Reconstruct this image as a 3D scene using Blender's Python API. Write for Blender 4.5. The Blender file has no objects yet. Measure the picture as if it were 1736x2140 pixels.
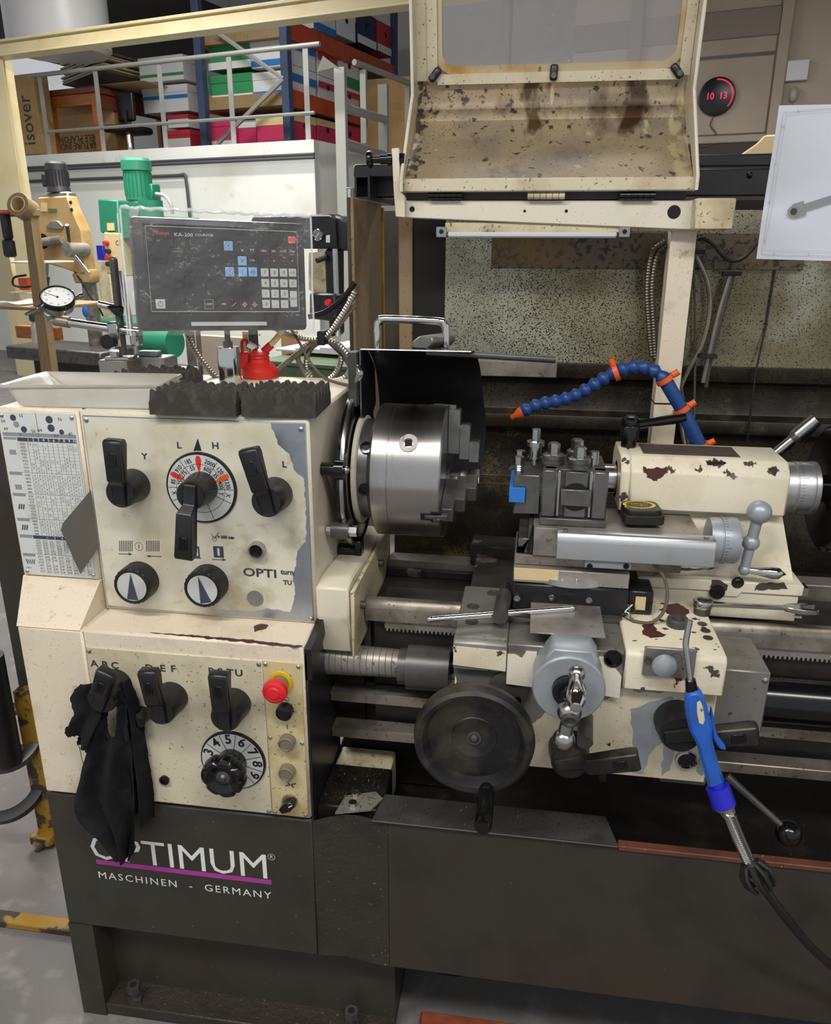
import bpy, bmesh, math, random
from mathutils import Vector as V, Matrix as M
random.seed(7)
sc = bpy.context.scene; col = sc.collection
R = math.radians; PI = math.pi
# ---------------------------------------------------------------- camera
FPX = 1652.0; CX, CY = 868.0, 1070.0
CAM = V((0, -1.0, 1.275))
yw, pt, rl = R(8.35), R(18.72), R(.2)
_r = V((math.cos(yw), math.sin(yw), 0)); _h = V((-math.sin(yw), math.cos(yw), 0)); _u = V((0, 0, 1))
FW = math.cos(pt)*_h - math.sin(pt)*_u; _U = math.sin(pt)*_h + math.cos(pt)*_u
RT = math.cos(rl)*_r + math.sin(rl)*_U; UP = -math.sin(rl)*_r + math.cos(rl)*_U
cd = bpy.data.cameras.new('camera'); cam = bpy.data.objects.new('camera', cd); col.objects.link(cam)
mw = M.Identity(4)
for i in range(3): mw[i][0] = RT[i]; mw[i][1] = UP[i]; mw[i][2] = -FW[i]; mw[i][3] = CAM[i]
cam.matrix_world = mw
cd.sensor_fit = 'HORIZONTAL'; cd.sensor_width = 36; cd.lens = FPX/1736*36; cd.clip_start = .02; cd.clip_end = 60
sc.camera = cam
# ---------------------------------------------------------------- world, lights, exposure
w = bpy.data.worlds.new('world'); sc.world = w; w.use_nodes = True
w.node_tree.nodes['Background'].inputs[0].default_value = (.92, .96, 1, 1)
w.node_tree.nodes['Background'].inputs[1].default_value = .5
sc.view_settings.view_transform = 'Standard'; sc.view_settings.look = 'None'; sc.view_settings.gamma = 1
sc.view_settings.use_curve_mapping = False
sc.view_settings.exposure = 0.12
def area(name, loc, sx, sy, power, color=(1, .97, .92), rz=0, tilt=0):
    l = bpy.data.lights.new(name, 'AREA'); l.shape = 'RECTANGLE'; l.size = sx; l.size_y = sy; l.energy = power; l.color = color
    o = bpy.data.objects.new(name, l); col.objects.link(o); o.location = loc; o.rotation_euler = (tilt, 0, rz)
    return o
# rows of ceiling fluorescent tubes of the workshop, plus an added mezzanine fill
area('tube_and_fill_light', (-1.0, -1.25, 2.7), 1.6, .2, 40, rz=R(8))
area('tube_and_fill_light', (.9, -1.5, 2.7), 1.6, .2, 36, rz=R(-10))
area('tube_and_fill_light', (-.3, 1.35, 2.9), 1.6, .16, 14, rz=R(-16))
area('tube_and_fill_light', (-1.9, 3.2, 3.0), 2.0, .2, 95, rz=R(-16))
area('tube_and_fill_light', (-3.4, 4.6, 3.2), 2.0, .2, 95, rz=R(-16))
area('tube_and_fill_light', (1.6, 4.4, 3.6), 2.0, .2, 75, rz=R(-16))
area('tube_and_fill_light', (-3.0, 5.9, 4.3), 2.0, .2, 85, rz=R(-16))  # added fill to brighten the dark mezzanine

def at(x, y, frame=None, **k):
    """photo pixel -> point on the plane X=, Y= or Z= of a frame"""
    d = FW + RT*((x-CX)/FPX) - UP*((y-CY)/FPX); o = CAM.copy()
    if frame is not None:
        inv = frame.inverted(); o = inv @ o; d = inv.to_3x3() @ d
    (a, v), = k.items(); i = 'XYZ'.index(a)
    return o + d*((v-o[i])/d[i])
# room frame: the building stands turned 16 degrees from the lathe
ROOM = M.Translation((0, -1.0, 0)) @ M.Rotation(R(-16), 4, 'Z')
def rm(x, y, **k): return at(x, y, ROOM, **k)

# ---------------------------------------------------------------- materials
def hx(h):
    c = [int(h[i:i+2], 16)/255 for i in (0, 2, 4)]
    return tuple((v/12.92 if v <= .04045 else ((v+.055)/1.055)**2.4) for v in c) + (1,)
MT = {}
def mat(name, c, rough=.5, metal=0, layers=(), bump=None, coat=0, spec=.5, alpha=1, emit=0, trans=0, aniso=0):
    m = bpy.data.materials.new(name); m.use_nodes = True; MT[name] = m
    nt = m.node_tree; N = nt.nodes; L = nt.links; b = N['Principled BSDF']
    b.inputs['Base Color'].default_value = hx(c); b.inputs['Roughness'].default_value = rough
    b.inputs['Metallic'].default_value = metal; b.inputs['Specular IOR Level'].default_value = spec
    b.inputs['Alpha'].default_value = alpha; b.inputs['Coat Weight'].default_value = coat
    b.inputs['Transmission Weight'].default_value = trans
    if aniso: b.inputs['Anisotropic'].default_value = aniso
    if emit: b.inputs['Emission Color'].default_value = hx(c); b.inputs['Emission Strength'].default_value = emit
    if not layers and not bump: return m
    tc = N.new('ShaderNodeTexCoord'); sep = None
    cur = rcur = mcur = None
    def mapped(st, o):
        mp = N.new('ShaderNodeMapping'); mp.inputs['Scale'].default_value = st; mp.inputs['Location'].default_value = (o, o*1.7, o*.6)
        L.new(tc.outputs['Object'], mp.inputs['Vector']); return mp.outputs[0]
    for i, l in enumerate(layers):
        st = l.get('st', (1, 1, 1)); vec = mapped(st, l.get('o', i*3.1))
        if l.get('k') == 'v':
            n = N.new('ShaderNodeTexVoronoi'); n.inputs['Scale'].default_value = l['s']; out = n.outputs['Distance']
        else:
            n = N.new('ShaderNodeTexNoise'); n.inputs['Scale'].default_value = l['s']; n.inputs['Detail'].default_value = l.get('d', 4)
            n.inputs['Roughness'].default_value = l.get('nr', .55); out = n.outputs['Fac']
        L.new(vec, n.inputs['Vector'])
        for (ax, a, bb, wt) in l.get('g', ()):
            if sep is None:
                sep = N.new('ShaderNodeSeparateXYZ'); L.new(tc.outputs['Object'], sep.inputs[0])
            mr = N.new('ShaderNodeMapRange'); L.new(sep.outputs[ax], mr.inputs[0])
            mr.inputs[1].default_value = a; mr.inputs[2].default_value = bb; mr.inputs[3].default_value = 0; mr.inputs[4].default_value = wt
            ad = N.new('ShaderNodeMath'); ad.operation = 'ADD'; L.new(out, ad.inputs[0]); L.new(mr.outputs[0], ad.inputs[1]); out = ad.outputs[0]
        mr = N.new('ShaderNodeMapRange'); L.new(out, mr.inputs[0])
        mr.inputs[1].default_value = l['t'][0]; mr.inputs[2].default_value = l['t'][1]; mr.inputs[4].default_value = l.get('a', 1)
        fac = mr.outputs[0]
        mx = N.new('ShaderNodeMix'); mx.data_type = 'RGBA'; L.new(fac, mx.inputs[0])
        if cur is None: mx.inputs[6].default_value = hx(c)
        else: L.new(cur, mx.inputs[6])
        mx.inputs[7].default_value = hx(l['c']); cur = mx.outputs[2]
        for key, base in (('r', rough), ('m', metal)):
            if key in l:
                mf = N.new('ShaderNodeMix'); L.new(fac, mf.inputs[0]); p = rcur if key == 'r' else mcur
                if p is None: mf.inputs[2].default_value = base
                else: L.new(p, mf.inputs[2])
                mf.inputs[3].default_value = l[key]
                if key == 'r': rcur = mf.outputs[0]
                else: mcur = mf.outputs[0]
    if cur is not None: L.new(cur, b.inputs['Base Color'])
    if rcur is not None: L.new(rcur, b.inputs['Roughness'])
    if mcur is not None: L.new(mcur, b.inputs['Metallic'])
    if bump:
        s, st, dist = bump[:3]; n = N.new('ShaderNodeTexNoise'); n.inputs['Scale'].default_value = s; n.inputs['Detail'].default_value = 3
        L.new(mapped(bump[3] if len(bump) > 3 else (1, 1, 1), 1.3), n.inputs['Vector'])
        bp = N.new('ShaderNodeBump'); bp.inputs['Strength'].default_value = st; bp.inputs['Distance'].default_value = dist
        L.new(n.outputs['Fac'], bp.inputs['Height']); L.new(bp.outputs[0], b.inputs['Normal'])
    return m

# ---------------------------------------------------------------- mesh building
class B:
    def __init__(s): s.bm = bmesh.new()
    def _add(s, vs, fs):
        v = [s.bm.verts.new(p) for p in vs]
        for f in fs:
            try: s.bm.faces.new([v[i] for i in f])
            except ValueError: pass
        return v
    def _merge(s, t):
        me = bpy.data.meshes.new('t'); t.to_mesh(me); t.free(); s.bm.from_mesh(me); bpy.data.meshes.remove(me)
    def box(s, x0, x1, y0, y1, z0, z1, b=0, seg=1, rot=None):
        t = bmesh.new(); bmesh.ops.create_cube(t, size=1)
        for v in t.verts:
            v.co = V(((x0+x1)/2+v.co.x*(x1-x0), (y0+y1)/2+v.co.y*(y1-y0), (z0+z1)/2+v.co.z*(z1-z0)))
        if b: bmesh.ops.bevel(t, geom=t.edges[:], offset=b, segments=seg, affect='EDGES', profile=.5, clamp_overlap=True)
        if rot: bmesh.ops.transform(t, matrix=rot, verts=t.verts)
        s._merge(t); return s
    def cyl(s, p0, p1, r0, r1=None, n=24, cap=True, a0=0):
        r1 = r0 if r1 is None else r1; p0 = V(p0); p1 = V(p1); d = (p1-p0).normalized()
        u = d.orthogonal().normalized()
        if abs(d.z) < .99: u = d.cross(V((0, 0, 1))).normalized()
        w_ = d.cross(u); vs = []
        for p, r in ((p0, r0), (p1, r1)):
            for i in range(n):
                a = a0+2*PI*i/n; vs.append(p+(u*math.cos(a)+w_*math.sin(a))*r)
        fs = [(i, (i+1) % n, n+(i+1) % n, n+i) for i in range(n)]
        if cap: fs += [tuple(range(n))[::-1], tuple(range(n, 2*n))]
        s._add(vs, fs); return s
    def rev(s, prof, o, ax, n=32, ang=None):
        """prof: list of (radius, height along axis)"""
        o = V(o); d = V(ax).normalized(); u = d.cross(V((0, 0, 1))).normalized() if abs(d.z) < .99 else V((1, 0, 0)); w_ = d.cross(u)
        vs = []; m = len(prof)
        for i in range(n):
            a = 2*PI*i/n
            for r, h in prof: vs.append(o+d*h+(u*math.cos(a)+w_*math.sin(a))*r)
        fs = []
        for i in range(n):
            j = (i+1) % n
            for k in range(m-1): fs.append((i*m+k, j*m+k, j*m+k+1, i*m+k+1))
        s._add(vs, fs)
        bmesh.ops.remove_doubles(s.bm, verts=s.bm.verts[:], dist=1e-6)
        return s
    def tube(s, pts, r, n=8, closed=False, cap=True):
        pts = [V(p) for p in pts]; m = len(pts); rr = r if hasattr(r, '__len__') else [r]*m
        vs = []; u = None
        for i, p in enumerate(pts):
            a = pts[(i-1) % m] if (closed or i) else p; b_ = pts[(i+1) % m] if (closed or i < m-1) else p
            d = (b_-a).normalized()
            if u is None: u = d.orthogonal().normalized()
            u = (u-d*u.dot(d)); u = u.normalized() if u.length > 1e-6 else d.orthogonal().normalized()
            w_ = d.cross(u)
            for k in range(n):
                t = 2*PI*k/n; vs.append(p+(u*math.cos(t)+w_*math.sin(t))*rr[i])
        fs = []
        for i in range(m if closed else m-1):
            j = (i+1) % m
            for k in range(n): fs.append((i*n+k, i*n+(k+1) % n, j*n+(k+1) % n, j*n+k))
        if cap and not closed: fs += [tuple(range(n))[::-1], tuple(range((m-1)*n, m*n))]
        s._add(vs, fs); return s
    def prism(s, poly, plane, a0, a1, b=0):
        """poly in plane 'xz' (extrude y), 'yz' (extrude x) or 'xy' (extrude z)"""
        f = {'xz': lambda p, a: (p[0], a, p[1]), 'yz': lambda p, a: (a, p[0], p[1]), 'xy': lambda p, a: (p[0], p[1], a)}[plane]
        t = bmesh.new(); n = len(poly)
        v0 = [t.verts.new(f(p, a0)) for p in poly]; v1 = [t.verts.new(f(p, a1)) for p in poly]
        t.faces.new(v0[::-1]); t.faces.new(v1)
        for i in range(n): t.faces.new((v0[i], v0[(i+1) % n], v1[(i+1) % n], v1[i]))
        bmesh.ops.recalc_face_normals(t, faces=t.faces[:])
        if b: bmesh.ops.bevel(t, geom=t.edges[:], offset=b, segments=1, affect='EDGES', clamp_overlap=True)
        s._merge(t); return s
    def ball(s, c, r, n=16, sc_=(1, 1, 1)):
        t = bmesh.new(); bmesh.ops.create_uvsphere(t, u_segments=n, v_segments=n//2+2, radius=r)
        for v in t.verts: v.co = V((v.co.x*sc_[0], v.co.y*sc_[1], v.co.z*sc_[2]))+V(c)
        s._merge(t); return s
    def hex(s, p0, p1, r, n=6, a0=0): return s.cyl(p0, p1, r, n=n, a0=a0)
    def face(s, pts): s._add(pts, [tuple(range(len(pts)))]); return s
    def grid(s, nx, ny, fn):
        vs = [fn(i/nx, j/ny) for j in range(ny+1) for i in range(nx+1)]
        s._add(vs, [(j*(nx+1)+i, j*(nx+1)+i+1, (j+1)*(nx+1)+i+1, (j+1)*(nx+1)+i) for j in range(ny) for i in range(nx)]); return s
    def ring(s, c, ax, r0, r1, n=32):
        return s.rev([(r0, 0), (r1, 0)], c, ax, n)
    def xf(s, m): bmesh.ops.transform(s.bm, matrix=m, verts=s.bm.verts); return s
    def text(s, body, o, size, xd=(1, 0, 0), zd=(0, 0, 1), align='CENTER', sx=1, space=1, bold=0):
        cu = bpy.data.curves.new('t', 'FONT'); cu.body = body; cu.size = size; cu.align_x = align; cu.align_y = 'CENTER'
        cu.resolution_u = 2; cu.space_character = space; cu.offset = bold
        ob = bpy.data.objects.new('t', cu); me = bpy.data.meshes.new_from_object(ob)
        xd = V(xd)*sx; zd = V(zd); o = V(o)
        for v in me.vertices: v.co = o+xd*v.co.x+zd*v.co.y
        s.bm.from_mesh(me); bpy.data.meshes.remove(me); bpy.data.objects.remove(ob); bpy.data.curves.remove(cu); return s
    def mesh(s, name, smooth=True, ang=.62):
        bm = s.bm; bm.normal_update()
        if smooth:
            for f in bm.faces: f.smooth = True
            for e in bm.edges:
                if len(e.link_faces) == 2: e.smooth = e.calc_face_angle(3) < ang
        me = bpy.data.meshes.new(name); bm.to_mesh(me); bm.free(); return me

AUTO = []
def tag(o, label=None, cat=None, group=None, kind=None):
    for k, v in (('label', label), ('category', cat), ('group', group), ('kind', kind)):
        if v: o[k] = v
    return o
def thing(name, label, cat, frame=None, group=None, kind=None):
    """Empty that parents the parts; it is moved to the base of its parts at the end"""
    e = bpy.data.objects.new(name, None); e.empty_display_size = .05; col.objects.link(e)
    if frame is not None: e.matrix_world = frame
    AUTO.append(e); return tag(e, label, cat, group, kind)
def islands(bm):
    seen = set(); out = []
    for v in bm.verts:
        if v in seen: continue
        st = [v]; seen.add(v); isl = []
        while st:
            a = st.pop(); isl.append(a)
            for e in a.link_edges:
                o = e.other_vert(a)
                if o not in seen: seen.add(o); st.append(o)
        out.append(isl)
    return out
SPLIT = {'screw', 'bolt'}
STUFF = ('lettering', 'print', 'numerals', 'pictogram', 'symbol', 'inlay', 'graduation')
def part(name, b, m, parent, label=None, smooth=True, me=None, loc=None, rot=None, split=False):
    if (split or name in SPLIT) and isinstance(b, B):
        isl = islands(b.bm)
        if len(isl) > 1:
            for s_ in isl:
                idx = {v: i for i, v in enumerate(s_)}; c = B(); fs = {f for v in s_ for f in v.link_faces}
                c._add([v.co.copy() for v in s_], [[idx[v] for v in f.verts] for f in fs]); o = part(name, c, m, parent, label, smooth)
            return o
    if me is None: me = b.mesh(name, smooth) if isinstance(b, B) else b
    if m is not None and not me.materials: me.materials.append(MT[m])
    o = bpy.data.objects.new(name, me); col.objects.link(o); o.parent = parent
    if loc is not None: o.location = loc
    if rot is not None: o.rotation_euler = rot
    if label: o['label'] = label
    if any(k in name for k in STUFF): o['kind'] = 'stuff'
    return o
def solo(name, b, m, label, cat, frame=None, group=None, kind=None):
    """a thing that is one mesh, origin at its base"""
    bm = b.bm; xs = [v.co.x for v in bm.verts]; ys = [v.co.y for v in bm.verts]; zs = [v.co.z for v in bm.verts]
    base = V(((min(xs)+max(xs))/2, (min(ys)+max(ys))/2, min(zs)))
    bmesh.ops.translate(bm, verts=bm.verts, vec=-base)
    me = b.mesh(name); me.materials.append(MT[m]); o = bpy.data.objects.new(name, me); col.objects.link(o)
    o.matrix_world = (frame if frame is not None else M.Identity(4)) @ M.Translation(base)
    return tag(o, label, cat, group, kind)
def struct(name, b, m, frame=None, label=None):
    me = b.mesh(name); me.materials.append(MT[m]); o = bpy.data.objects.new(name, me); col.objects.link(o)
    if frame is not None: o.matrix_world = frame
    return tag(o, label, None, None, 'structure')
def finish():
    bpy.context.view_layer.update()
    for e in AUTO:
        pts = []; fi = e.matrix_world.inverted()
        for c in e.children:
            if c.type == 'MESH':
                m = fi @ c.matrix_world; pts += [m @ V(q) for q in c.bound_box]
        if not pts: continue
        base = V(((min(p.x for p in pts)+max(p.x for p in pts))/2, (min(p.y for p in pts)+max(p.y for p in pts))/2, min(p.z for p in pts)))
        e.matrix_world = e.matrix_world @ M.Translation(base)
        for c in e.children: c.location = c.location-base
def jag(pts, amp, step):
    """roughen a closed outline so it reads as chipped paint"""
    out = []; n = len(pts)
    for i in range(n):
        a = V(pts[i]); b_ = V(pts[(i+1) % n]); k = max(1, int((b_-a).length/step))
        nn = V((-(b_-a).y, (b_-a).x)); nn = nn.normalized() if nn.length > 0 else nn; f0 = random.uniform(0, 6)
        for j in range(k):
            p = a.lerp(b_, j/k)+nn*(amp*1.6*math.sin(j*1.1+f0)*math.sin(j*.37+f0*2)); out.append((p.x+random.uniform(-amp, amp), p.y+random.uniform(-amp, amp)))
    return out
def sm(pts, n=6):
    """Catmull-Rom through points"""
    P = [V(p) for p in pts]; P = [P[0]*2-P[1]]+P+[P[-1]*2-P[-2]]; out = []
    for i in range(1, len(P)-2):
        a, b_, c, d = P[i-1:i+3]
        for k in range(n):
            t = k/n; out.append(.5*((2*b_)+(c-a)*t+(2*a-5*b_+4*c-d)*t*t+(3*b_-a-3*c+d)*t**3))
    out.append(P[-2]); return out
# ---------------------------------------------------------------- material library
SPK = dict(c='4a3a28', s=420, t=(.69, .73), d=2, a=.7)
mat('cream', 'd8d0ba', .42, 0, [dict(c='b59f74', s=7, t=(.5, .72), a=.55), dict(c='8f7a55', s=28, t=(.6, .75), a=.35), SPK, dict(c='5a2a22', s=34, t=(.735, .745), d=6, o=9)], bump=(180, .12, .001))
mat('cream_light', 'dcd5c3', .4, 0, [dict(c='b8a888', s=9, t=(.52, .75), a=.5), dict(c='4a3a28', s=330, t=(.69, .72), d=2, a=.7)])
mat('cream_pink', 'dccfb9', .45, 0, [dict(c='b39d7c', s=8, t=(.52, .75), a=.5), dict(c='4a3826', s=420, t=(.68, .72), d=2, a=.75), dict(c='8a6a4c', s=18, t=(.6, .8), a=.5), dict(c='6d5638', s=60, t=(.64, .74), a=.5), dict(c='7a6444', s=12, t=(.58, .8), a=.55, o=5, g=((2, .66, .47, .1),))], bump=(160, .12, .001))
mat('cream_chipped', 'd9d0b8', .42, 0, [dict(c='b39c70', s=9, t=(.5, .72), a=.5), SPK, dict(c='4a3f3a', s=26, t=(.625, .635), d=7, o=4), dict(c='6d2420', s=22, t=(.655, .665), d=7, o=4)])
mat('cream_oily', 'd2c5a2', .38, 0, [dict(c='77653f', s=9, t=(.45, .7), a=.7), dict(c='33281a', s=170, t=(.6, .68), d=3, a=.8), dict(c='2c2217', s=14, t=(.63, .75), a=.7)])
mat('panel_paint', 'd0ccb9', .4, 0, [dict(c='aa9c76', s=7, t=(.48, .7), a=.65), dict(c='6a5a40', s=160, t=(.68, .73), d=3, a=.6), dict(c='8f7f5c', s=40, t=(.64, .78), a=.5), dict(c='8a7a52', s=16, t=(.6, .78), a=.6, o=2, g=((2, .93, .76, .13), (0, -.5, -.33, .05)))])
mat('panel_dirty', 'cec5ab', .42, 0, [dict(c='9a8a66', s=10, t=(.48, .72), a=.65), dict(c='3c3120', s=190, t=(.63, .7), d=3, a=.75), dict(c='57452b', s=30, t=(.66, .76), a=.5)])
mat('panel_rusty', 'c7b88e', .45, 0, [dict(c='9c6a22', s=16, t=(.5, .7), a=.6), dict(c='33281a', s=150, t=(.62, .7), d=3, a=.7)])
mat('paint_chip', '4b2a26', .55)
mat('primer_chip', '4c423c', .5, .3)
mat('bare_aluminium', 'aab0b8', .33, .85, [dict(c='8c9198', s=30, t=(.5, .7), a=.5)])
mat('aluminium', 'c3c5c6', .36, .9, [dict(c='9a9b9a', s=22, t=(.5, .75), a=.4)])
mat('steel', 'b9bab8', .24, 1, [dict(c='8d8c88', s=14, t=(.5, .75), a=.5)], bump=(60, .05, .0006, (1, 14, 14)))
mat('chrome', 'd6d6d4', .1, 1)
mat('chuck_steel', 'b8b6b2', .27, 1, [dict(c='8a867f', s=9, t=(.5, .75), a=.5, st=(5, 1, 1))], aniso=.5)
mat('steel_dull', '9d9890', .42, .55, [dict(c='5d574e', s=16, t=(.48, .72), a=.7), dict(c='33291f', s=120, t=(.66, .72), d=2, a=.6)])
mat('steel_dark', '5c5a58', .38, .55, [dict(c='3a3734', s=18, t=(.45, .7), a=.7)])
mat('tool_steel', '757472', .3, .75, [dict(c='474543', s=25, t=(.45, .7), a=.6)])
mat('oil_steel', '958e82', .36, .55, [dict(c='4a443b', s=14, t=(.42, .66), a=.8), dict(c='211c17', s=130, t=(.62, .7), d=3, a=.7)])
mat('cast_dark', '3d3935', .5, .4, [dict(c='26221e', s=16, t=(.42, .66), a=.8), dict(c='8c7b70', s=60, t=(.69, .72), d=4, a=.7)])
mat('cast_chip', '3f3a37', .5, .4, [dict(c='9a8a80', s=19, t=(.6, .63), d=7), dict(c='26221e', s=26, t=(.5, .7), a=.6)])
mat('black_grime', '1b1916', .42, .2, [dict(c='332b20', s=22, t=(.5, .7), a=.8), dict(c='77736c', s=330, t=(.7, .73), d=2, a=.7)])
mat('black_paint', '17171a', .35, 0, [dict(c='2a2a2c', s=20, t=(.5, .75), a=.6), dict(c='6d6a66', s=300, t=(.72, .75), d=2, a=.5)])
mat('black_plastic', '18181a', .36, 0, [dict(c='3a3835', s=70, t=(.6, .8), a=.4)], bump=(420, .12, .0006))
mat('black_gloss', '0d0d0e', .18)
mat('black_worn', '1d1d1e', .4, .2, [dict(c='54503f', s=14, t=(.5, .7), a=.65)], bump=(240, .15, .0006))
mat('grey_cast', '9da3a9', .4, .35, [dict(c='84898e', s=30, t=(.5, .7), a=.5)])
mat('grey_plate', '8c8a83', .42, .6, [dict(c='5b564d', s=14, t=(.5, .72), a=.7), dict(c='2f2a24', s=140, t=(.66, .72), d=2, a=.6)])
mat('flap_grey', '5e5a52', .55, .1, [dict(c='6f6b62', s=18, t=(.5, .75), a=.5)])
mat('stand_paint', '3a3830', .42, .1, [dict(c='3b3126', s=5, t=(.5, .72), a=.7), dict(c='2b2a27', s=11, t=(.5, .7), a=.6), dict(c='8d8878', s=240, t=(.735, .75), d=2, a=.7)], bump=(90, .1, .001))
mat('stand_rough', '38332b', .4, .1, [dict(c='2a241d', s=14, t=(.45, .7), a=.7), dict(c='8d8878', s=200, t=(.7, .73), d=2, a=.6)], bump=(120, .6, .003))
mat('red_lip', '6b4030', .5, .1, [dict(c='3b2a22', s=20, t=(.45, .7), a=.7), dict(c='b8a890', s=180, t=(.7, .73), d=2, a=.6)])
mat('orange_rack', 'b5431f', .5, 0, [dict(c='4a2a1c', s=10, t=(.5, .7), a=.7)])
mat('rust_orange', '8c4326', .55, 0, [dict(c='3a2a22', s=12, t=(.45, .65), a=.9)])
mat('ink', '33373b', .5); mat('ink_black', '1b1b1c', .5); mat('ink_grey', '85888c', .5); mat('ink_navy', '39404d', .5)
mat('white_print', 'e2e2dd', .45, 0, [dict(c='9a9a92', s=60, t=(.55, .75), a=.5)]); mat('purple_print', 'a63a93', .45)
mat('chart_plate', 'd3d5d1', .35, .15, [dict(c='a89f8d', s=22, t=(.58, .75), a=.6)])
mat('dial_plate', 'cfd0cd', .32, .25, [dict(c='8d8a83', s=25, t=(.5, .75), a=.5)])
mat('red', 'c8281f', .4); mat('estop_red', 'd6202b', .32); mat('yellow', 'd9b21c', .45); mat('orange_mark', 'd9541e', .45)
mat('button_metal', '9a8f80', .35, .7); mat('rubber', '141312', .6)
mat('foam', '37332e', .95, 0, [dict(c='504a41', s=60, t=(.5, .72), a=.7)], bump=(700, .5, .0012))
mat('tray_plastic', 'd9d6cd', .38, 0, [dict(c='c2bba9', s=14, t=(.5, .72), a=.5)], trans=.25)
mat('cloth', '222326', .95, 0, [dict(c='36383c', s=40, t=(.45, .7), a=.7)], bump=(900, .5, .001, (1, 1, .25)))
mat('hose_blue', '1d3f7a', .42); mat('hose_orange', 'dc5a1e', .45); mat('gun_blue', '2660bd', .42, 0, [dict(c='2a4a86', s=30, t=(.5, .7), a=.5)]); mat('deep_blue', '1f22b4', .4)
mat('conduit', 'a39d92', .35, .8, [dict(c='6d665b', s=30, t=(.45, .7), a=.5)])
mat('conduit_dark', '5d584f', .4, .7); mat('cable_black', '141414', .45); mat('cable_brown', '5b5243', .6)
mat('wood', '8f7a57', .6, 0, [dict(c='7d6036', s=9, t=(.4, .7), a=.7, st=(6, 6, 1)), dict(c='4d3a24', s=40, t=(.62, .75), a=.5)])
mat('orange_wood', 'b4672a', .4, 0, [dict(c='8a4718', s=10, t=(.4, .7), a=.7, st=(1, 1, 6))]); mat('brown_wood', '7a3c24', .4)
mat('cardboard', 'bd9a68', .8, 0, [dict(c='a17f50', s=5, t=(.45, .7), a=.6)]); mat('cardboard_light', 'cdb78c', .8)
mat('box_white', 'd6d7d8', .7); mat('box_green', '2f8a55', .7); mat('box_blue', '2470bd', .7); mat('box_navy', '24304f', .7); mat('box_red', 'b42f3a', .7); mat('box_magenta', 'c02e5c', .7); mat('box_cream', 'd9c48e', .7)
mat('wall_white', 'dfe2dc', .7, 0, [dict(c='c6c2b2', s=1.3, t=(.5, .72), a=.6), dict(c='a89a7c', s=5, t=(.66, .78), a=.4)])
mat('wall_beige', 'b3a594', .75, 0, [dict(c='9c8f80', s=1.2, t=(.45, .7), a=.6)]); mat('wall_dark', '8d8175', .8); mat('ceiling_dark', '4a4640', .9)
mat('beam_cream', 'd1c49b', .45, 0, [dict(c='bfa768', s=3, t=(.5, .7), a=.5)])
mat('rail_grey', 'a3a39d', .5, .2); mat('rack_blue', '34425e', .45); mat('pipe_dark', '47484a', .5)
mat('drill_yellow', 'b39560', .5, 0, [dict(c='94692f', s=7, t=(.5, .7), a=.6), dict(c='5a4830', s=18, t=(.66, .76), a=.6)]); mat('drill_green', '22795b', .45, 0, [dict(c='1f6b50', s=6, t=(.5, .7), a=.6)])
mat('motor_black', '2c2b2e', .5, .2); mat('concrete', '76726f', .8, 0, [dict(c='6f6c6b', s=3, t=(.4, .7), a=.8), dict(c='a9a5a2', s=14, t=(.55, .75), a=.5), dict(c='4d4a48', s=30, t=(.68, .78), a=.6)], bump=(30, .2, .004))
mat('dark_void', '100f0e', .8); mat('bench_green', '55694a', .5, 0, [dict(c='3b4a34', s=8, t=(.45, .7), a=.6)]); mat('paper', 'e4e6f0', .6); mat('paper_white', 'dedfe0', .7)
mat('plastic_clear', 'f2f2f2', .12, 0, alpha=.09, spec=.9, bump=(22, .8, .02)); mat('pane', 'b3b1b3', .25, 0, [dict(c='efefef', s=160, t=(.74, .76), d=2)], alpha=.42)
mat('plastic_glint', 'eef0f2', .1, 0, alpha=.5, spec=.9); mat('glass_dial', 'f0f0ee', .25); mat('grey_body', '8a8e90', .45, .3); mat('screen_black', '17171a', .2, 0, spec=.4)
mat('key_blue', '7fa9da', .5); mat('key_grey', 'b6b8b4', .5); mat('key_red_line', '8a4438', .5); mat('key_orange', 'd8561c', .5); mat('white_line', 'c9cacb', .5)
mat('led_red', 'ff1838', .4, emit=2.2); mat('clock_black', '17151f', .3)
mat('splash', '8e876c', .24, .4, [dict(c='6a6040', s=4, t=(.42, .68), a=.8), dict(c='b7b9a8', s=5, t=(.5, .72), a=.85, o=7, g=((0, .0, -.17, .22), (0, .0, .1, -.06))), dict(c='1d1a14', s=430, t=(.585, .62), d=2, nr=.55, g=((0, -.17, -.02, .045), (0, .1, .4, -.05))), dict(c='5e4d24', s=9, t=(.6, .75), a=.6)])
mat('splash_rail', '5d5340', .4, .3, [dict(c='2c261b', s=110, t=(.52, .6), d=3), dict(c='7b5f30', s=8, t=(.5, .7), a=.7)])
mat('splash_low', '332c20', .38, .3, [dict(c='7d7048', s=7, t=(.57, .68), d=6, a=.8), dict(c='15120e', s=300, t=(.55, .6), d=3), dict(c='17130e', s=11, t=(.5, .62), d=5, a=.85, o=5)])
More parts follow.
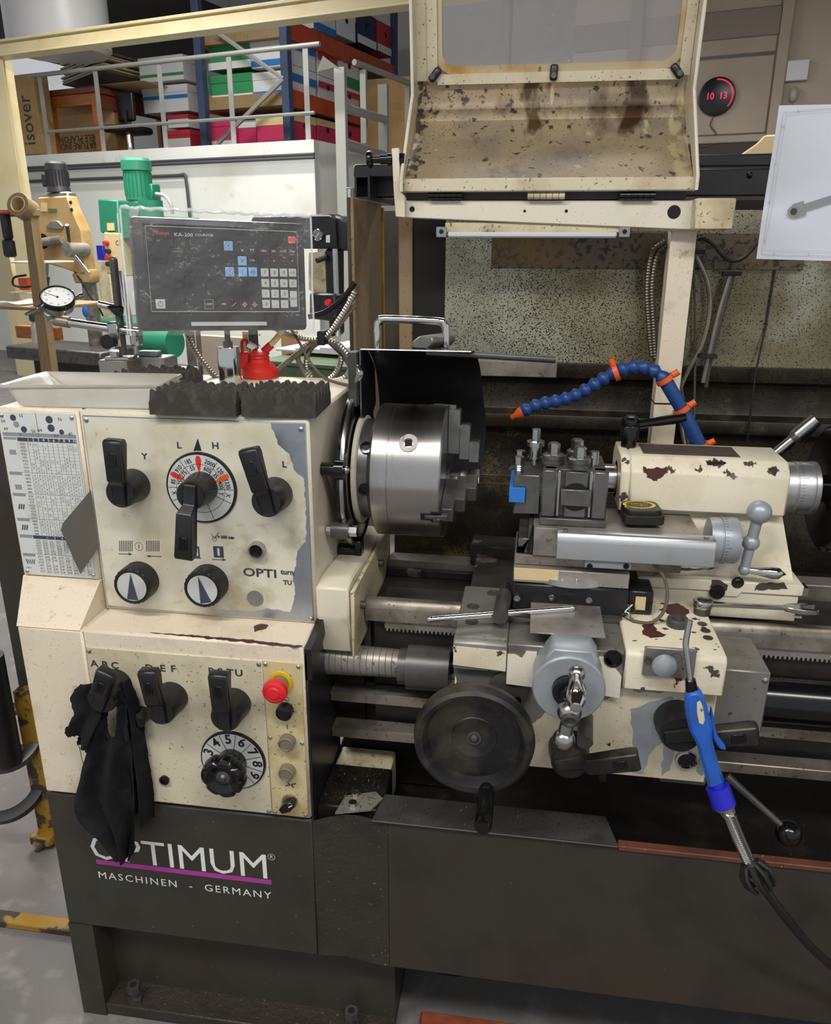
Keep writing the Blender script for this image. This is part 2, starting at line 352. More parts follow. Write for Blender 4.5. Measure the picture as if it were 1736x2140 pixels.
mat('hood_in', 'bfae8e', .36, .1, [dict(c='8e8580', s=4, t=(.46, .62), a=.85), dict(c='5f431f', s=9, t=(.58, .72), a=.75, st=(1.6, 1.6, .45), g=((2, 1.42, 1.50, .07), (2, 1.51, 1.53, -.1))), dict(c='2c2217', s=260, t=(.635, .68), d=3, a=.85), dict(c='2a2016', s=60, t=(.62, .66), d=6, g=((0, -.19, -.225, .16), ), a=.8), dict(c='d8cfa8', s=16, t=(.66, .69), d=5, st=(2, 2, .4), a=.7), dict(c='4f3312', s=26, t=(.93, 1.05), d=4, a=.85, st=(1, 1, .35), o=3, g=((0, -.06, -.03, .25), (0, .0, .035, -.25), (2, 1.44, 1.47, .25))), dict(c='4a2a16', s=26, t=(.93, 1.05), d=4, a=.85, st=(1, 1, .35), o=8, g=((0, .11, .14, .25), (0, .175, .2, -.25), (2, 1.43, 1.46, .25))), dict(c='e0d6a6', s=22, t=(.9, 1.0), d=4, a=.7, st=(2, 2, .3), o=6, g=((0, .19, .215, .4), (2, 1.50, 1.44, .06)))])
mat('hood_frame', 'cfc4aa', .4, 0, [dict(c='a38c60', s=9, t=(.48, .7), a=.6), dict(c='2c2217', s=190, t=(.645, .68), d=3, a=.85), dict(c='a2691d', s=11, t=(.63, .74), a=.7)])
mat('gasket', 'c4b592', .5, 0, [dict(c='b9812a', s=9, t=(.5, .62), a=.85), dict(c='4a2f14', s=30, t=(.62, .7), a=.8)])
mat('column_brown', '8f7a5c', .5, .1, [dict(c='6a4a26', s=6, t=(.45, .7), a=.7), dict(c='2f261c', s=150, t=(.63, .68), d=3, a=.8)])
mat('column_dark', '4b443a', .5, .2, [dict(c='2d2821', s=8, t=(.45, .7), a=.7)])
mat('lens_white', 'c9ccd2', .3); mat('rag_yellow', 'b39a4a', .7); mat('tank_white', 'dadada', .35)
mat('yellow_chip', '9a7520', .6, 0, [dict(c='3a3328', s=24, t=(.5, .56), d=6)]); mat('chip_metal', '8f8c88', .3, .9)

# ---------------------------------------------------------------- building shell
b = B(); b.face([(-14, -3, 0), (8, -3, 0), (8, 16, 0), (-14, 16, 0)]); struct('floor', b, 'concrete')
# half wall below the mezzanine, its return wall, mezzanine slab
cz = 2.2; uc = rm(655, 290, Y=7.0).x
b = B(); b.box(-11, uc, 7.0, 7.25, 0, cz); struct('wall_left', b, 'wall_white', ROOM)
b = B(); b.box(uc-.22, uc, 7.252, 11, 0, cz); struct('wall_return', b, 'wall_white', ROOM)
b = B(); b.box(-11, uc-.225, 7.255, 11, cz-.2, cz-.03); struct('mezzanine_floor', b, 'wall_dark', ROOM)
b = B(); b.box(-11.2, -4.0+4.5, 11.05, 11.25, 0, 5.2); struct('wall_back', b, 'wall_white', ROOM)
vb = 8.3
b = B(); b.box(-.35, 7, 9.0, 9.2, 0, 5.2); struct('wall_right', b, 'wall_beige', ROOM)
b = B(); b.box(-11.2, 7, -2.2, 11.3, 5.2, 5.4); struct('ceiling', b, 'ceiling_dark', ROOM)
# dark soffit over the mezzanine
b = B(); b.box(-11, rm(400, 40, Y=9.0).x, 8.2, 11, 3.95, 4.15); struct('ceiling_soffit', b, 'ceiling_dark', ROOM)
# sectional door in the right wall
def wz(px, py, v=9.0): return rm(px, py, Y=v)
b = B()
x0 = wz(1200, 100).x; x1 = wz(1622, 100).x
ys = [wz(1550, q).z for q in (-120, 30, 117, 283)]
for i in range(3):
    b.box(x0, x1, 8.97, 9.0, ys[i+1]+.012, ys[i]-.012, .008)
d1 = struct('door_1', b, 'wall_beige', ROOM, 'beige sectional door of wide horizontal panels')
b = B(); xj = wz(1625, 100).x; b.box(xj, xj+.1, 8.93, 9.0, ys[3]-.3, 5.0, .01); struct('trim_1', b, 'wall_beige', ROOM)
b = B(); b.box(x0, xj, 8.94, 8.99, wz(1540, 292).z-.03, wz(1540, 283).z, .01); struct('trim_2', b, 'wall_beige', ROOM)
b = B(); b.box(x0, xj, 8.95, 8.995, wz(1540, 62).z-.08, wz(1540, 22).z, .01); struct('trim_3', b, 'wall_dark', ROOM)
b = B(); b.box(wz(1330, 100).x-.06, wz(1330, 100).x+.06, 8.9, 9.0, .2, 5.1, .01); struct('trim_4', b, 'wall_dark', ROOM)
b = B(); b.box(wz(1060, 100).x-.05, wz(1060, 100).x+.05, 8.9, 9.0, .2, 5.1, .01); struct('trim_5', b, 'wall_dark', ROOM)
b = B(); b.box(x0, xj+.9, 8.96, 9.0, .3, wz(1540, 296).z, .005); struct('trim_6', b, 'ceiling_dark', ROOM)
# ================================================================ LATHE
def scr(b, x, y, z, r=.0035, d=(0, -1, 0)):
    b.rev([(0, .0028), (r*.55, .0024), (r, .001), (r, 0)], (x, y, z), d, 10)
# ---- gear cover (left end)
t = thing('gear_cover', 'cream gear cover with a thread chart plate at the left end of the lathe', 'machine cover')
b = B(); b.box(-.744, -.6195, 0, .42, .80, 1.056, .003)
part('upper_cover', b, 'cream_pink', t)
b = B(); P0 = [(-.744, 0, .80), (-.6195, 0, .80), (-.6195, -.069, .752), (-.717, -.069, .752)]
P1 = [(-.744, .42, .80), (-.6195, .42, .80), (-.6195, .42, .752), (-.717, .42, .752)]
b._add(P0+P1, [(0, 3, 2, 1), (4, 5, 6, 7), (0, 1, 5, 4), (3, 7, 6, 2), (0, 4, 7, 3), (1, 2, 6, 5)])
part('sloped_cover', b, 'cream_pink', t)
b = B(); b.box(-.717, -.6165, -.069, .40, .466, .752, .003); part('lower_cover', b, 'cream_pink', t)
# chart
cw0, cw1, ch0, ch1 = -.7395, -.6235, .8035, 1.0505
b = B(); b.box(cw0, cw1, -.0015, .001, ch0, ch1); pl = part('chart_plate', b, 'chart_plate', t, 'printed aluminium thread and feed chart')
CWp, CHp = cw1-cw0, ch1-ch0; yp = -.0017
def cx(u): return cw0+CWp*u
def cz_(v): return ch1-CHp*v
dk, gy, ln = B(), B(), B()
def rect(bb, u0, u1, v0, v1, y=yp): bb.face([(cx(u0), y, cz_(v1)), (cx(u1), y, cz_(v1)), (cx(u1), y, cz_(v0)), (cx(u0), y, cz_(v0))])
rect(gy, .02, .98, .118, .14); rect(dk, .2, .98, .146, .168); rect(gy, .02, .19, .146, .16)
for v in (.355, .485, .64, .745, .895-.03): rect(gy, .02, .19, v, v+.016)
rect(dk, .2, .98, .745, .765)
for v in (.355, .485, .64, .745, .865): rect(ln, .02, .98, v-.0016, v-.0004)
rect(ln, .49, .495, .0, .14)
def disc(bb, u, v, r, y=yp): bb.rev([(0, 0), (r, 0)], (cx(u), y, cz_(v)), (0, -1, 0), 18)
for u, v, r in ((.19, .032, .0046), (.31, .098, .0046), (.66, .036, .0054), (.67, .084, .0054), (.8, .105, .0037)): disc(dk, u, v, r)
disc(gy, .22, .07, .0044)
for s_, u, v in (('55', .3, .02), ('54', .05, .055), ('49', .07, .1), ('56', .43, .108), ('56', .8, .032), ('64', .52, .1), ('40', .91, .115)): ln.text(s_, (cx(u), yp, cz_(v)), .0066)
ln.text('V', (cx(.25), yp-.0002, cz_(.129)), .006); ln.text('VV', (cx(.72), yp-.0002, cz_(.129)), .006)
wh = B()
for i in range(10): wh.text(str(i+1), (cx(.345+i*.0675), yp-.0002, cz_(.157)), .0062)
for i, n in enumerate('1 2 4 6 8 10'.split()): wh.text(n, (cx(.4+i*.1), yp-.0002, cz_(.755)), .0052)
random.seed(3)
secs = [(.175, .355, 'IICFS IICES IICDS IICEU ICFS IICDU ICFU ICEU ICDU'.split()), (.36, .485, 'IIAER IIAFR IIBFR IAER IAFR IBFR'.split()), (.49, .64, 'IICES IICDS ICFS IICDU ICES ICFU ICEU ICDU'.split()), (.645, .745, 'IIAFR IIBFR IAER IAFR IBFR'.split()), (.77, .865, 'IICFS IICET IICDT ICFT ICET ICDT'.split()), (.87, .985, 'IICFT IICEI IICDT ICFT ICIT ICDT'.split())]
for k, (v0, v1, rows) in enumerate(secs):
    h = (v1-v0)/len(rows)
    for i, rn in enumerate(rows):
        v = v0+h*(i+.5)
        ln.text(rn, (cx(.262), yp, cz_(v)), .0042, sx=.85)
        rect(ln, .33, .98, v+h/2-.0006, v+h/2)
        for j in range(10 if k < 4 else 7):
            if random.random() < (.38 if k in (0, 2) else .93):
                st = random.choice(['0,2', '0,5', '8', '12', '36', '44', '7', '3,5', '18', '0,75'] if k < 4 else ['0,082', '0,148', '0,272', '0,5', '0,648'])
                ln.text(st, (cx(.36+j*(.0655 if k < 4 else .093)), yp, cz_(v)), .0034, sx=.85)
    for j in range(11 if k < 4 else 8): rect(ln, .328+j*(.0655 if k < 4 else .0935), .331+j*(.0655 if k < 4 else .0935), v0, v1)
for v, n in ((.22, 7), (.43, 7)):
    for j in range(n): rect(ln, .07+j*.013, .076+j*.013, v, v+.03)
for v in (.55, .68):
    for j in range(3):
        ln.tube([(cx(.07+j*.03), yp, cz_(v+.03)), (cx(.09+j*.03), yp, cz_(v))], .0009, 5)
ln.tube([(cx(.05+i*.015), yp, cz_(.9+(.03 if i % 2 else 0))) for i in range(9)], .0006, 5)
ln.text('mm', (cx(.07), yp, cz_(.955)), .005)
part('dark_print', dk, 'ink_navy', pl); part('grey_print', gy, 'ink_grey', pl); part('line_print', ln, 'ink', pl); part('white_print', wh, 'white_print', pl)
b = B()
for x in (cw0+.005, cw1-.005):
    for z in (ch0+.005, ch1-.005): scr(b, x, -.0015, z, .003)
part('screw', b, 'steel', pl)
b = B(); b.box(-.742, -.72, -.0004, .001, 1.035, 1.05); 
# ---- folded grey flap hanging off the chart (magnet sheet)
b = B(); q = [at(190, 1024, Y=-.004), at(131, 1094, Y=-.030), at(127, 1108, Y=-.032), at(168, 1200, Y=-.030), at(206, 1143, Y=-.004)]
n_ = (q[2]-q[0]).cross(q[3]-q[0]).normalized()*.0016
b._add([tuple(p) for p in q]+[tuple(p-n_) for p in q], [(0, 1, 2, 3, 4), (9, 8, 7, 6, 5)]+[(i, (i+1) % 5, 5+(i+1) % 5, 5+i) for i in range(5)])
solo('magnet_sheet', b, 'flap_grey', 'bent dark grey sheet sticking out over the thread chart', 'sheet')

# ---- headstock
t = HS = thing('lathe_headstock', 'cream lathe headstock with black levers and speed dial, foam lying on top', 'machine')
b = B(); b.box(-.6185, -.2905, 0, .33, .752, 1.056, .004)
part('housing', b, 'cream', t)
b = B(); b.box(-.6155, -.2915, -.069, .12, .466, .7535, .0035); gb = part('gearbox_housing', b, 'cream_pink', t)
# cream ledge and side foot stepping out to the right under the chuck
b = B(); b.prism([(.0, .764), (.0, .812), (.03, .818), (.30, .80), (.30, .70), (.02, .70)], 'yz', -.2905, -.243, .003); foot = part('side_foot', b, 'cream', t)
b = B()
for p in ((690+40, 1180), (728, 1205)):
    q = at(*p, Z=.808); b.rev([(0, .0), (.012, .0)], (q.x, q.y, .8125), (0, 0, 1), 16)
part('foot_hole', b, 'dark_void', foot, split=True)
b2 = B(); b2.box(-.242, -.236, .006, .30, .70, .806, .002); part('side_plate', b2, 'cream_oily', t)
b2 = B(); b2.cyl((-.237, .05, .765), (-.228, .05, .765), .006, n=12); b2.cyl((-.237, .19, .775), (-.228, .19, .775), .006, n=12); part('bolt', b2, 'steel_dark', t)
b = B(); b.box(-.2912, -.287, -.066, .10, .468, .742, .001); part('side_panel', b, 'black_paint', t, 'black side panel')
b = B(); b.box(-.289, -.243, .10, .28, .52, .765, .002); part('black_bracket', b, 'black_grime', t)
b = B(); b.prism([(-.066, .70), (-.066, .748), (.02, .765), (.02, .74)], 'yz', -.2905, -.281); part('edge_flange', b, 'black_grime', t)
# upper panel: aluminium with a worn paint film
px0, px1, pz0, pz1 = -.6125, -.2945, .7585, 1.0495
b = B(); b.box(px0, px1, -.0022, .001, pz0, pz1, .0006); up = part('control_plate', b, 'bare_aluminium', t, 'bare aluminium plate with cream paint worn off its right edge')
pp = [at(566, 884, Y=0), at(572, 900, Y=0), at(583, 928, Y=0), at(605, 948, Y=0), at(618, 985, Y=0), at(636, 1000, Y=0), at(641, 1085, Y=0), at(640, 1130, Y=0), at(622, 1150, Y=0), at(620, 1180, Y=0), at(612, 1200, Y=0), at(618, 1240, Y=0), at(608, 1278, Y=0), at(560, 1270, Y=0), at(530, 1276, Y=0), at(457, 1272, Y=0), at(455, 1283, Y=0)]
edge = jag([(p.x, p.z) for p in pp], .0006, .003)
edge = edge[:edge.index(min(edge, key=lambda e: (e[0]-pp[-1].x)**2+(e[1]-pp[-1].z)**2))+1]
poly = edge+[(px0+.0015, pz0+.003), (px0+.0015, pz1-.0015), (pp[0].x-.002, pz1-.0015)]
b = B(); b.prism(poly, 'xz', -.0026, -.0021); part('paint_film', b, 'panel_paint', up)
b = B()
for x, z in ((px0+.006, pz1-.006), (px1-.006, pz1-.008), (px1-.004, pz0+.004)): scr(b, x, -.0026, z)
part('screw', b, 'steel', up)
def lettering(items, y, m, parent, bold=.00035, name='lettering'):
    b = B()
    for s_, px, py, sz, *k in items:
        q = at(px, py, Y=y); b.text(s_, (q.x, y-.0003, q.z), sz, bold=bold, sx=k[0] if k else 1)
    part(name, b, m, parent)
lettering([('Y', 302, 954, .012, 1.1), ('L', 374, 931, .0125, 1.1), ('H', 450, 932, .0125, 1.15), ('L', 594, 971, .012, 1.1), ('x', 243, 949, .011), ('OPTI', 543, 1198, .018, 1.3), ('turn', 600, 1196, .011), ('TU', 601, 1218, .0095), ('> 500 min', 472, 1123, .006)], -.0026, 'ink', up)
# arrow marker above the dial and little pictograms
b = B(); y = -.0029
for a in ([(413, 916), (404, 942), (421, 942)],): b.face([tuple(at(p[0], p[1], Y=y)) for p in a][::-1])
part('pointer', b, 'ink_black', up)
b = B()
for x0, x1, yy, d in ((248, 274, 1157, 1), (308, 337, 1162, -1), (397, 420, 1166, -1), (443, 470, 1169, 1)):
    a, c = at(x0, yy, Y=y), at(x1, yy+1, Y=y); b.tube([a, c], .0005, 5)
    h = c if d > 0 else a; b.face([tuple(h+V((d*.002, 0, 0))), tuple(h+V((-d*.004, 0, .002))), tuple(h+V((-d*.004, 0, -.002)))])
for x0, x1, n in ((250, 276, 8), (306, 332, 8)):
    for i in range(n):
        a = at(x0+(x1-x0)*i/(n-1), 1130, Y=y); c = at(x0+(x1-x0)*i/(n-1), 1152, Y=y); b.tube([a, c], .0005, 5)
q = at(290, 1142, Y=y); b.ring((q.x, y, q.z), (0, -1, 0), .0058, .0063, 20); b.tube([q+V((0, 0, .003)), q-V((0, 0, .003))], .0005, 5)
q = at(448, 1126, Y=y); b.ring((q.x, y, q.z), (0, -1, 0), .003, .0036, 14); b.tube([q, at(457, 1113, Y=y)], .0005, 5); b.tube([q, at(441, 1115, Y=y)], .0003, 5)
part('pictogram', b, 'ink', up)
b = B(); wht = B()
for x0 in (395, 445):
    a = at(x0, 1141, Y=y); c = at(x0+23, 1166, Y=y); b.face([(a.x, y, c.z), (c.x, y, c.z), (c.x, y, a.z), (a.x, y, a.z)])
    m_ = (a.x+c.x)/2
    for dx in ((-.0035, .0035) if x0 < 420 else (0,)):
        wht.face([(m_+dx-.0016, y-.0002, c.z+.003), (m_+dx+.0016, y-.0002, c.z+.003), (m_+dx+.0016, y-.0002, a.z-.003), (m_+dx-.0016, y-.0002, a.z-.003)])
pg = part('pictogram_square', b, 'ink_navy', up); part('pictogram_bar', wht, 'panel_paint', pg)
b = B(); q = at(533, 1251, Y=y); b.rev([(0, 0), (.0125, 0)], (q.x, y, q.z), (0, -1, 0), 24); part('worn_emblem', b, 'grey_plate', up)
# ---- lever builder (hub axis -y)
def lever(px, py, Y, ang, ln_=.073, hub=.045, r=.0212, parent=HS, back=0, wd=.0125, m='black_plastic', thick=.017):
    o = at(px, py, Y=Y); o = V((o.x, Y, o.z))
    b = B(); b.rev([(0, 0), (r*1.12, 0), (r*1.12, .012), (r*1.06, .018), (r, hub-.003), (r-.0015, hub), (0, hub)], o, (0, -1, 0), 32)
    hb = part('lever', b, m, parent)
    # arm profile in (radial, axial) extruded across; cranked like the moulded handles
    rr = M.Translation(o) @ M.Rotation(ang, 4, 'Y')
    yc = -hub
    pr = [(-r*.8, yc+.001), (-r*.8, yc-.0035), (r*.55, yc-.0035), (r*.95, yc-.012-back), (ln_, yc-.014-back), (ln_+.004, yc-.011-back), (ln_+.004, yc-.001-back+.004), (ln_-.004, yc+.006-back), (r*1.2, yc+.004-back*.6), (r*.7, yc+.001)]
    t_ = B(); t_.prism([(a, c) for a, c in pr], 'yz', -wd, wd, .0016)
    for v in t_.bm.verts: v.co = V((v.co.x*(.72 if v.co.y < r*.6 else .9 if v.co.y < r*1.3 else 1.02), v.co.z, v.co.y))
    bmesh.ops.recalc_face_normals(t_.bm, faces=t_.bm.faces[:]); t_.xf(rr)
    ar = part('arm', t_, m, hb)
    t_ = B(); z0, z1 = ln_-.03, ln_-.012; yi = yc-.0137-back
    t_.box(-.006, .006, yi-.001, yi, z0, z1, .0004)
    for i in range(5): t_.box(-.0035, .0035, yi-.0018, yi, z0+.003+i*.0026, z0+.0042+i*.0026)
    t_.xf(rr); part('grip_inlay', t_, 'black_gloss', ar)
    return hb
lever(283, 1012, 0, R(3)); lever(578, 1030, 0, R(-13))
# ---- speed dial with printed sectors
dc = at(423, 1018, Y=0); dx, dz = dc.x, dc.z; dr = .0515; kk = 1.13
b = B(); b.rev([(0, .0035), (dr-.003, .0035), (dr-.001, .003), (dr, .001), (dr, 0)], (dx, -.0022, dz), (0, -1, 0), 56); rim = part('speed_dial', b, 'black_gloss', t)
yd = -.0062
b = B(); b.ring((dx, yd, dz), (0, -1, 0), .021, dr-.0035, 56); part('dial_face', b, 'dial_plate', rim)
def pol(a, r): return (dx+math.sin(R(a))*r*kk, yd-.0004, dz+math.cos(R(a))*r*kk)
b = B()
for s_, a, r in (('910', -48, .0352), ('185', -22, .0356), ('275', -50, .0265), ('55', -18, .0265), ('2000', 24, .0352), ('605', 24, .0265), ('120', 48, .0352), ('35', 50, .0265), ('1330', 78, .0352), ('400', 78, .0265), ('X', 102, .0352), ('Y', 102, .0265), ('85', -78, .0352), ('25', -76, .0265), ('X', -102, .0352), ('Y', -102, .0265)):
    ar = R(a); b.text(s_, pol(a, r), .0092, bold=.00012, xd=(math.cos(ar), 0, -math.sin(ar)), zd=(math.sin(ar), 0, math.cos(ar)), sx=.82)
for a in (-35, 35, 90, -90, 115, -115, 160): b.tube([pol(a, .0195), pol(a, dr/kk-.004)], .0003, 4)
b.ring((dx, yd-.0004, dz), (0, -1, 0), .0348, .0353, 56)
part('dial_numerals', b, 'ink_black', rim)
for a in (-64, 0, 64):
    b = B(); s_ = V(pol(a, .0195)); e_ = V(pol(a, dr/kk-.0045)); w1 = V((math.cos(R(a)), 0, -math.sin(R(a))))*.0042
    b.face([tuple(s_), tuple(s_+(e_-s_)*.45+w1*.75), tuple(s_+(e_-s_)*.78+w1), tuple(e_+w1*.5), tuple(e_-w1*.5), tuple(s_+(e_-s_)*.78-w1), tuple(s_+(e_-s_)*.45-w1*.75)])
    part('dial_marker', b, 'orange_mark' if a > 0 else 'red', rim)
lever(423, 1018, -.005, R(186), ln_=.082, hub=.042, r=.0205, back=.008)
# ---- round selector knobs
def knob(px, py, Y=0, tri=0):
    q = at(px, py, Y=Y); o = V((q.x, Y, q.z)); r = .0278
    b = B(); n = 48; prof = [(r*1.02, 0), (r*1.02, .003), (r, .006), (r, .028), (r*.95, .031)]
    b.rev(prof, o, (0, -1, 0), n)
    for v in b.bm.verts:
        d = v.co-o
        if .004 < -d.y < .029:
            k = 1+.03*math.cos(24*math.atan2(d.z, d.x)); v.co.x = o.x+d.x*k; v.co.z = o.z+d.z*k
    b.rev([(r*.95, .031), (r*.84, .0315), (r*.82, .030), (0, .030)], o, (0, -1, 0), 32)
    kb = part('selector_knob', b, 'black_plastic', HS)
    b = B(); b.rev([(0, .0306), (r*.8, .0306)], o, (0, -1, 0), 32); fc = part('knob_face', b, 'dial_plate', kb)
    b = B(); rr = M.Translation(o) @ M.Rotation(tri, 4, 'Y')
    b.face([(0, -.0311, r*.76), (-.0085, -.0311, -r*.72), (.0085, -.0311, -r*.72)]); b.xf(rr); part('pointer_mark', b, 'ink_navy', fc)
knob(296, 1209, 0, R(2)); knob(440, 1215, 0, R(-12))
# socket
q = at(540, 1146, Y=0); o = V((q.x, -.002, q.z))
b = B(); b.rev([(.0125, 0), (.0125, .004), (.0118, .009), (.0095, .0095), (.009, .004)], o, (0, -1, 0), 28); so = part('cable_socket', b, 'steel', t)
b = B(); b.rev([(0, .004), (.009, .004)], o, (0, -1, 0), 24)
for i in range(5): b.cyl(o+V((math.cos(i*1.256)*.005, -.004, math.sin(i*1.256)*.005)), o+V((math.cos(i*1.256)*.005, -.007, math.sin(i*1.256)*.005)), .0011, n=8)
part('socket_insert', b, 'black_gloss', so)
# ---- gearbox front panels
Yg = -.069
b = B(); b.box(-.6125, -.3505, Yg-.0022, Yg+.001, .4715, .7275, .0006); lp = part('gearbox_plate', b, 'panel_dirty', t)
b = B(); b.box(-.3495, -.2945, Yg-.0022, Yg+.001, .4705, .7285, .0006); rp = part('switch_plate', b, 'panel_rusty', t, 'narrow rust stained switch plate')
b = B()
for x, z in ((-.608, .722), (-.355, .7225), (-.355, .476)): scr(b, x, Yg-.0022, z)
part('screw', b, 'steel', lp)
b = B()
for x, z in ((-.3455, .7235), (-.2985, .7235), (-.2985, .476), (-.3455, .476), (-.2985, .6), (-.3455, .605)): scr(b, x, Yg-.0022, z, .003)
part('screw', b, 'steel', rp)
lettering([('A', 197, 1387, .0148, 1.15), ('B', 219, 1389, .0148, 1.15), ('C', 240, 1391, .0148, 1.15), ('D', 312, 1396, .0148, 1.15), ('E', 340, 1397, .0148, 1.15), ('F', 362, 1398, .0148, 1.15), ('R', 442, 1403, .0148, 1.15), ('S', 460, 1404, .0148, 1.15), ('T', 481, 1406, .0148, 1.15), ('U', 499, 1407, .0148, 1.15)], Yg-.0022, 'ink', lp)
lever(246, 1426, Yg, R(24), ln_=.058, hub=.048, r=.021, back=.008); lever(362, 1453, Yg, R(-4), ln_=.068, hub=.044, r=.021, back=.003); lever(493, 1466, Yg, R(1), ln_=.073, hub=.044, r=.021, back=.003)
# feed dial
dc = at(489, 1586, Y=Yg); dx, dz = dc.x, dc.z; dr = .0495; yd = Yg-.0062; kk = 1.14
b = B(); b.rev([(0, .0035), (dr-.003, .0035), (dr-.001, .003), (dr, .001), (dr, 0)], (dx, Yg-.0022, dz), (0, -1, 0), 48); fd = part('feed_dial', b, 'black_gloss', t)
b = B(); b.ring((dx, yd, dz), (0, -1, 0), .018, dr-.003, 48); part('dial_face', b, 'dial_plate', fd)
b = B()
for i, n in enumerate((3, 4, 5, 6, 7, 8, 9)):
    a = -66+i*32-4; ar = R(a); b.text(str(n), pol(a, .0325), .021, xd=(math.cos(ar), 0, -math.sin(ar)), zd=(math.sin(ar), 0, math.cos(ar)), bold=.0005)
    a += 16; b.tube([pol(a, .0185), pol(a, dr/kk-.0035)], .00035, 4)
part('dial_numerals', b, 'ink_black', fd)
o = V((dx, Yg, dz)); b = B()
b.rev([(.0215, .004), (.0215, .022), (.018, .026), (.018, .03)], o, (0, -1, 0), 36)
n = 70; prof = [(.012, .026), (.028, .027), (.032, .032), (.0333, .038), (.0315, .046), (.027, .050), (.022, .0505), (.0135, .044), (.010, .044)]
b.rev(prof, o, (0, -1, 0), n)
for v in b.bm.verts:
    d = v.co-o; rr_ = math.hypot(d.x, d.z)
    if rr_ > .0265 and -d.y > .0265:
        k = 1-.11*max(0, math.cos(7*math.atan2(d.z, d.x)))**4; v.co.x = o.x+d.x*k; v.co.z = o.z+d.z*k
sk = part('star_knob', b, 'black_gloss', t)
b = B(); b.rev([(.0105, .044), (.009, .045), (.006, .045), (.0035, .048), (0, .0485)], o, (0, -1, 0), 24); part('knob_screw', b, 'steel_dark', sk)
# screw plug and small black knob
b = B(); q = at(346, 1627, Y=Yg); b.rev([(0, .002), (.005, .002), (.005, .004), (.0075, .004), (.0075, 0)], (q.x, Yg-.002, q.z), (0, -1, 0), 20); part('sight_plug', b, 'black_gloss', lp)
b = B(); q = at(300, 1490, Y=Yg); b.rev([(0, .02), (.009, .02), (.0125, .018), (.0135, 0)], (q.x, Yg-.002, q.z), (0, -1, 0), 24); part('small_knob', b, 'black_gloss', lp)
# switches
def sw(px, py, name, prof, m, label=None):
    q = at(px, py, Y=Yg-.002); b = B(); b.rev(prof, (q.x, Yg-.002, q.z), (0, -1, 0), 28); return part(name, b, m, rp, label), V((q.x, Yg-.002, q.z))
_, o = sw(587, 1424, 'stop_collar', [(0, .001), (.017, .001), (.0165, .004), (.0, .004)], 'yellow')
sw(587, 1424, 'stop_stem', [(0, .005), (.0125, .005), (.0125, .018), (.010, .021), (0, .021)], 'button_metal')
sw(587, 1424, 'emergency_stop', [(.010, .020), (.0168, .021), (.0178, .025), (.0168, .030), (.0125, .0325), (.012, .0315), (.0085, .0325), (.0075, .0338), (0, .034)], 'estop_red', 'red mushroom emergency stop button')
sw(597, 1483, 'push_button', [(0, .013), (.0095, .0125), (.0115, .011), (.0122, .004), (.0122, 0)], 'black_gloss', 'black push button')
for yy in (1547, 1609): sw(602, yy, 'push_button', [(0, .011), (.0088, .011), (.0095, .0125), (.0113, .0115), (.012, .003), (.012, 0)], 'button_metal')
_, o = sw(606, 1673, 'selector_switch', [(0, .004), (.0115, .004), (.0118, .0), (.0118, 0)], 'button_metal')
b = B(); rr = M.Translation(o) @ M.Rotation(R(-38), 4, 'Y')
b.prism([(-.0125, -.004), (.0, -.0075), (.0125, -.004), (.0125, .004), (0, .0075), (-.0125, .004)], 'xz', -.018, -.003, .0008); b.xf(rr); st = part('selector_grip', b, 'black_gloss', rp)
b = B(); b.face([(.004, -.0183, -.0008), (.0115, -.0183, -.0008), (.0115, -.0183, .0008), (.004, -.0183, .0008)]); b.xf(rr); part('selector_mark', b, 'white_print', st)
b = B(); y = Yg-.0025
q = at(600, 1519, Y=y); b.face([(q.x-.0008, y, q.z-.004), (q.x+.0008, y, q.z-.004), (q.x+.0008, y, q.z+.004), (q.x-.0008, y, q.z+.004)])
part('green_mark', b, 'bench_green', rp)
b = B(); q = at(595, 1462, Y=y); b.ring((q.x, y, q.z), (0, -1, 0), .0055, .0061, 20)
for a in (0, 120, 240): b.tube([(q.x, y, q.z), (q.x+math.sin(R(a))*.0042, y, q.z+math.cos(R(a))*.0042)], .0005, 4)
q = at(607, 1640, Y=y)
for s_ in (-1, 1): b.tube([(q.x+s_*.008, y, q.z+s_*.003), (q.x+s_*.001, y, q.z+s_*.0005), (q.x+s_*.004, y, q.z-s_*.004)], .0008, 5)
part('switch_symbol', b, 'ink_black', rp)
# chipped paint on the ledge
for pts in ([(528, 1310), (548, 1303), (562, 1308), (550, 1316), (535, 1320)], [(310, 1322), (420, 1333), (520, 1342), (620, 1352), (632, 1350), (520, 1337), (400, 1327)]):
    q = [at(p[0], p[1], Z=.7537) for p in pts]; b = B(); b.prism(jag([(v.x, v.y) for v in q], .0008, .004), 'xy', .7532, .7538); part('paint_chip', b, 'paint_chip', gb)

# ---- stand / base cabinet
t = ST = thing('lathe_stand', 'dark grey steel lathe stand with white and purple lettering, standing on the floor', 'machine base')
xl, xr = -.7165, -.176
b = B(); b.box(xl-.004, -.2905, -.066, .36, .20, .462, .003); part('cabinet_top', b, 'stand_paint', t)
b = B(); cc = [(-.2905, -.066, .462), (-.268, -.062, .468), (-.245, -.060, .474), (-.222, -.063, .478), (-.2, -.0675, .478), (-.176, -.0688, .478)]
b._add([(x, y_, z) for x, y_, zt_ in cc for z in (.2, zt_)], [(2*i, 2*i+2, 2*i+3, 2*i+1) for i in range(5)])
part('corner_panel', b, 'stand_rough', t)
b = B(); b.box(xl-.004, -.677, -.066, .36, 0, .2003, .0); part('side_panel', b, 'stand_paint', t)
b = B(); b.box(-.677, xr, -.018, .36, .022, .20); part('recess_back', b, 'stand_paint', t)
b = B(); b.box(-.677, xr, -.066, .36, 0.006, .028, .002); part('foot_plate', b, 'stand_rough', t)
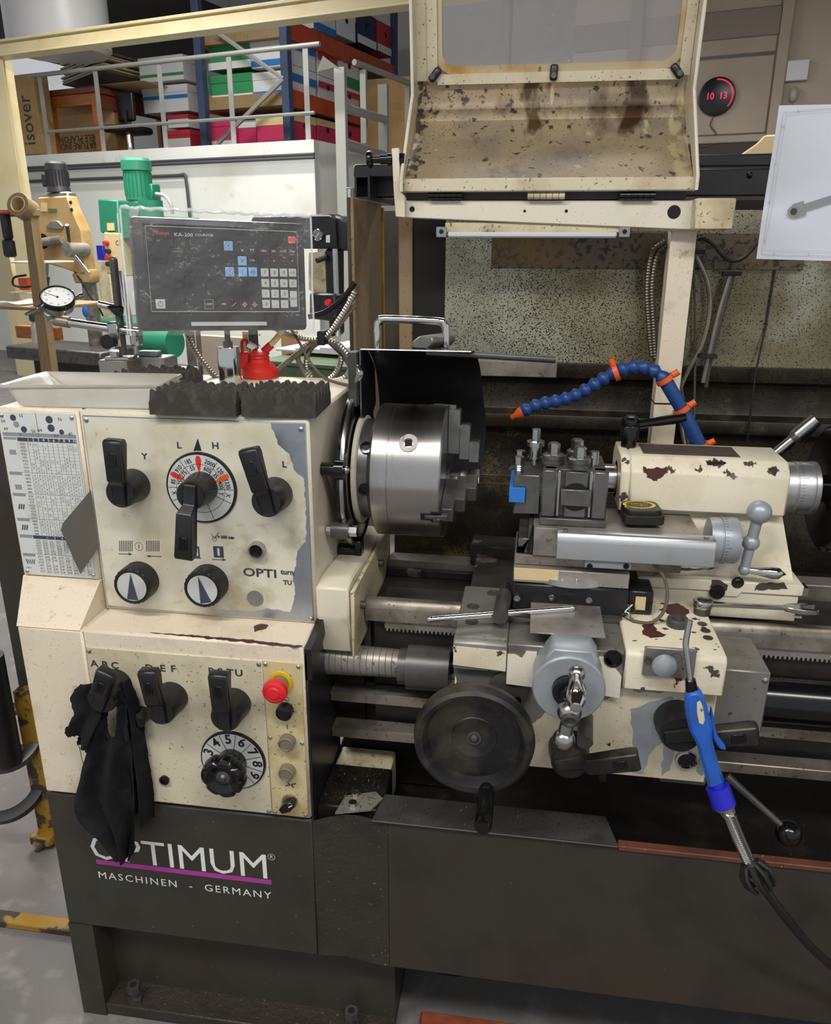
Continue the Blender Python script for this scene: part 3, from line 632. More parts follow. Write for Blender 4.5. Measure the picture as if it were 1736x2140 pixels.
for px, py in ((283, 2090), (735, 2145)):
    q = at(px, py, Z=.028); b = B(); b.hex((q.x, q.y, .028), (q.x, q.y, .038), .013); b.cyl((q.x, q.y, .038), (q.x, q.y, .052), .0075, n=16); b.hex((q.x, q.y, .05), (q.x, q.y, .064), .0115)
    bo = part('levelling_bolt', b, 'steel_dark', t); b = B(); b.cyl((q.x, q.y, .0641), (q.x, q.y, .0645), .006, n=12); part('bolt_bore', b, 'rubber', bo)
y = -.0664
b = B(); q0 = at(198, 1782, Y=y); q1 = at(562, 1812, Y=y)
b.text('OPTIMUM', ((q0.x+q1.x)/2-.004, y, at(380, 1794, Y=y).z), .067, sx=1.0)
q = at(567, 1791, Y=y); b.text('R', (q.x, y, q.z), .008); b.ring((q.x, y, q.z), (0, -1, 0), .0052, .0058, 20)
b.text('MASCHINEN  -  GERMANY', ((q0.x+q1.x)/2, y, at(382, 1850, Y=y).z), .0192, sx=1.06, space=1.25)
lg = part('lettering', b, 'white_print', t, 'white OPTIMUM MASCHINEN GERMANY lettering')
b = B(); z = at(382, 1822, Y=y).z; b.face([(q0.x, y, z-.0045), (q1.x+.002, y, z-.0045), (q1.x+.002, y, z+.0045), (q0.x, y, z+.0045)]); part('purple_stripe', b, 'purple_print', t, 'purple stripe under the lettering')
# ---- chip tray
t = CT = thing('chip_tray', 'long dark steel chip tray under the lathe bed', 'tray')
b = B(); b.box(-.176, 1.1, -.069, -.066, .20, .479, .0012); part('tray_front', b, 'stand_paint', t)
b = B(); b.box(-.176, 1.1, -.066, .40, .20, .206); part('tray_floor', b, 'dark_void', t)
b = B(); b.box(-.286, 1.1, -.054, .40, .40, .404); part('tray_sump', b, 'black_grime', t)
b = B(); b.box(.152, 1.1, -.072, -.058, .472, .4795, .001); part('tray_lip', b, 'red_lip', t, 'reddish worn tray lip')
b = B(); b.box(-.175, 1.1, .16, .165, .001, .199); part('shade_backing', b, 'dark_void', t)  # near-black sheet added so the space under the tray reads as shade
b = B(); b.box(.99, 1.0, -.066, .4, .2, .47); part('tray_end', b, 'stand_paint', t)
# loose plate along the tray edge
b = B(); b._add([(p[0], p[1], z) for z in (.4803, .4823) for p in ((-.198, -.0745), (.151, -.0745), (.138, -.016), (-.190, -.016))], [(3, 2, 1, 0), (4, 5, 6, 7), (0, 1, 5, 4), (1, 2, 6, 5), (2, 3, 7, 6), (3, 0, 4, 7)])
t2 = thing('guard_plate', 'flat grey steel plate lying on the chip tray edge below the handwheel', 'plate'); part('plate', b, 'steel_dark', t2)
b = B(); b.box(-.198, .151, -.0752, -.0743, .4801, .4825); part('bright_edge', b, 'steel', t2)
b = B(); q = [at(700, 1702, Z=.4803), at(722, 1666, Z=.4803), at(785, 1658, Z=.4803), at(800, 1672, Z=.4803), at(775, 1695, Z=.4803)]
b.prism([(p.x, p.y) for p in q], 'xy', .4803, .4835); t2 = thing('bolted_bracket', 'small grey bracket plate with two bolts beside the guard plate', 'bracket'); part('plate', b, 'steel_dull', t2)
for p in ((742, 1662), (737, 1683)):
    q = at(p[0], p[1], Z=.4836); b = B(); b.cyl((q.x, q.y, .4835), (q.x, q.y, .490), .006, n=14); part('bolt', b, 'steel', t2)
b = B(); b.box(-.287, -.19, -.05, .05, .404, .4795, .002); part('support_block', b, 'black_grime', CT)
# below tray: leg and orange pallet
b = B(); p0 = at(938, 2045, Y=.10); b.box(p0.x-.02, p0.x+.02, .10, .13, .0, .199, .002); part('leg', b, 'stand_paint', CT)
q = at(880, 2108, Z=.03); q2 = at(1210, 2140, Z=.03)
b = B(); b.box(q.x, .75, q.y-.3, q.y, .004, .028, .003); solo('orange_board', b, 'rust_orange', 'rusty orange board on the floor under the tray', 'board')
# ================================================================ CHUCK
AY, AZ = .18, .94; AX = (1, 0, 0)
def yz(a, r): return (AY-math.cos(R(a))*r, AZ+math.sin(R(a))*r)      # angle 0 = towards operator, 90 = up
t = thing('chuck_guard_ring', 'black round guard ring with chrome rim on the headstock spindle', 'guard ring')
b = B(); b.rev([(.06, 0), (.120, 0), (.1235, .002), (.1235, .009), (.118, .011), (.06, .011)], (-.272, AY, AZ), AX, 64); part('disc', b, 'black_gloss', t)
b = B(); b.rev([(.1185, .0112), (.119, .0125), (.1225, .0118), (.1238, .0095), (.1238, .0065)], (-.272, AY, AZ), AX, 64); part('chrome_rim', b, 'steel', t)
b = B(); y, z = yz(14, .128)
b.cyl((-.306, y, z), (-.268, y, z), .0095, n=20); b.rev([(0, 0), (.0115, 0), (.0115, .006), (0, .006)], (-.307, y, z), AX, 20); b.cyl((-.27, y, z), (-.257, y, z), .0145, n=20); part('stop_knob', b, 'black_gloss', t)
b = B(); b.ball((-.255, y, z), .006, 10); part('knob_screw', b, 'steel', t)
b = B(); y, z = yz(-30, .13); b.cyl((-.281, y, z), (-.255, y, z), .012, n=18); b.box(-.281, -.255, y-.008, y+.03, z-.012, z+.01, .003); part('hinge_clamp', b, 'steel_dark', t)
b = B(); b.cyl((-.255, y, z), (-.243, y, z), .0085, n=6); b.cyl((-.289, y, z), (-.28, y, z), .007, n=6); part('bolt', b, 'steel', t)
b = B(); y, z = yz(-72, .132); b.cyl((-.289, y, z), (-.254, y, z), .0115, n=20); b.box(-.262, -.251, y-.013, y+.01, z-.013, z+.022, .002); part('stop_block', b, 'black_gloss', t)
t = CK = thing('lathe_chuck', 'shiny steel three jaw lathe chuck on the headstock spindle', 'chuck')
b = B(); b.rev([(.02, -.258), (.086, -.258), (.086, -.253), (.083, -.251), (.066, -.251)], (0, AY, AZ), AX, 56); part('cream_ring', b, 'cream_light', t)
b = B(); b.rev([(.078, -.251), (.078, -.236), (.085, -.229), (.085, -.224)], (0, AY, AZ), AX, 56); cf = part('camlock_flange', b, 'tool_steel', t)
for a in (38, -8):
    y, z = yz(a, .0795); d = V((0, -math.cos(R(a)), math.sin(R(a)))); o = V((-.238, y, z))-d*.004
    b = B(); b.rev([(0, .004), (.0055, .004), (.0055, .0065), (.0095, .0062), (.0095, 0)], o, d, 20); part('cam_socket', b, 'black_gloss', cf)
b = B(); Rc = .1025
b.rev([(.02, -.2275), (Rc-.003, -.2275), (Rc, -.2255), (Rc, -.2025), (Rc-.0007, -.2019), (Rc-.0007, -.2013), (Rc, -.2007), (Rc, -.1255), (Rc-.002, -.1232), (.034, -.1225), (.034, -.15), (.0, -.15)], (0, AY, AZ), AX, 96); part('chuck_body', b, 'chuck_steel', t)
a = 38; y, z = yz(a, Rc); d = V((0, -math.cos(R(a)), math.sin(R(a)))); o = V((-.172, y, z))-d*.002
b = B(); b.rev([(.0072, .0028), (.0135, .0028), (.0138, .0018), (.0143, .0018), (.0143, 0)], o, d, 28); ks = part('key_socket', b, 'steel_dull', t)
b = B(); b.cyl(o+d*.0022, o+d*.0024, .0075, n=4, a0=PI/4+.1); part('square_hole', b, 'dark_void', ks)
for a in (-25.5, 94.5, 214.5):
    rr = M.Translation((0, AY, AZ)) @ M.Rotation(R(a), 4, 'X').inverted() if False else M.Translation((0, AY, AZ)) @ M.Rotation(R(-a), 4, 'X')
    # local: radial direction = -y
    b = B(); w_ = .0125
    b.box(-.1225, -.1045, -.098, -.03, -w_, w_, .0008); b.box(-.105, -.089, -.075, -.022, -w_, w_, .0008); b.box(-.09, -.074, -.05, -.018, -w_, w_, .0008)
    b.box(-.13, -.112, -.104, -.03, -.0045, .0045, .0006)
    for k in range(3): b.box(-.1015+k*.0035, -.0995+k*.0035, -.0762, -.074, -w_, w_); b.box(-.0865+k*.0035, -.0845+k*.0035, -.0512, -.049, -w_, w_)
    b.xf(rr); jw = part('jaw', b, 'tool_steel', t)
    b = B(); b.box(-.152, -.1222, -Rc-.0006, -Rc+.006, -.0065, .0065); b.box(-.137, -.1222, -Rc-.0006, -Rc+.006, -.010, .010); b.xf(rr); part('jaw_slot', b, 'dark_void', jw)
    b = B(); b.box(-.146, -.128, -Rc-.002, -Rc+.004, -.003, .004, .0005); b.box(-.134, -.123, -Rc-.002, -Rc+.004, -.0075, -.002, .0005); b.xf(rr); part('jaw_guide', b, 'tool_steel', jw)
# chuck guard sheet swung up behind the chuck
t = thing('chuck_guard', 'black bent sheet metal guard standing behind the chuck', 'guard')
pr = sm([(.155, 1.127, -.089), (.20, 1.122, -.087), (.255, 1.09, -.082), (.285, 1.04, -.078), (.295, .985, -.072), (.29, .93, -.078), (.27, .87, -.10), (.25, .835, -.14)], 5)
b = B(); b._add([(x, p[0]+dy, p[1]) for dy in (0, .0015) for p in pr for x in (-.251, p[2])], [(2*i, 2*i+1, 2*i+3, 2*i+2) for i in range(len(pr)-1)]+[(2*len(pr)+2*i, 2*len(pr)+2*i+2, 2*len(pr)+2*i+3, 2*len(pr)+2*i+1) for i in range(len(pr)-1)]+[(0, 2*len(pr), 2*len(pr)+1, 1)]+[(2*i+1, 2*len(pr)+2*i+1, 2*len(pr)+2*i+3, 2*i+3) for i in range(len(pr)-1)])
part('sheet', b, 'black_paint', t)
b = B(); b.prism([(.155, 1.127), (.20, 1.122), (.255, 1.09), (.262, 1.03), (.2, 1.0), (.155, 1.03)], 'yz', -.2545, -.2512); part('side_flange', b, 'black_paint', t)
b = B(); b.tube([(-.2535, .1542, 1.03), (-.2535, .1542, 1.127), (-.2515, .1542, 1.128), (-.089, .1542, 1.128)], .0011, 6); part('bare_edge', b, 'steel', t)
hp = [(-.238, .215, 1.118), (-.238, .215, 1.155), (-.234, .215, 1.163), (-.226, .215, 1.167), (-.145, .215, 1.165), (-.137, .215, 1.161), (-.133, .215, 1.153), (-.133, .215, 1.118)]
b = B(); b.tube(sm(hp, 3), .0062, 12); part('handle', b, 'chrome', t, 'chrome bar handle')
b = B(); b.rev([(0, 0), (.0145, 0), (.0145, .006), (.0135, .0075), (.008, .0075), (.007, .006), (.0055, .006), (.004, .008), (0, .0085)], (-.258, .150, 1.093), (-.55, -.8, .1), 20); part('pivot_washer', b, 'steel', t)
b = B(); b.box(-.2685, -.2555, .14, .165, 1.045, 1.125, .001); part('hinge_plate', b, 'steel_dark', t)
p = at(905, 712, Y=.225)
b = B(); b.prism([(-.02, -.008), (-.018, .0), (-.004, .0095), (.02, .0095), (.022, .0), (.012, -.010), (-.012, -.010)], 'xz', -.03, .03, .002); b.xf(M.Translation(p) @ M.Rotation(R(-30), 4, 'Z'))
solo('grey_block', b, 'grey_plate', 'grey dressing stone lying inside the chuck guard handle', 'stone')
b = B(); a, c = at(890, 735, Y=.19), at(1160, 752, Y=.21); b.tube([a, c], .0052, 12); solo('steel_rod', b, 'steel_dark', 'long dark steel rod lying across the top of the chuck guard', 'rod')
b = B(); a = at(985, 750, Y=.4); c = at(1162, 786, Y=.4); b.box(a.x, c.x, .38, .40, c.z, a.z, .001); solo('grey_bar', b, 'oil_steel', 'flat grey brown steel bar behind the dark rod', 'bar')
# ================================================================ BED
t = BD = thing('lathe_bed', 'grey steel lathe bed with ground ways and toothed rack', 'machine bed')
Yb = .07; zt = at(762, 1269, Y=Yb).z; zb = at(762, 1297, Y=Yb).z; zr = zt+.011; yr = at(790, 1253, Z=zr).y
xb = at(762, 1280, Y=Yb).x
b = B(); b.prism([(Yb, zb), (Yb, zt), (yr, zr), (yr+.012, zr), (yr+.03, zr-.014), (yr+.03, zb)], 'yz', xb, 1.1, .0008); part('front_way', b, 'oil_steel', t)
b = B(); b.box(xb+.012, 1.1, Yb+.012, .20, .52, zb); part('bed_casting', b, 'cast_dark', t)
b = B(); x = xb+.03
pts = [(x, zb-.001), (x, zb-.012)]
while x < 1.05:
    pts += [(x+.0015, zb-.012), (x+.003, zb-.017), (x+.0045, zb-.017), (x+.006, zb-.012)]; x += .0063
pts += [(x, zb-.001)]
b.prism(pts[::-1], 'xz', Yb+.004, Yb+.0118); part('rack', b, 'steel_dull', t, 'toothed steel rack')
b = B(); b.box(-.234, 1.1, yr+.03, .255, .66, zr-.035); part('bed_web', b, 'black_grime', t)
b = B(); za = at(850, 1172, Y=.262).z; b.box(-.234, 1.1, .262, .30, .64, za, .002); part('rear_way', b, 'steel_dull', t)
b = B(); b.box(-.234, -.03, .252, .2615, .66, za-.012, .002); part('gap_block', b, 'cast_chip', t)
# leadscrew, feed rods and covers
t = thing('leadscrew_cover', 'telescopic spiral steel cover over the leadscrew left of the apron', 'screw cover')
lz = at(765, 1381, Y=.045).z; b = B()
pr = [(0, -.292)]; x = -.290; k = 0
while x < -.178: pr += [(.0245-.0003*k, x), (.0245-.0003*k, x+.0085), (.0232-.0003*k, x+.009)]; x += .0095; k += 1
pr += [(0, x)]; b.rev(pr, (0, .045, lz), AX, 36); part('spiral', b, 'steel_dull', t)
b = B(); b.rev([(0, -.177), (.027, -.177), (.027, -.164), (.0335, -.164), (.0335, -.1), (0, -.1)], (0, .045, lz-.004), AX, 36); part('sleeve', b, 'steel_dark', t)
b = B()
for k in range(4):
    a = R(60+k*40); b.cyl((-.102, .045-math.cos(a)*.036, lz-math.sin(a)*.03+.01), (-.09, .045-math.cos(a)*.036, lz-math.sin(a)*.03+.01), .005, n=8)
part('bolt', b, 'steel', t)
b = B(); b.rev([(0, .33), (.034, .33), (.034, 1.1), (0, 1.1)], (0, .045, lz-.01), AX, 36); solo('leadscrew_tube', b, 'black_gloss', 'shiny black tube over the leadscrew right of the apron', 'tube')
for py, nm, lb in ((1457, 'feed_rod', 'upper grey steel feed rod below the spiral cover'), (1532, 'control_rod', 'lower grey control rod in the dark space left of the handwheel')):
    p = at(780, py, Y=.05); b = B(); b.box(-.287, 1.1, .045, .075, p.z-.010, p.z+.008, .0015); solo(nm, b, 'oil_steel', lb, 'rod')
b = B(); b.box(-.284, -.1, .11, .16, .405, .60, .003); part('bed_foot', b, 'black_grime', BD)
p = at(760, 1640, Y=.06); b = B(); b.box(-.284, -.193, .045, .10, .405, at(760, 1602, Y=.05).z, .003); part('bed_pad', b, 'cream_oily', BD, 'cream painted pad with flaking paint')
# chips of swarf
b = B(); random.seed(5)
for i in range(420):
    if i % 2: p = V((random.uniform(-.28, -.2), random.uniform(-.05, .05), .4842))
    else: p = V((random.uniform(-.19, .13), random.uniform(-.07, -.018), .4827))
    if -.262 < p.x < -.17 and p.y > .045: continue
    d = V((random.uniform(-1, 1), random.uniform(-1, 1), random.uniform(0, .5))).normalized()*random.uniform(.0015, .0042); n = V((-d.y, d.x, 0))*.35
    b.face([tuple(p), tuple(p+d), tuple(p+d+n), tuple(p+n)])
solo('steel_chips', b, 'chip_metal', 'loose silver steel chips scattered on the tray edge', 'swarf', kind='stuff')

# ================================================================ CARRIAGE
t = CA = thing('lathe_carriage', 'lathe carriage with cream and grey apron, black handwheel and levers', 'machine carriage')
zs = .78; yf = -.065
b = B(); b.prism([(yf, .735), (yf, zs-.006), (yf+.01, zs), (.11, zs), (.11, zr+.001), (Yb-.004, zr+.001), (Yb-.004, .735)], 'yz', -.086, -.0145, .0015); part('left_wing', b, 'grey_plate', t)
b = B(); b.prism([(-.0855, .742), (-.0155, .742-.004), (-.0155, .768), (-.0855, .770)], 'xz', yf-.0012, yf+.001); part('wing_paint', b, 'cream_chipped', t, 'cream painted front of the left wing')
b = B(); b.box(-.0143, .1365, yf+.004, .11, .72, .7765, .0015); part('middle_bridge', b, 'grey_plate', t)
b = B(); b.prism([(-.014, .718), (.024, .716), (.024, .768), (.01, .768), (.005, .757), (-.004, .762), (-.014, .762)], 'xz', yf+.001, yf+.0045); b.prism([(.098, .714), (.1345, .71), (.1345, .742), (.127, .752), (.116, .768), (.104, .768), (.098, .756)], 'xz', yf+.001, yf+.0045); part('bridge_paint', b, 'cream_light', t, split=True)
b = B(); q = at(1281, 1377, Y=yf); b.rev([(0, .001), (.009, .001), (.0095, .003), (.012, .003), (.012, 0)], (q.x, yf+.002, q.z), (0, -1, 0), 20); part('bore', b, 'black_gloss', t)
b = B(); b.prism([(-.069, .727), (-.069, .776), (-.062, .7825), (.105, .7825), (.105, zr+.001), (Yb-.004, zr+.001), (Yb-.004, .727)], 'yz', .137, .2615, .002); rw = part('right_wing', b, 'cream_chipped', t, 'cream right wing with red and dark paint chips')
for pts in ([(1395, 1262), (1420, 1262), (1440, 1275), (1432, 1290), (1400, 1284), (1378, 1275)], [(1345, 1305), (1360, 1298), (1372, 1318), (1395, 1328), (1360, 1334), (1340, 1325)]):
    q = [at(p[0], p[1], Z=.7826) for p in pts]; b = B(); b.prism(jag([(v.x, v.y) for v in q], .0012, .004), 'xy', .7824, .7829); part('paint_chip', b, 'paint_chip', rw)
random.seed(31)
for k in range(16):
    x, y_ = random.uniform(.15, .25), random.uniform(-.055, .09); w_ = random.uniform(.002, .006); b = B(); b.prism(jag([(x-w_, y_), (x, y_-w_*.6), (x+w_, y_), (x, y_+w_*.8)], .0008, .0015), 'xy', .7824, .7828); part('paint_chip', b, 'paint_chip' if k % 3 == 0 else 'primer_chip', rw)
b = B()
for px, py in ((1467, 1304), (1479, 1333), (1474, 1318)):
    q = at(px, py, Z=.7828); b.rev([(0, .0004), (.0045, .0004), (.0065, .0008), (.0065, 0)], (q.x, q.y, .7826), (0, 0, 1), 14)
part('screw', b, 'steel_dark', rw)
b = B()
for px, py in ((988, 1268), (985, 1300), (1030, 1240)):
    q = at(px, py, Z=zs); b.rev([(0, .0004), (.0055, .0004), (.0065, .0012), (.009, .0012), (.009, 0)], (q.x, q.y, zs), (0, 0, 1), 18)
part('oil_port', b, 'steel_dark', t, split=True)
b = B(); p0, p1 = at(985, 1122, Y=.26), at(1075, 1180, Y=.26); b.box(p0.x, .0, .255, .31, za+.001, za+.038, .003); b.box(p0.x+.01, .10, .11, .30, za+.0015, za+.02); part('rear_wing', b, 'cast_chip', t)
# apron
Ya = -.054
b = B(); b.box(-.084, .259, Ya, .045, .583, .735, .002); ap = part('apron', b, 'panel_dirty', t)
b = B(); poly = jag([(-.083, .7345), (-.083, .60), (-.02, .60), (.03, .66), (.06, .70), (.12, .70), (.135, .72), (.19, .715), (.2, .735)], .0015, .006); b.prism(poly, 'xz', Ya-.0006, Ya+.0005); part('bare_patch', b, 'grey_plate', ap, 'bare grey metal patch where paint is gone')
for pts in ([(.152, .69), (.2, .712), (.235, .70), (.225, .66), (.185, .63), (.176, .59), (.162, .59), (.158, .65)], [(.199, .64), (.215, .64), (.212, .6), (.202, .59)], [(.245, .65), (.256, .65), (.255, .595), (.247, .6)]):
    b = B(); b.prism(jag(pts, .0012, .005), 'xz', Ya-.0006, Ya+.0005); part('bare_patch', b, 'grey_cast', ap)
b = B(); q = at(1063, 1437, Y=Ya); o = V((q.x, Ya, q.z)); b.rev([(0, .006), (.0255, .006), (.027, .005), (.028, 0)], o, (0, -1, 0), 36); fl = part('bearing_flange', b, 'steel_dark', ap)
b = B()
for a in (20, 140, 260): b.rev([(0, .001), (.003, .001), (.0035, .003), (.0055, .003), (.0055, 0)], o+V((math.sin(R(a))*.019, -.006, math.cos(R(a))*.019)), (0, -1, 0), 14)
part('bolt', b, 'black_gloss', fl)
# big handwheel
q = at(990, 1545, Y=-.12); o = V((q.x, -.12, q.z)); rw_ = .0775
b = B(); b.rev([(0, -.06), (.015, -.06), (.017, -.012), (.03, -.010), (rw_-.020, -.012), (rw_-.006, -.02), (rw_, -.012), (rw_+.0015, 0), (rw_-.0005, .010), (rw_-.005, .0135), (rw_-.011, .0115), (rw_-.014, .006), (rw_-.0175, -.004), (.030, -.0045), (.0292, -.0035), (.028, -.004), (.0, -.004)], o, (0, -1, 0), 72); hw = part('handwheel', b, 'black_worn', t, 'large black dished handwheel')
b = B(); b.rev([(.0095, -.0045), (.0095, -.001), (.007, -.0008), (.006, -.0025), (.004, .001), (0, .0025)], o, (0, -1, 0), 24); part('hub_screw', b, 'steel_dark', hw)
ha = V((math.sin(R(164))*(rw_-.008), 0, math.cos(R(164))*(rw_-.008)))
b = B(); b.rev([(.009, .008), (.0105, .014), (.0105, .018), (.0095, .021), (.0105, .024), (.0112, .06), (.0108, .078), (.009, .0815), (0, .082)], o+ha, (0, -1, -.05), 24); part('wheel_handle', b, 'black_gloss', hw)
# cross-feed dial and ball crank
q = at(1188, 1440, Y=-.112); o = V((q.x, 0, q.z))
b = B(); b.prism([(q.x-.032, q.z+.02), (q.x-.032, q.z+.036), (q.x-.022, q.z+.052), (q.x+.026, q.z+.052), (q.x+.036, q.z+.036), (q.x+.034, q.z+.0), (q.x-.034, q.z)], 'xz', -.105, yf+.004, .003); part('dial_block', b, 'grey_cast', t)
b = B(); b.rev([(0, .06), (.044, .06), (.0445, .062), (.0445, .098), (.0435, .100), (.0425, .1005), (.0455, .1015), (.0455, .111), (.0435, .1135), (.021, .1135), (.021, .1125), (0, .1125)], o, (0, -1, 0), 56); dl = part('cross_feed_dial', b, 'grey_cast', t)
b = B(); b.rev([(.0205, .112), (.0205, .1215), (.018, .1225), (.013, .1225), (.012, .135), (0, .135)], o, (0, -1, 0), 32); part('dial_hub', b, 'black_gloss', dl)
yc = -.140; h1 = at(1205, 1408, Y=yc); hb_ = at(1190, 1487, Y=yc); bl = at(1178, 1545, Y=yc)
b = B(); b.ball(hb_, .0155, 18); b.tube([hb_, hb_.lerp(bl, .55), bl], [.0085, .0088, .0095], 14); b.ball(bl, .0142, 18); b.tube([hb_, h1], [.0085, .0075], 14); b.ball(h1, .0105, 14); cr = part('ball_crank', b, 'steel', t, 'bright steel ball crank')
b = B(); b.rev([(0, 0), (.0085, .0), (.0105, .002), (.0105, .006), (.0085, .0075), (.006, .0068), (.0045, .005), (0, .005)], hb_+V((0, -.010, -.003)), (0, -1, -.2), 20); part('crank_screw', b, 'steel_dark', cr)
d = (at(1203, 1482, Y=-.205)-h1); L_ = d.length
b = B(); b.rev([(.0062, 0), (.0068, L_*.15), (.0085, L_*.3), (.0118, L_*.62), (.0112, L_*.8), (.0068, L_*.96), (0, L_)], h1, d, 20); part('crank_grip', b, 'chrome', cr)
b = B(); q = at(1215, 1510, Y=Ya); b.cyl((q.x+.004, Ya, q.z+.01), (q.x+.002, -.10, q.z), .0105, n=20); part('stop_pin', b, 'steel_dark', t)
# apron levers
lever(1188, 1560, Ya, R(75), ln_=.086, hub=.038, r=.0245, parent=t, back=.004, wd=.0128, m='black_worn')
lever(1412, 1502, Ya, R(78), ln_=.088, hub=.038, r=.026, parent=t, back=.004, wd=.0128, m='black_worn')
b = B(); q = at(1433, 1587, Y=Ya); b.rev([(.0105, .001), (.0115, .0045), (.0145, .004), (.0155, 0)], (q.x, Ya, q.z), (0, -1, 0), 28); si = part('oil_sight', b, 'chrome', ap)
b = B(); b.rev([(0, .0012), (.011, .0012)], (q.x, Ya, q.z), (0, -1, 0), 24); part('sight_glass', b, 'black_gloss', si)
b = B(); q = at(1398, 1383, Y=-.069); b.box(at(1343, 1383, Y=-.069).x, at(1452, 1383, Y=-.069).x, -.0735, -.0688, at(1398, 1413, Y=-.069).z, at(1398, 1352, Y=-.069).z, .0015); pp_ = part('lube_plate', b, 'grey_plate', t)
b = B(); q = at(1388, 1391, Y=-.085); b.rev([(.006, 0), (.006, .008), (.0145, .009), (.0155, .012), (.014, .0165), (.008, .0195), (0, .0205)], (q.x, -.0735, q.z), (0, -1, 0), 28); part('lube_knob', b, 'grey_cast', pp_)
b = B(); q = at(1353, 1378, Y=-.074); b.rev([(0, .0015), (.0028, .0015), (.0032, .003), (.005, .003), (.005, 0)], (q.x, -.0735, q.z), (0, -1, 0), 14); part('screw', b, 'steel_dark', pp_)
b = B(); q = at(1412, 1376, Y=-.074); b.ring((q.x, -.0738, q.z), (0, -1, 0), .0065, .0071, 20); q = at(1428, 1386, Y=-.074)
b.tube([(q.x-.002, -.0738, q.z-.004), (q.x-.002, -.0738, q.z+.006), (q.x+.002, -.0738, q.z+.006), (q.x+.002, -.0738, q.z-.004)], .0003, 4, closed=True); b.face([(q.x-.002, -.0739, q.z-.007), (q.x+.002, -.0739, q.z-.007), (q.x, -.0739, q.z-.010)][::-1]); part('lube_symbol', b, 'ink', pp_)
b = B(); q = at(1272, 1555, Y=Ya); b.face([(q.x-.003, Ya-.0008, q.z), (q.x+.002, Ya-.0008, q.z-.003), (q.x+.002, Ya-.0008, q.z+.003)]); part('arrow_mark', b, 'ink_black', ap)
b = B(); q = at(1255, 1690, Y=-.0); b.box(q.x-.012, q.x+.012, -.015, .01, .555, .583, .003); b.hex((q.x, 0, .535), (q.x, 0, .555), .008); part('drain_plug', b, 'black_grime', t)
b = B(); b.box(.2, .262, -.05, .04, .575, .5832, .002); part('apron_foot', b, 'steel_dark', t)
p0, p1 = at(1502, 1392, Y=-.03), at(1592, 1520, Y=-.03)
b = B(); b.box(.2635, p1.x, -.03, .07, at(1590, 1530, Y=-.03).z, p0.z-.004, .002); rb = part('leadscrew_box', b, 'grey_plate', t)
b = B(); scr(b, p1.x-.006, -.03, p0.z-.016, .004); part('screw', b, 'steel', rb)

# ================================================================ CROSS SLIDE, COMPOUND, TOOL POST
t = thing('cross_slide', 'black cross slide block with three socket screws on the carriage', 'machine slide')
b = B(); b.box(-.0125, .147, .03, .20, .7835, .824, .002); cs = part('slide_block', b, 'black_paint', t)
b = B(); b.box(.1475, .182, .04, .16, .784, .819, .002); part('scale_housing', b, 'black_paint', t)
b = B()
for px, py in ((1080, 1248), (1152, 1246), (1230, 1252)):
    q = at(px, py, Y=.03); b.rev([(0, .0025), (.0022, .0025), (.0026, .005), (.0046, .005), (.0048, 0)], (q.x, .03, q.z), (0, -1, 0), 16)
part('screw', b, 'steel', cs)
b = B(); p = [at(1107, 1326, Z=.797), at(1265, 1332, Z=.797)]; b.box(p[0].x, p[1].x, p[1].y, .0298, .795, .797, .0005); part('slide_cover', b, 'steel_dull', t, 'flat bare steel cover plate')
b = B(); b.box(-.006, .14, .02, .2, .7775, .7845); part('slide_dovetail', b, 'steel_dark', t)
b = B(); q = at(1333, 1262, Y=.04); b.box(.158, .172, .0392, .04, .791, .811); part('torn_label', b, 'cardboard_light', t)
random.seed(11)
for k in range(4):
    b = B(); pts = [(.148+.003*k, .036, .80), (.150+random.uniform(-.01, .01), .028, .792), (.146+random.uniform(-.01, .012), .022, .786+random.uniform(0, .012)), (.152, .018, .784)]
    b.tube(sm(pts, 4), .0009, 5); part('frayed_wire', b, ('bench_green', 'cable_brown', 'paper_white', 'cable_black')[k], t)
b = B(); b.tube(sm([(.176, .036, .862), (.190, .032, .848), (.197, .026, .825), (.193, .018, .80), (.178, .012, .786), (.158, .014, .785), (.15, .018, .787)], 6), .0024, 8); part('scale_cable', b, 'cable_brown', t)
t = CP = thing('compound_slide', 'grey steel compound slide with aluminium scale and ball crank', 'machine slide')
b = B(); b.prism([(-.0125, .8255), (.146, .8245), (.146, .8465), (-.0125, .8465)], 'xz', .032, .15, .001); part('swivel_base', b, 'steel_dull', t)
b = B(); b.cyl((.07, .0985, .8245), (.07, .0985, .8325), .075, n=64); part('degree_ring', b, 'aluminium', t)
b = B(); b.box(-.0115, .05, .0312, .0325, .829, .847, .0005); part('worn_plate', b, 'cardboard_light', t)
b = B()
for px in (1175, 1205): q = at(px, 1212, Y=.032); b.ball((q.x, .032, q.z), .0022, 8)
part('rivet', b, 'steel', t, split=True)
b = B(); b.box(-.012, .215, .045, .14, .847, .862, .001); part('slide_base', b, 'oil_steel', t)
b = B(); b.prism([(-.01, .863), (.0, .863), (.0, .872), (-.008, .872), (-.008, .884), (.006, .884), (.006, .905), (.012, .9045), (.012, .863)], 'xz', .05, .135, .0005); part('slide_end', b, 'tool_steel', t)
b = B(); b.box(.0125, .236, .042, .145, .8625, .9045, .001); part('slide_top', b, 'steel_dull', t)
b = B(); b.prism([(.0095, .866), (.0125, .906), (.0098, .906), (.004, .87)], 'xz', .040, .05); part('wiper', b, 'black_gloss', t)
b = B(); z0, z1 = at(1163, 1168, Y=.02).z, at(1163, 1113, Y=.02).z; xr_ = at(1495, 1160, Y=.02).x; xl_ = at(1163, 1140, Y=.02).x
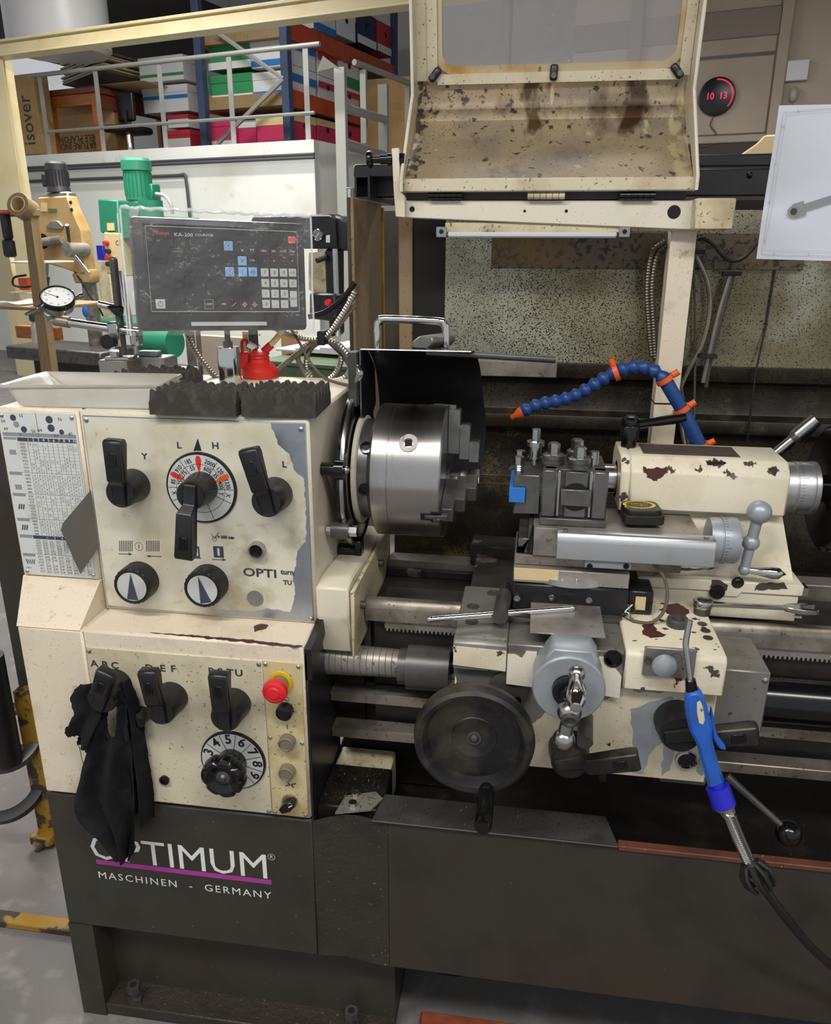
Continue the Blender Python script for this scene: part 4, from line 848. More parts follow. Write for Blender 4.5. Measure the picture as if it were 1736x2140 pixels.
b.prism([(.02, z0), (.02, z1-.012), (.024, z1-.002), (.034, z1), (.0405, z1), (.0405, z0)], 'yz', xl_, xr_, .0008); sc_ = part('linear_scale', b, 'aluminium', t, 'bright aluminium linear scale')
b = B(); b.box(xl_+.004, xr_-.004, .0245, .0265, z1-.002, z1-.0005); part('scale_seal', b, 'steel_dull', sc_)
b = B()
for px in (1182, 1470): q = at(px, 1114, Z=z1); b.cyl((q.x, .03, z1), (q.x, .03, z1+.002), .0035, n=12)
part('screw', b, 'steel', sc_)
b = B(); p0, p1 = at(1222, 1170, Y=.024), at(1318, 1192, Y=.024); b.box(p0.x, p1.x, .024, .0405, p1.z, p0.z, .001); rh = part('reader_head', b, 'grey_body', t)
b = B()
for px in (1232, 1308): q = at(px, 1183, Y=.024); b.rev([(0, .001), (.0022, .001), (.0025, .0015), (.004, .0015), (.004, 0)], (q.x, .024, q.z), (0, -1, 0), 14)
part('screw', b, 'black_gloss', rh)
# compound dial + crank
q = at(1500, 1128, Y=.09); o = V((0, .09, q.z)); x0 = at(1478, 1128, Y=.09).x
b = B(); b.rev([(0, x0), (.03, x0), (.0315, x0+.006), (.0315, x0+.014), (.0305, x0+.0145), (.0305, x0+.016), (.0325, x0+.0165), (.0325, x0+.036), (.031, x0+.0385), (.0, x0+.0385)], o, AX, 48); dl = part('compound_dial', b, 'grey_cast', t)
b = B()
for i in range(40):
    a = 2*PI*i/40; y_, z_ = .09-math.cos(a)*.0327, q.z+math.sin(a)*.0327; b.tube([(x0+.018, y_, z_), (x0+.018+(.008 if i % 5 == 0 else .004), y_, z_)], .0002, 4)
part('graduation', b, 'ink', dl)
x1 = x0+.054; zc = q.z
b = B(); b.rev([(.012, x0+.0385), (.012, x0+.043), (.006, x0+.043), (.006, x1)], o, AX, 20); hbp = V((x1+.003, .085, zc)); b.ball(hbp, .0118, 16)
tb = V((x1+.008, .085, zc+.045)); lb_ = V((x1-.001, .083, zc-.040))
b.tube([hbp, tb], [.0075, .0078], 14); b.ball(tb, .0165, 20); b.tube([hbp, lb_], [.0072, .0066], 14); b.ball(lb_, .0085, 14); cr = part('ball_crank', b, 'grey_cast', t)
b = B(); b.rev([(.005, 0), (.0055, .012), (.0062, .02), (.0092, .036), (.0082, .045), (.0, .055)], lb_, (1, -.12, -.02), 18); part('crank_grip', b, 'chrome', cr)
# tool post
t = TP = thing('tool_post', 'dark steel quick change tool post standing on the compound slide', 'tool post')
zt0 = .9055; x0, x1, y0, y1 = .020, .110, .055, .145; zt1 = .984
b = B(); b.box(x0, x1, y0-.003, y1, zt0-.0003, zt0+.010, .0008); part('base_flange', b, 'tool_steel', t)
b = B(); b.box(x0+.004, x1-.004, y0+.008, y1, zt0+.0102, zt1, .0008); part('post_body', b, 'steel_dark', t)
for xa, xb_ in ((x0+.0005, x0+.021), (x1-.021, x1-.0005)):
    b = B(); b.prism([(xa, zt0+.0105), (xb_, zt0+.0105), (xb_, zt1), (xa, zt1)], 'xz', y0, y0+.02, .002); part('dovetail', b, 'tool_steel', t)
for xa, s_ in ((x0+.0215, 1), (x1-.0215, -1)):
    b = B(); b.box(min(xa, xa+s_*.004), max(xa, xa+s_*.004), y0+.001, y0+.009, zt0+.012, zt1-.0005, .0006); part('dovetail_edge', b, 'steel', t)
xm = (x0+x1)/2+.002
b = B(); b.box(xm-.015, xm+.015, y0+.002, y0+.012, zt0+.011, zt1-.002, .001); part('piston_block', b, 'tool_steel', t)
b = B(); b.cyl((xm, y0+.001, zt0+.041), (xm, y0+.003, zt0+.041), .020, n=28); part('piston_ring', b, 'black_gloss', t)
b = B(); b.box(xm-.0205, xm+.0205, y0-.004, y0+.002, zt0+.029, zt0+.053, .0012); part('clamp_shoe', b, 'tool_steel', t)
for cx_, cy_, h, r in ((xm-.032, y0+.035, 0, .0155), (xm+.003, y0+.018, 0, .0155), (xm+.001, y0+.062, 0, .014)):
    b = B(); b.rev([(.002, 0), (r, 0), (r, .006), (r*.92, .0065), (r*.92, .0075), (r, .008), (r, .013), (r*.8, .015), (r*.5, .0155), (r*.5, .016), (0, .016)], (cx_, cy_, zt1), (0, 0, 1), 32); cm = part('cam_head', b, 'tool_steel', t)
    b = B(); b.hex((cx_, cy_, zt1+.0155), (cx_, cy_, zt1+.0285), .0088, a0=.3); b.cyl((cx_, cy_, zt1+.0285), (cx_, cy_, zt1+.030), .0068, n=12); part('hex_nut', b, 'steel', cm)
b = B(); b.cyl((x1-.020, y0+.026, zt1-.001), (x1-.020, y0+.026, zt1+.022), .0062, n=20); part('locating_pin', b, 'steel', t)
# tool holder with turning tool
t = thing('tool_holder', 'grey steel tool holder with set screws on the left side of the tool post', 'tool holder')
hx0, hx1 = -.018, .0185; hy0, hy1 = .075, .150; 
b = B(); b.prism([(hx0, .912), (hx0+.003, .929), (hx0+.017, .929), (hx0+.017, .952), (hx0, .952), (hx0, .969), (hx1-.003, .969), (hx1, .978), (hx1, .913)], 'xz', hy0, hy1, .0006); part('holder_body', b, 'tool_steel', t)
b = B(); q = V((hx0+.006, hy0+.012, .969)); b.cyl(q, q+V((0, 0, .014)), .0055, n=16)
for k in range(3): b.rev([(.0055, 0), (.0064, .0015), (.0055, .003)], q+V((0, 0, .003+k*.003)), (0, 0, 1), 14)
b.hex(q+V((0, 0, .013)), q+V((0, 0, .024)), .0072); part('set_screw', b, 'steel', t)
b = B(); q = V((hx0+.007, hy0+.05, .969)); b.cyl(q, q+V((0, 0, .014)), .0055, n=16); b.hex(q+V((0, 0, .012)), q+V((0, 0, .023)), .0072); part('set_screw', b, 'steel', t)
q = V((hx0+.0275, hy0+.035, .978)); b = B(); b.cyl(q+V((0, 0, -.002)), q+V((0, 0, .009)), .0052, n=16); b.cyl(q+V((0, 0, .0075)), q+V((0, 0, .0098)), .0105, n=22); b.cyl(q+V((0, 0, .0095)), q+V((0, 0, .026)), .0088, n=24); b.rev([(.0095, 0), (.0125, .001), (.0125, .0075), (.0085, .009), (0, .009)], q+V((0, 0, .025)), (0, 0, 1), 28); b.cyl(q+V((0, 0, .034)), q+V((0, 0, .037)), .005, n=14); b.hex(q+V((0, 0, .036)), q+V((0, 0, .050)), .0066); part('height_screw', b, 'steel', t)
b = B(); b.box(-.024, -.0015, .070, .175, .9300, .9515, .0006); tb_ = solo('turning_tool', b, 'box_blue', 'blue coated square turning tool clamped in the tool holder', 'cutting tool')
b = B(); b.prism([(.0, .0), (.016, .003), (.014, .012), (.004, .014)], 'xy', .9518, .956); b.xf(M.Translation((-.028, .16, 0))); solo('tool_tip', b, 'steel', 'small grey insert tip at the far end of the blue turning tool', 'cutting tip')
# ================================================================ TAILSTOCK
t = TS = thing('tailstock', 'cream chipped lathe tailstock standing on the right end of the bed', 'machine tailstock')
xa, xe = .132, .362
def oct_(y0, y1, z0, z1, c=.022): return [(y0, z0), (y1, z0), (y1, z1-c), (y1-c, z1), (y0+c*1.1, z1), (y0, z1-c)]
b = B(); b.prism(oct_(.117, .24, .912, .988, .019), 'yz', xa+.014, xe, .003); br = part('barrel', b, 'cream', t)
b = B(); b.prism(oct_(.116, .241, .911, .9885, .019), 'yz', xa, xa+.0135, .0015); part('nose_ring', b, 'cream_chipped', t)
b = B(); b.prism([(.15, .9878), (.152, .9886), (.21, .9886), (.21, .9878)], 'yz', .165, .30); part('bare_top', b, 'primer_chip', t)
for pts in ([(1342, 978), (1392, 978), (1386, 995), (1370, 1006), (1352, 996)],):
    q = [at(p[0], p[1], Y=.117) for p in pts]; b = B(); b.prism(jag([(v.x, v.z) for v in q], .001, .002), 'xz', .1166, .1172); part('paint_chip', b, 'paint_chip', br)
b = B(); random.seed(21)
for k in range(9):
    x = random.uniform(.17, .34); w_ = random.uniform(.003, .014); zc = .9875-random.uniform(.003, .02)
    poly = jag([(x-w_, zc), (x, zc+.004), (x+w_, zc+.001), (x+.2*w_, zc-.004)], .0014, .0015)
    yy = .117+max(0, (zc-.969))*1.1-.0006
    b.face([(p[0], .117+max(0, p[1]-.969)*1.1-.0009, p[1]) for p in poly][::-1])
part('paint_chips', b, 'primer_chip', br, split=True)
# pedestal
b = B()
zt_, zb_ = .914, .822
top = [(.185, .135), (.362, .135), (.362, .235), (.185, .235)]; bot = [(.165, .105), (.383, .105), (.383, .25), (.165, .25)]
b._add([(x, y, zt_) for x, y in top]+[(x, y, zb_) for x, y in bot], [(0, 1, 2, 3), (7, 6, 5, 4), (0, 4, 5, 1), (1, 5, 6, 2), (2, 6, 7, 3), (3, 7, 4, 0)]); bmesh.ops.recalc_face_normals(b.bm, faces=b.bm.faces[:]); part('pedestal', b, 'cream', t)
zj = at(1500, 1238, Y=.085).z
b = B(); b.prism([(.165, zj+.0012), (.27, zj+.0012), (.275, zj-.006), (.305, zj-.006), (.31, zj+.0012), (.392, zj+.0012), (.392, .823), (.165, .823)], 'xz', .085, .255, .0015); ub = part('upper_base', b, 'cream', t)
b = B(); b.box(.165, .388, .088, .255, zr+.003, zj, .0015); part('lower_base', b, 'cream', t)
b = B(); b.box(.392-.002, .404, .10, .12, zj-.004, zj+.008); b.cyl((.38, .095, zr+.008), (.398, .095, zr+.008), .004, n=10); part('bolt', b, 'steel', t)
for pts in ([(1488, 1212), (1508, 1213), (1520, 1222), (1518, 1236), (1500, 1234), (1482, 1226)], [(1580, 1224), (1588, 1219), (1640, 1216), (1645, 1230), (1600, 1232), (1574, 1233)], [(1365, 1190), (1400, 1184), (1440, 1187), (1498, 1188), (1440, 1193), (1380, 1196), (1364, 1204)]):
    q = [at(p[0], p[1], Y=.085) for p in pts]; b = B(); b.prism(jag([(v.x, v.z) for v in q], .0008, .004), 'xz', .0845, .0852); part('paint_chip', b, 'primer_chip', ub)
b = B(); q = at(1541, 1217, Y=.085); b.rev([(0, .0005), (.0045, .0005), (.006, .0012), (.0085, .0012), (.0085, 0)], (q.x, .085, q.z), (0, -1, 0), 18); q = at(1498, 1237, Y=.085); b.rev([(0, .002), (.0105, .002), (.011, 0)], (q.x, .0848, q.z), (0, -1, 0), 20); part('adjusting_screw', b, 'black_gloss', ub, split=True)
b = B(); b.rev([(0, .09), (.0215, .09), (.0225, .094), (.0225, .132), (.028, .132), (.03, .135)], (0, AY, AZ), AX, 36); part('quill', b, 'steel', t)
x0 = .3625
b = B(); b.rev([(0, x0), (.037, x0), (.037, x0+.018), (.0362, x0+.019), (.0362, x0+.020), (.038, x0+.021), (.038, x0+.040), (.0365, x0+.041), (.0365, x0+.0425), (.039, x0+.0435), (.039, x0+.05), (.036, x0+.0515), (0, x0+.0515)], (0, AY-.004, AZ), AX, 56); dl = part('tailstock_dial', b, 'aluminium', t)
b = B()
for i in range(50):
    a = 2*PI*i/50; y_, z_ = AY-.004-math.cos(a)*.0382, AZ+math.sin(a)*.0382; b.tube([(x0+.023, y_, z_), (x0+.023+(.010 if i % 5 == 0 else .005), y_, z_)], .00022, 4)
part('graduation', b, 'ink', dl)
b = B(); b.rev([(0, x0+.05), (.02, x0+.05), (.02, x0+.07), (.03, x0+.075), (.085, x0+.065), (.092, x0+.07), (.092, x0+.085), (.085, x0+.09), (.03, x0+.09), (0, x0+.09)], (0, AY-.004, AZ), AX, 56); part('tailstock_handwheel', b, 'black_gloss', t)
# clamp levers
p = at(1312, 938, Y=.19); o = V((p.x, .19, .9885))
b = B(); b.cyl(o, o+V((0, 0, .012)), .011, n=20); b.rev([(.0115, .012), (.0145, .013), (.0145, .03), (.0135, .032), (.014, .034), (.013, .042), (.009, .045), (0, .045)], o, (0, 0, 1), 24); e = at(1432, 872, Y=.20)
hd = part('quill_clamp', b, 'black_gloss', t, 'black quill clamp lever')
s0 = o+V((.008, 0, .033)); dd = (e-s0)
b = B(); b.tube([s0, s0+dd*.3, s0+dd*.8, s0+dd], [.0065, .0062, .0078, .006], 10); part('clamp_arm', b, 'black_gloss', hd)
b = B(); b.cyl(o+V((0, 0, .044)), o+V((0, 0, .047)), .007, n=16); part('clamp_cap', b, 'steel', hd)
a, c = at(1605, 960, Y=.25), at(1705, 878, Y=.25); m_ = a.lerp(c, .55)
b = B(); b.cyl(a-(c-a)*.1, a.lerp(c, .62), .0085, n=18); b.cyl(a.lerp(c, .6), c, .0125, n=20); b.cyl(a.lerp(c, .5), a.lerp(c, .6), .0085, .0125, n=20); part('locking_rod', b, 'steel', t, 'steel locking lever')

# ================================================================ loose things on the lathe
# tape measure
q = at(1337, 1090, Z=.906)
fr = M.Translation((q.x, q.y, .906)) @ M.Rotation(R(6), 4, 'Z')
t = thing('tape_measure', 'black and yellow pocket tape measure lying on the compound slide', 'tape measure', fr)
def rr_(w_, d_, r, n=6):
    out = []
    for sx, sy, a0 in ((1, 1, 0), (-1, 1, 90), (-1, -1, 180), (1, -1, 270)):
        for i in range(n+1):
            a = R(a0+90*i/n); out.append((sx*(w_-r)+math.cos(a)*r, sy*(d_-r)+math.sin(a)*r))
    return out
b = B(); b.prism(rr_(.0255, .024, .012), 'xy', .002, .0235, .003); part('case', b, 'black_plastic', t)
b = B(); b.prism(rr_(.0275, .012, .008), 'xy', .004, .017, .003); b.xf(M.Translation((0, -.016, 0))); part('grip', b, 'rubber', t)
b = B(); b.ring((-.002, .004, .0238), (0, 0, 1), .0138, .0175, 40); b.xf(M.Scale(1.3, 4, (1, 0, 0))); part('yellow_ring', b, 'yellow', t)
b = B(); b.text('STANLEY', (-.003, .0075, .0238), .0062, zd=(0, 1, 0), sx=1.2); b.text('3m', (.003, .0, .0238), .007, zd=(0, 1, 0), sx=1.2); b.face([(-.026, -.008, .0238), (-.014, -.011, .0238), (-.021, -.001, .0238)]); part('lettering', b, 'yellow', t)
b = B(); b.cyl((0, 0, 0), (0, 0, .003), .008, n=16); part('belt_button', b, 'steel', t)
# chuck key
t = thing('chuck_key', 'T shaped steel chuck key lying on the left carriage wing', 'chuck key')
a, c = at(898, 1294, Z=.80), at(1195, 1271, Z=.80)
b = B(); b.tube([a, c], .0046, 12); b.ball(a, .0052, 8); b.ball(c, .0054, 8); part('cross_bar', b, 'chrome', t)
a = at(1045, 1286, Z=.80)+V((0, -.006, 0)); c = at(1056, 1234, Z=.80)
b = B(); b.cyl(a, a.lerp(c, .8), .0105, .0112, n=24); b.cyl(a.lerp(c, .8), c+V((.001, .02, 0)), .0112, .007, n=4); part('socket_shaft', b, 'steel_dark', t)
# spanner
a, c = at(1468, 1264, Z=.796), at(1686, 1283, Z=.79)
fr = M.Translation(a) @ M.Rotation(math.atan2(c.y-a.y, c.x-a.x), 4, 'Z'); L_ = (V((c.x, c.y, 0))-V((a.x, a.y, 0))).length
t = thing('combination_spanner', 'chrome combination spanner resting between carriage wing and tailstock base', 'spanner', fr)
b = B(); b.rev([(.0085, 0), (.0125, 0), (.0135, .002), (.0135, .009), (.0125, .0105), (.0085, .0105)], (0, 0, -.003), (0, 0, 1), 24); b.bm.faces.ensure_lookup_table(); part('ring_end', b, 'steel', t)
b = B(); b.prism([(.0125, -.005), (.028, -.0038), (L_-.03, -.0038), (L_-.03, .0038), (.028, .0038), (.0125, .005)], 'xy', -.001, .0045, .001); part('shank', b, 'steel', t)
b = B(); b.prism([(L_-.032, -.0045), (L_-.022, -.010), (L_-.008, -.0135), (L_+.008, -.012), (L_+.012, -.0085), (L_-.006, -.0055), (L_-.01, 0), (L_-.006, .005), (L_+.012, .0065), (L_+.010, .0105), (L_-.006, .0125), (L_-.022, .009), (L_-.032, .0045)], 'xy', -.002, .005, .0008); part('open_end', b, 'steel', t)
q = at(1415, 1306, Z=.7833); b = B(); b.rev([(.007, .004), (.0085, .010), (.0135, .0105), (.0145, .009), (.0145, 0), (.007, 0)], (q.x, q.y, .7831), (0, 0, 1), 28); b.rev([(0, .0042), (.0085, .0042)], (q.x, q.y, .7831), (0, 0, 1), 20)
solo('spacer_ring', b, 'steel_dark', 'dark round steel spacer lying on the chipped right carriage wing', 'ring')
b = B(); q = V((a.x, a.y, .7831)); b.cyl(q, q+V((0, 0, .009)), .0115, n=20); solo('nut', b, 'steel_dark', 'dark round nut under the ring end of the spanner', 'nut')
# air gun
t = thing('air_blow_gun', 'blue air blow gun with steel nozzle hanging on the apron lever', 'air gun')
yg = -.118
pts = [at(1441, 1296, Y=-.10), at(1433, 1340, Y=-.105), at(1434, 1360, Y=-.108), at(1443, 1432, Y=yg)]
b = B(); b.tube(sm(pts, 5), .0038, 10); part('nozzle', b, 'steel', t)
b = B(); b.cyl(at(1442, 1420, Y=yg), at(1445, 1442, Y=yg), .0062, .0075, n=16); part('nozzle_collar', b, 'black_gloss', t)
out = [(1431, 1450), (1436, 1440), (1458, 1437), (1470, 1452), (1478, 1480), (1487, 1512), (1485, 1530), (1489, 1555), (1502, 1600), (1513, 1628), (1478, 1642), (1468, 1600), (1452, 1545), (1438, 1520), (1432, 1490)]
b = B(); P_ = [at(x, y, Y=yg) for x, y in out]; b.prism([(p.x, p.z) for p in P_], 'xz', yg-.010, yg+.010, .004); bd = part('body', b, 'gun_blue', t)
hole = [(1452, 1458), (1460, 1454), (1466, 1468), (1470, 1495), (1466, 1506), (1456, 1502), (1452, 1480)]
b = B(); P_ = [at(x, y, Y=yg) for x, y in hole]; b.prism([(p.x, p.z) for p in P_], 'xz', yg-.0106, yg+.0106, .001); part('hang_hole', b, 'panel_dirty', bd)
b = B(); P_ = [at(x, y, Y=yg) for x, y in [(1486, 1475), (1492, 1512), (1497, 1535), (1515, 1557), (1515, 1565), (1500, 1560), (1488, 1540), (1482, 1500)]]; b.prism([(p.x, p.z) for p in P_], 'xz', yg-.006, yg+.006, .002); part('trigger', b, 'gun_blue', t)
a, c = at(1494, 1630, Y=yg), at(1515, 1690, Y=yg-.01)
b = B(); b.cyl(a, a.lerp(c, .25), .0095, n=20); b.cyl(a.lerp(c, .22), a.lerp(c, .9), .0148, .0150, n=24); part('coupling', b, 'deep_blue', t)
e = at(1524, 1702, Y=yg-.012); b = B(); b.cyl(a.lerp(c, .88), c, .0125, .012, n=20); b.cyl(c, e, .009, n=6); part('hose_fitting', b, 'button_metal', t)
sp = sm([at(1521, 1695, Y=yg-.012), at(1540, 1745, Y=yg-.02), at(1565, 1802, Y=yg-.03)], 10); pts = []
for i in range(len(sp)-1):
    for k in range(10):
        p = sp[i].lerp(sp[i+1], k/10); a_ = 2*PI*k/10*1.0*.9; a_ = (i*10+k)*.9; pts.append(p+V((math.cos(a_)*.0078, math.sin(a_)*.0078, 0)))
b = B(); b.tube(pts, .0014, 6); part('hose_spring', b, 'steel', t)
b = B(); b.tube(sp, .006, 12); part('hose_end', b, 'conduit_dark', t)
a, c = at(1563, 1797, Y=yg-.03), at(1592, 1850, Y=yg-.04); d = (c-a)
b = B(); b.rev([(.006, 0), (.011, d.length*.15), (.0115, d.length*.4), (.008, d.length*.6)], a, d, 16); gr = part('cable_gland', b, 'rubber', t)
for k in range(9):
    an = 2*PI*k/9; u_ = d.normalized().orthogonal().normalized(); w_ = d.normalized().cross(u_); off = u_*math.cos(an)+w_*math.sin(an)
    b = B(); b.tube([a+d*.15+off*.010, a+d*.5+off*.0175, a+d*.85+off*.0175, a+d*1.1+off*.013], [.003, .0036, .0036, .003], 6); part('gland_finger', b, 'rubber', gr)
b = B(); b.tube(sm([c-d*.5, c, at(1640, 1915, Y=yg-.04), at(1700, 1985, Y=yg-.02), at(1780, 2050, Y=yg), at(1900, 2120, Y=yg)], 6), .0058, 10); part('air_hose', b, 'cable_black', t)
# control lever with black ball
t = thing('ball_lever', 'slim grey lever rod ending in a shiny black ball above the tray lip', 'lever')
a, c = at(1518, 1622, Y=-.02), at(1632, 1724, Y=-.05)
b = B(); b.tube([a, c], [.0062, .0042], 12); part('lever_rod', b, 'steel_dark', t)
b = B(); b.ball(at(1647, 1741, Y=-.052), .0172, 24); part('ball_grip', b, 'black_gloss', t)
# rag on the first lower lever
t = thing('black_rag', 'frayed black cotton rag hanging from the leftmost lower lever', 'rag')
Yr = Yg-.03
def strip(name, L_, R_, n=30, m=26, fold=.006, fr=5, ph=0, y0=Yr, jit=.0012):
    Lp = sm([at(x, y, Y=y0) for x, y in L_], 8); Rp = sm([at(x, y, Y=y0) for x, y in R_], 8)
    def pick(P, v):
        f = v*(len(P)-1); i = min(int(f), len(P)-2); return P[i].lerp(P[i+1], f-i)
    b = B(); rn = random.Random(int(ph*10)+3)
    def fn(u, v):
        a, c = pick(Lp, v), pick(Rp, v); p = a.lerp(c, u); w_ = (c-a).length
        p.y += -fold*(.4+v)*math.sin(u*fr*2*PI*(.5+.0*v)+ph+v*1.2)-.004*math.sin(u*PI)
        if u in (0, 1) or v == 1: p += V((rn.uniform(-jit, jit), 0, rn.uniform(-jit, jit)*1.5))
        return p
    b.grid(n, m, fn)
    g = bmesh.ops.solidify(b.bm, geom=b.bm.faces[:], thickness=.0018)
    return part(name, b, 'cloth', t)
strip('left_strap', [(204, 1440), (206, 1490), (196, 1545)], [(222, 1445), (225, 1490), (232, 1540)], fold=.004, fr=2, m=14, n=10)
strip('right_strap', [(243, 1440), (246, 1490), (244, 1540)], [(270, 1440), (268, 1490), (274, 1545)], fold=.004, fr=2, m=14, n=10, ph=1)
strip('main_fold', [(194, 1532), (180, 1580), (160, 1690), (215, 1745), (255, 1785)], [(272, 1532), (278, 1580), (284, 1650), (284, 1720), (276, 1790)], fold=.013, fr=4)
strip('right_fold', [(245, 1425), (258, 1500), (268, 1570), (280, 1640), (284, 1700)], [(268, 1420), (290, 1490), (303, 1580), (315, 1660), (318, 1722)], fold=.011, fr=3, ph=1.5, y0=Yr+.012)
strip('upper_fold', [(170, 1428), (150, 1455), (158, 1490), (142, 1520), (148, 1533)], [(235, 1420), (222, 1460), (214, 1490), (195, 1540), (182, 1562)], fold=.007, fr=2, ph=.8, y0=Yr-.008)
strip('left_fold', [(180, 1470), (172, 1510), (158, 1560)], [(232, 1460), (222, 1520), (205, 1565)], fold=.006, fr=2, ph=2.2, y0=Yr+.004)
strip('neck_fold', [(195, 1432), (202, 1420), (222, 1418)], [(215, 1470), (240, 1460), (268, 1462)], fold=.005, fr=2, y0=Yr-.002, m=12)
b = B(); b.tube(sm([at(162, 1550, Y=Yr), at(168, 1570, Y=Yr), at(172, 1590, Y=Yr), at(182, 1612, Y=Yr)], 5), .0005, 5); part('loose_thread', b, 'cloth', t)
# ================================================================ REAR SPLASH GUARD AND HOOD
Ys = .55
def zy(py, Y, px=1150): return at(px, py, Y=Y).z
t = thing('splash_guard', 'oil speckled grey green splash guard panel behind the chuck and tailstock', 'splash guard')
xs0 = at(930, 560, Y=Ys).x
b = B(); b.box(xs0, 1.3, Ys, Ys+.004, zy(762, Ys), zy(440, Ys), .0008); part('upper_sheet', b, 'splash', t)
b = B(); p = at(1027, 530, Y=Ys-.006); b.box(p.x, at(1680, 540, Y=Ys-.006).x, Ys-.01, Ys-.0005, zy(561, Ys-.006), zy(488, Ys-.006), .001); part('brown_rail', b, 'splash_rail', t)
pr = [(Ys+.004, zy(756, Ys)), (Ys-.006, zy(758, Ys)), (Ys-.006, zy(788, Ys)), (Ys+.012, zy(795, Ys)), (Ys+.012, zy(858, Ys)), (Ys-.010, zy(866, Ys)), (Ys-.010, zy(892, Ys)), (Ys+.008, zy(902, Ys)), (Ys+.008, zy(1000, Ys)), (Ys-.015, zy(1010, Ys)), (Ys-.015, zy(1160, Ys)), (Ys-.05, .55), (Ys+.03, .55), (Ys+.03, zy(756, Ys))]
b = B(); b.prism(pr, 'yz', -.27, 1.3, .001); part('ribbed_sheet', b, 'splash_low', t)
b = B(); p = at(1605, 700, Y=Ys-.004); b.tube([at(1622, 545, Y=Ys-.004), at(1600, 680, Y=Ys-.004), at(1578, 780, Y=Ys-.02), at(1560, 930, Y=Ys-.02)], .0018, 6); part('seam_wire', b, 'cable_black', t)
b = B(); p0, p1 = at(860, 480, Y=Ys+.01), at(935, 740, Y=Ys+.01); b.box(p0.x-.02, xs0+.01, Ys+.006, Ys+.01, zy(800, Ys), zy(440, Ys)); part('gap_shade_sheet', b, 'dark_void', t)  # near-black sheet painting the shade of the void left of the splash
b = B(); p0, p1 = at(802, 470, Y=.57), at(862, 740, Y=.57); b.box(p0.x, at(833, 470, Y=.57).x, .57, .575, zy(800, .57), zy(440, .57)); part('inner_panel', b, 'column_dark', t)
b = B(); b.box(at(832, 470, Y=.55).x, at(862, 470, Y=.55).x, .55, .58, zy(800, .56), zy(440, .56), .002); part('vertical_channel', b, 'column_brown', t)
# brown upright plate left of it
xb_ = at(738, 430, Y=.5).x
y2 = at(797, 434, X=xb_).y
t = thing('enclosure_side', 'rust speckled brown upright side plate with yellow edge left of the chuck guard', 'side plate')
b = B(); b.box(xb_-.006, xb_, .5, y2, .75, zy(412, .5, 738), .001); part('plate', b, 'column_brown', t)
b = B(); b.box(xb_-.006, xb_+.004, y2, y2+.012, .75, at(797, 434, Y=y2).z, .001); part('yellow_edge', b, 'yellow', t)
b = B(); b.box(xb_-.012, xb_-.0062, .498, .53, .75, zy(412, .5, 738), .001); part('dark_edge', b, 'column_dark', t)
# black frame tubes
def sqtube(b, x0, x1, y0, y1, z0, z1, w_=.004):
    b.box(x0, x0+w_, y0, y1, z0, z1); b.box(x1-w_, x1, y0, y1, z0, z1); b.box(x0+w_, x1-w_, y0, y1, z1-w_, z1); b.box(x0+w_, x1-w_, y0, y1, z0, z0+w_)
t = thing('tube_framework', 'black square tube framework behind the raised hood', 'frame')
p0, p1 = at(740, 366, Y=.62), at(773, 416, Y=.62)
b = B(); sqtube(b, p0.x, p1.x, .62, .9, p1.z, p0.z); part('open_tube', b, 'black_paint', t)
b = B(); p0, p1 = at(738, 343, Y=.66), at(862, 372, Y=.66); b.box(p0.x, p1.x, .66, .68, p1.z, p0.z, .004); part('bracket_plate', b, 'black_paint', t)
p0, p1 = at(780, 400, Y=.7), at(1620, 455, Y=.7); b = B(); b.box(p0.x, 1.2, .70, .76, at(1530, 410, Y=.7).z, at(1530, 352, Y=.7).z, .003); part('upper_rail', b, 'black_paint', t)
b = B(); b.box(p0.x, 1.2, .78, .82, at(1530, 350, Y=.8).z, at(1530, 324, Y=.8).z, .003); part('rear_rail', b, 'black_paint', t)
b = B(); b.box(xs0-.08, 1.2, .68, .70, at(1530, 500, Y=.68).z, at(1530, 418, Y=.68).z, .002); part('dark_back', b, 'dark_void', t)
b = B(); p = at(1566, 366, Y=.70); b.ball(p, .006, 8); part('bolt', b, 'black_gloss', t)
# beam carrying the hood
t = thing('hood_beam', 'cream steel beam carrying the hood, with round holes', 'beam')
yb_ = .42
c4 = [at(845, 455, Y=yb_), at(1452, 481, Y=yb_), at(1462, 419, Y=yb_), at(845, 419, Y=yb_)]
b = B(); b.prism([(p.x, p.z) for p in c4], 'xz', yb_, yb_+.035, .0015); bm_ = part('beam_body', b, 'cream_light', t)
b = B(); p0, p1 = at(1456, 414, Y=.385), at(1531, 480, Y=.385); b.box(p0.x, p1.x, .385, .45, p1.z, p0.z, .002); part('end_block', b, 'cream_oily', t)
for px, py, r in ((861, 437, .0045), (1408, 443, .0105), (1096, 441, .0022), (1183, 441, .0026)):
    q = at(px, py, Y=yb_); b = B(); b.rev([(0, .0003), (r, .0003)], (q.x, yb_-.0004, q.z), (0, -1, 0), 20); part('hole', b, 'dark_void', bm_)
b = B(); p = [at(818, 310, Y=.40), at(833, 309, Y=.40), at(836, 400, Y=.40), at(846, 413, Y=.40), at(846, 455, Y=.40), at(826, 453, Y=.40), at(822, 395, Y=.40)]
b.prism([(v.x, v.z) for v in p], 'xz', .40, .418, .0012); part('side_arm', b, 'cream_light', t)
